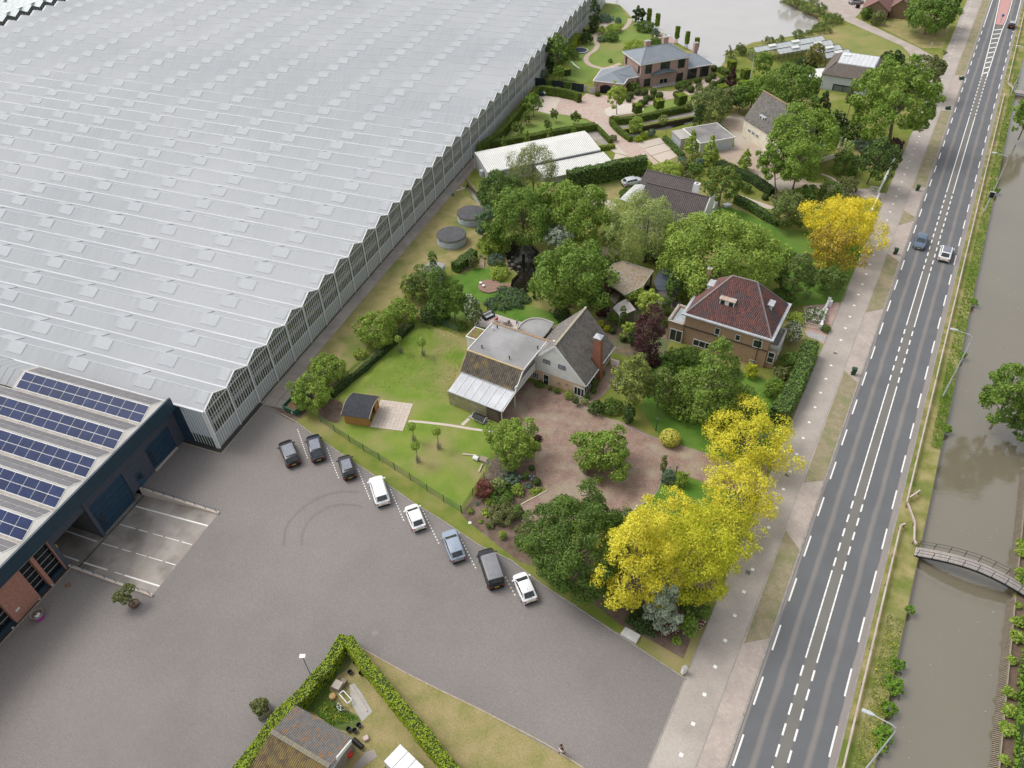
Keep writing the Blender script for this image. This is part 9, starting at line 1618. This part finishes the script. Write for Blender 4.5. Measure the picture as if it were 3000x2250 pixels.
tree('C',510,310,150,250,'white-flowering elder by the patio screen','round','mid',.2,leaf=.2,cat='shrub',name='shrub',mix=('white',.22));tree('C',450,230,110,130,'white-flowering elder branch above the lawn','round','mid',1.0,leaf=.2,cat='shrub',name='shrub',mix=('white',.15));tree('C',420,430,90,70,'low shrubs at the patio plank screen','round','mid',0,leaf=.2,cat='shrub',name='shrub')
tree('G',235,1155,75,100,'small conifer bush beside the wooden steps','dense','olive',0,leaf=.18,cat='shrub',name='shrub');tree('G',420,1130,130,80,'white-flecked ground shrub in the rockery','dense','blue',-.2,leaf=.16,cat='shrub',name='shrub',stem=False);tree('G',450,1190,90,50,'green mat at the pond edge','dense','mid',-.2,leaf=.15,cat='shrub',name='shrub',stem=False)
for x,y,w,h,lab in ((480,1385,90,60,'left part of the juniper carpet along the small lawn'),(570,1420,150,80,'juniper carpet south of the dark pond'),(640,1460,120,60,'juniper carpet near the yew column'),(430,1490,170,40,'juniper strip above the curved lawn'),(560,1475,170,40,'juniper strip, right continuation above the curved lawn')): tree('G',x,y,w,h,lab,'dense','blue',-.4,leaf=.16,cat='shrub',name='ground_cover',stem=False,mix=('mid',.4))
for c,x,y,w,h,lab,col in (('C',1230,330,150,90,'dark undergrowth on the right of the curved lawn','dark'),('G',1180,1420,180,170,'shadowed shrubs below the round chestnut','dark'),('G',1360,810,140,110,'broad leaved shrub between chestnut and willow','mid'),('G',1340,950,110,100,'shrubs above the sandy gravel patch','mid'),('G',1700,1080,180,150,'deep shaded shrubs under the willow','dark'),('G',1360,1140,110,90,'green shrub left of the gravel roof','mid'),('D',500,960,180,130,'shrubs below the side annex of the brown brick house','mid'),('D',620,940,180,90,'shrubs under the wide window of the brown brick house','mid'),('D',430,1080,130,150,'glossy green shrub between purple beech and cone tree','mid'),('D',560,1090,130,130,'shrub left of the cone-shaped tree','maple'),('D',1110,1070,90,130,'yellow-green climbing rose by the corner of the brown brick house','yellowgreen'),('D',1300,1210,150,170,'bright bush between brick house and long hedge','maple'),('D',1440,990,130,150,'shrub behind the long clipped hedge','mid'),('D',1350,1090,120,110,'olive shrub in the side garden','olive'),('D',1440,760,150,170,'white flowering bush beside the grey gravel','mid'),('D',1620,620,170,90,'white flowering shrub above the picket gate','mid'),('D',1480,640,130,90,'yellow-green low shrub above the white flowers','lime'),('D',1710,725,75,60,'small dark round bush right of the picket gate','mid'),('D',1350,480,200,150,'shrubs below the slender tree','mid'),('D3',1400,900,110,120,'glossy bush by the patio of the brown brick house','mid'),('D3',1380,1070,110,150,'bright shrub at the annex corner','maple')):
    fl=('white',.4) if 'white flowering' in lab else None
    tree(c,x,y,w,h,lab,'round',col,0,leaf=.2,cat='shrub',name='shrub',mix=fl,stem=not fl)
# climbing greens on the shelter edge
surf_leaves([[gr[1]+Vector((0,0,.1)),gr[3]+Vector((0,0,.1)),gr[3]+Vector((.5,-.9,-.5)),gr[1]+Vector((.3,-.9,-.6))]],60,.22,'bright','climber',T11)
# hedges
hedge(WP('G',[(380,205),(560,5)],0)+WP('D5',[(700,1500),(960,1260),(1120,1080),(1255,940)]),1.0,1.9,'clipped hedge running along the glasshouse wall','hedgebright') if False else None
def hz(c,pts,z): return [W(c,x,y,z) for x,y in pts]
hedge(hz('D5',[(300,1800),(640,1560),(880,1290),(1090,1030),(1245,850)],1.9),1.05,1.9,'long clipped hedge between glasshouse wall and orchard lawn','hedge');hedge(hz('D5',[(1245,850),(1330,845),(1560,872),(1850,930),(1930,975)],1.9),.95,1.9,'clipped hedge behind the bins and the white vehicle','hedge')
hedge(hz('E',[(-165,1140),(120,1098),(400,1042),(675,1000)],1.4),1.3,1.4,'thick clipped hedge between orchard lawn and barn path','hedge');hedge(hz('E',[(680,1005),(800,1130)],.9),.7,.9,'low clipped hedge along the villa drive by the barn path','hedge');hedge(hz('E',[(710,1188),(830,1168)],.8),.9,.8,'short bright hedge at the barn corner','hedgebright')
hedge(hz('E',[(808,940),(870,958),(1010,945),(1240,893),(1450,850)],1.3),1.1,1.3,'clipped hedge between front lawn and ditch path','hedge');hedge(hz('E',[(806,948),(815,985),(880,1050),(965,1112)],1.0),.9,1.0,'clipped hedge along the villa drive beside the ditch','hedge');hedge(hz('E',[(470,375),(530,270)],1.9),1.4,2.0,'clipped hedge block against the glasshouse above the trampoline','hedgebright');hedge(hz('E',[(1690,540),(1750,575)],1.2),1.3,1.2,'clipped hedge block by the pond right of the villa','hedge');hedge(hz('E',[(1730,610),(1890,650)],.6),.7,.6,'low hedge behind the purple shrub tree','hedge')
hedge(hz('G',[(1010,425),(1160,392),(1400,340),(1560,312),(1645,310)],3.4),1.6,3.4,'tall ivy hedge in front of the white barn roofs','ivy',leaf=.3,wob=.07,cover=1.5);hedge(hz('D',[(1600,825),(1560,960),(1500,1100),(1400,1290),(1330,1390)],2.4),1.9,2.4,'thick green hedge between brown brick house and cycle path','ivy',leaf=.24,wob=.06)
hedge(hz('H',[(715,755),(850,825),(950,890),(1060,945)],1.3),1.2,1.3,'leafy hedge along the garden track','ivy',leaf=.22,wob=.06);hedge(hz('H',[(570,470),(700,530),(860,600),(1015,705)],1.3),1.5,1.3,'dark hedge between cottage drive and bed','dark',leaf=.24,wob=.07,) ;hedge(hz('H',[(130,270),(230,370),(280,420)],.9),.9,.9,'ivy strip beside the slab parking','ivy',leaf=.22)
J1=[(1125,305),(1080,390),(1020,500),(960,575),(880,660),(800,760),(700,860),(600,960),(500,1080),(400,1230),(290,1390),(200,1520)]
hedge(hz('J',J1[:5],1.7),.95,1.7,'patchy upper part of the left hedge of the plot','hedgebright',leaf=.13,wob=.16,cover=1.3);hedge(hz('J',J1[4:],1.7),1.15,1.7,'fuller lower part of the left hedge of the plot','hedgebright',leaf=.13,wob=.08)
hedge(hz('J',[(1150,325),(1210,410),(1290,520),(1420,670),(1560,850),(1700,1010),(1850,1200),(2000,1390),(2100,1500)],1.8),1.05,1.8,'long bright hedge on the right side of the plot','hedgebright',leaf=.13,wob=.06)
hedge(hz('G',[(245,1055),(170,1110),(90,1170)],1.6),1.4,1.6,'leafy hedge between tanks and bright lawn','ivy',leaf=.2,wob=.06);hedge(hz('B',[(1440,105),(1350,190),(1240,290),(1110,400),(1000,490),(880,595)],.9),.55,.9,'dark ivy growing on the mesh fence beside the dry grass','dark',leaf=.17,wob=.1)
for k,(a,b) in enumerate(IVYSEC): T_=hedge([a,b],.45,1.95,('left ivy section of the navy fence','right ivy section of the navy fence')[k],'ivy',leaf=.18)
# canal side
tree('C6',650,760,640,1040,'green tree leaning over the canal at the right edge','round','maple',.8,leaf=.28,cover=1.3,mix=('mid',.4));tree('L',850,470,110,170,'green tree at the right edge over the canal near the far lamp','round','maple',.8,leaf=.32);tree('K',1300,60,150,200,'dark lower boughs of the leaning canal tree','round','mid',.3,leaf=.28)
for k,(s_,w_) in enumerate(((39.5,.8),(42,.7),(44.5,.9),(46.8,.6),(38.2,.5),(53.5,.45),(82,.6),(98,.5),(112,.6),(150,.6))):
    p=RS(s_,13.6,0);R=w_;P,N,tint,C,lr=crown_points(R,R*.6,'open',.2,4);T=thing('bank_plant','leafy weed tuft on the road side canal edge, %s counted up from the bottom' % ordw(k),'plant',p);P=P+np.array([p.x,p.y,.1]);link('leaves',leafmesh('leaves',P,N,.2*rng.uniform(.6,1.3,len(P)),tint,lm('weed')),T)
for k in range(16):
    s_=33+k*2.35+random.uniform(-1,1.3);p=RS(s_,22.7+random.random()*.3,0);R=random.uniform(.28,.62);P,N,tint,C,lr=crown_points(R,R*.6,'dense',.14,3.5);T=thing('bank_shrub','young green shrub on the brown bank behind the stake fence, %s from the bottom' % ordw(k),'shrub',p,'young shrubs behind the stake fence');P=P+np.array([p.x,p.y,R*.6+.1]);link('leaves',leafmesh('leaves',P,N,.2*rng.uniform(.6,1.3,len(P)),tint,lm('bright')),T)
hedge([RS(20,24.6),RS(44,24.6),RS(58,24.5)],1.6,1.1,'bright green growth at the lower right corner beyond the brown bank','weed',leaf=.28,wob=.12,name='bank_hedge')
# scattered growth as stuff: verge weeds,rough grass,flowers
def scatter(name,pts,n,size,col,z=.05,lab=None,hgt=.1,up=.4):
    me_t=[Vector((p[0],p[1],0)) for p in pts];tr=tessellate_polygon([me_t]);Ar=[abs((me_t[t[1]]-me_t[t[0]]).cross(me_t[t[2]]-me_t[t[0]]).z)/2 for t in tr];Ar=np.array(Ar);ti=rng.choice(len(tr),n,p=Ar/Ar.sum());u,v=rng.random(n),rng.random(n);f=u+v>1;u[f],v[f]=1-u[f],1-v[f]
    A=np.array([[*me_t[tr[i][0]]] for i in ti]);B=np.array([[*me_t[tr[i][1]]] for i in ti]);C=np.array([[*me_t[tr[i][2]]] for i in ti]);P=A+(B-A)*u[:,None]+(C-A)*v[:,None];P[:,2]=z+rng.random(n)*hgt
    N=rng.normal(size=(n,3))*.8+np.array([0,0,up]);o=link(name,leafmesh(name,P,N,size*rng.uniform(.5,1.4,n),rng.random(n),lm(col)),None,'stuff');o['label']=lab or name.replace('_',' ');return o
scatter('verge_weeds',[RS(20,11.9),RS(52,11.8),RS(52,13.3),RS(20,13.3)],3600,.10,'fruit',lab='tall green weeds on the canal verge near the bottom');scatter('yellow_flowers',[RS(20,11.7),RS(50,11.7),RS(50,13.3),RS(20,13.3)],900,.08,'yellow',z=.12,lab='small yellow flowers in the canal verge');scatter('verge_weeds',[RS(78,12.2),RS(95,12.0),RS(95,13.4),RS(78,13.4)],2500,.12,'weed',hgt=.3,lab='bright weeds at the foot of the canal lamp');scatter('verge_weeds',[RS(95,12),RS(215,12.2),RS(215,13.4),RS(95,13.4)],5000,.17,'weed',lab='weeds along the upper canal verge')
scatter('rough_grass',WP('J',[(1130,440),(1060,650),(1010,730),(1030,820),(1130,900),(1240,980),(1040,1050),(860,930),(760,870),(930,690)]),3500,.10,'weed',hgt=.1,lab='rough green grass inside the hedge plot');scatter('yellow_flowers',WP('J',[(900,900),(1000,850),(1200,1020),(1000,1010)]),160,.07,'yellow',z=.15,lab='yellow flowers by the corrugated shed');scatter('meadow_growth',[RS(20,23.9),RS(70,23.9),RS(70,28),RS(20,28)],12000,.2,'weed',hgt=.3,lab='green growth on the far bank')
scatter('floating_leaves',[RS(28,13.6),RS(130,13.6),RS(130,22.2),RS(28,22.2)],90,.07,'flower',z=-.592,hgt=.002,up=9,lab='pale specks floating on the canal');scatter('fallen_leaves',[p for p in drive],5000,.07,'lime',z=.033,hgt=.004,up=6,lab='yellow fallen leaves on the brick driveway');scatter('roof_leaves',[(p.x,p.y) for p in gr],700,.13,'bronze',z=2.84,hgt=.03,up=4,lab='leaves on the gravel roof')
scatter('garden_tufts',WP('B',[(1500,120),(1810,260),(1760,440),(1690,620),(1440,560),(1240,560),(1100,560),(1250,350)]),7000,.07,'fruit',z=.02,hgt=.03,up=1,lab='short tufts in the summerhouse lawn')
m_in=lm('fruit');nn=26000
P=np.stack([rng.uniform(.3,NB*BW-.3,nn),rng.uniform(1.2,9,nn),.1+rng.random(nn)*2.6],1);stp=(P[:,0] % 2.1)<1.35;P=P[stp];w3=np.array([[G0.x+a*sin(PHI)-c*cos(PHI),G0.y+a*cos(PHI)+c*sin(PHI),z] for a,c,z in P]);link('crop_plants',leafmesh('crop_plants',w3,rng.normal(size=w3.shape)+np.array([0,0,.4]),.38*rng.uniform(.6,1.4,len(w3)),rng.random(len(w3)),lm('willow')),gh,'stuff')
m_=MB()
for b in range(NB*2): m_.bar(GA(b*BW/2+.6,1.2,1.0),GA(b*BW/2+.6,1.2,3.4),.04);
m_.obj('crop_supports',m_frame,gh,kind='stuff')
for T,p,h,blobs,leaf,trunk in POTS:
    for (o,r,rz_) in [(b[0],b[1],b[2]) for b in blobs]:
        P,N,tint,C,lr=crown_points(r,rz_,'dense',.13,5);P=P+np.array([p.x+o[0],p.y+o[1],o[2]+(h if not trunk and leaf != 'lime' else .35)]);link('foliage',leafmesh('foliage',P,N,.13*rng.uniform(.6,1.3,len(P)),tint,lm(leaf)),T)
        if trunk: m_=MB();m_.tube([p+Vector((0,0,h-.1)),p+Vector((o[0]*.5,o[1]*.5,(o[2]+.35)*.6)),p+Vector((o[0],o[1],o[2]+.2))],[.09,.06,.04],6);m_.obj('trunk',m_bark,T)
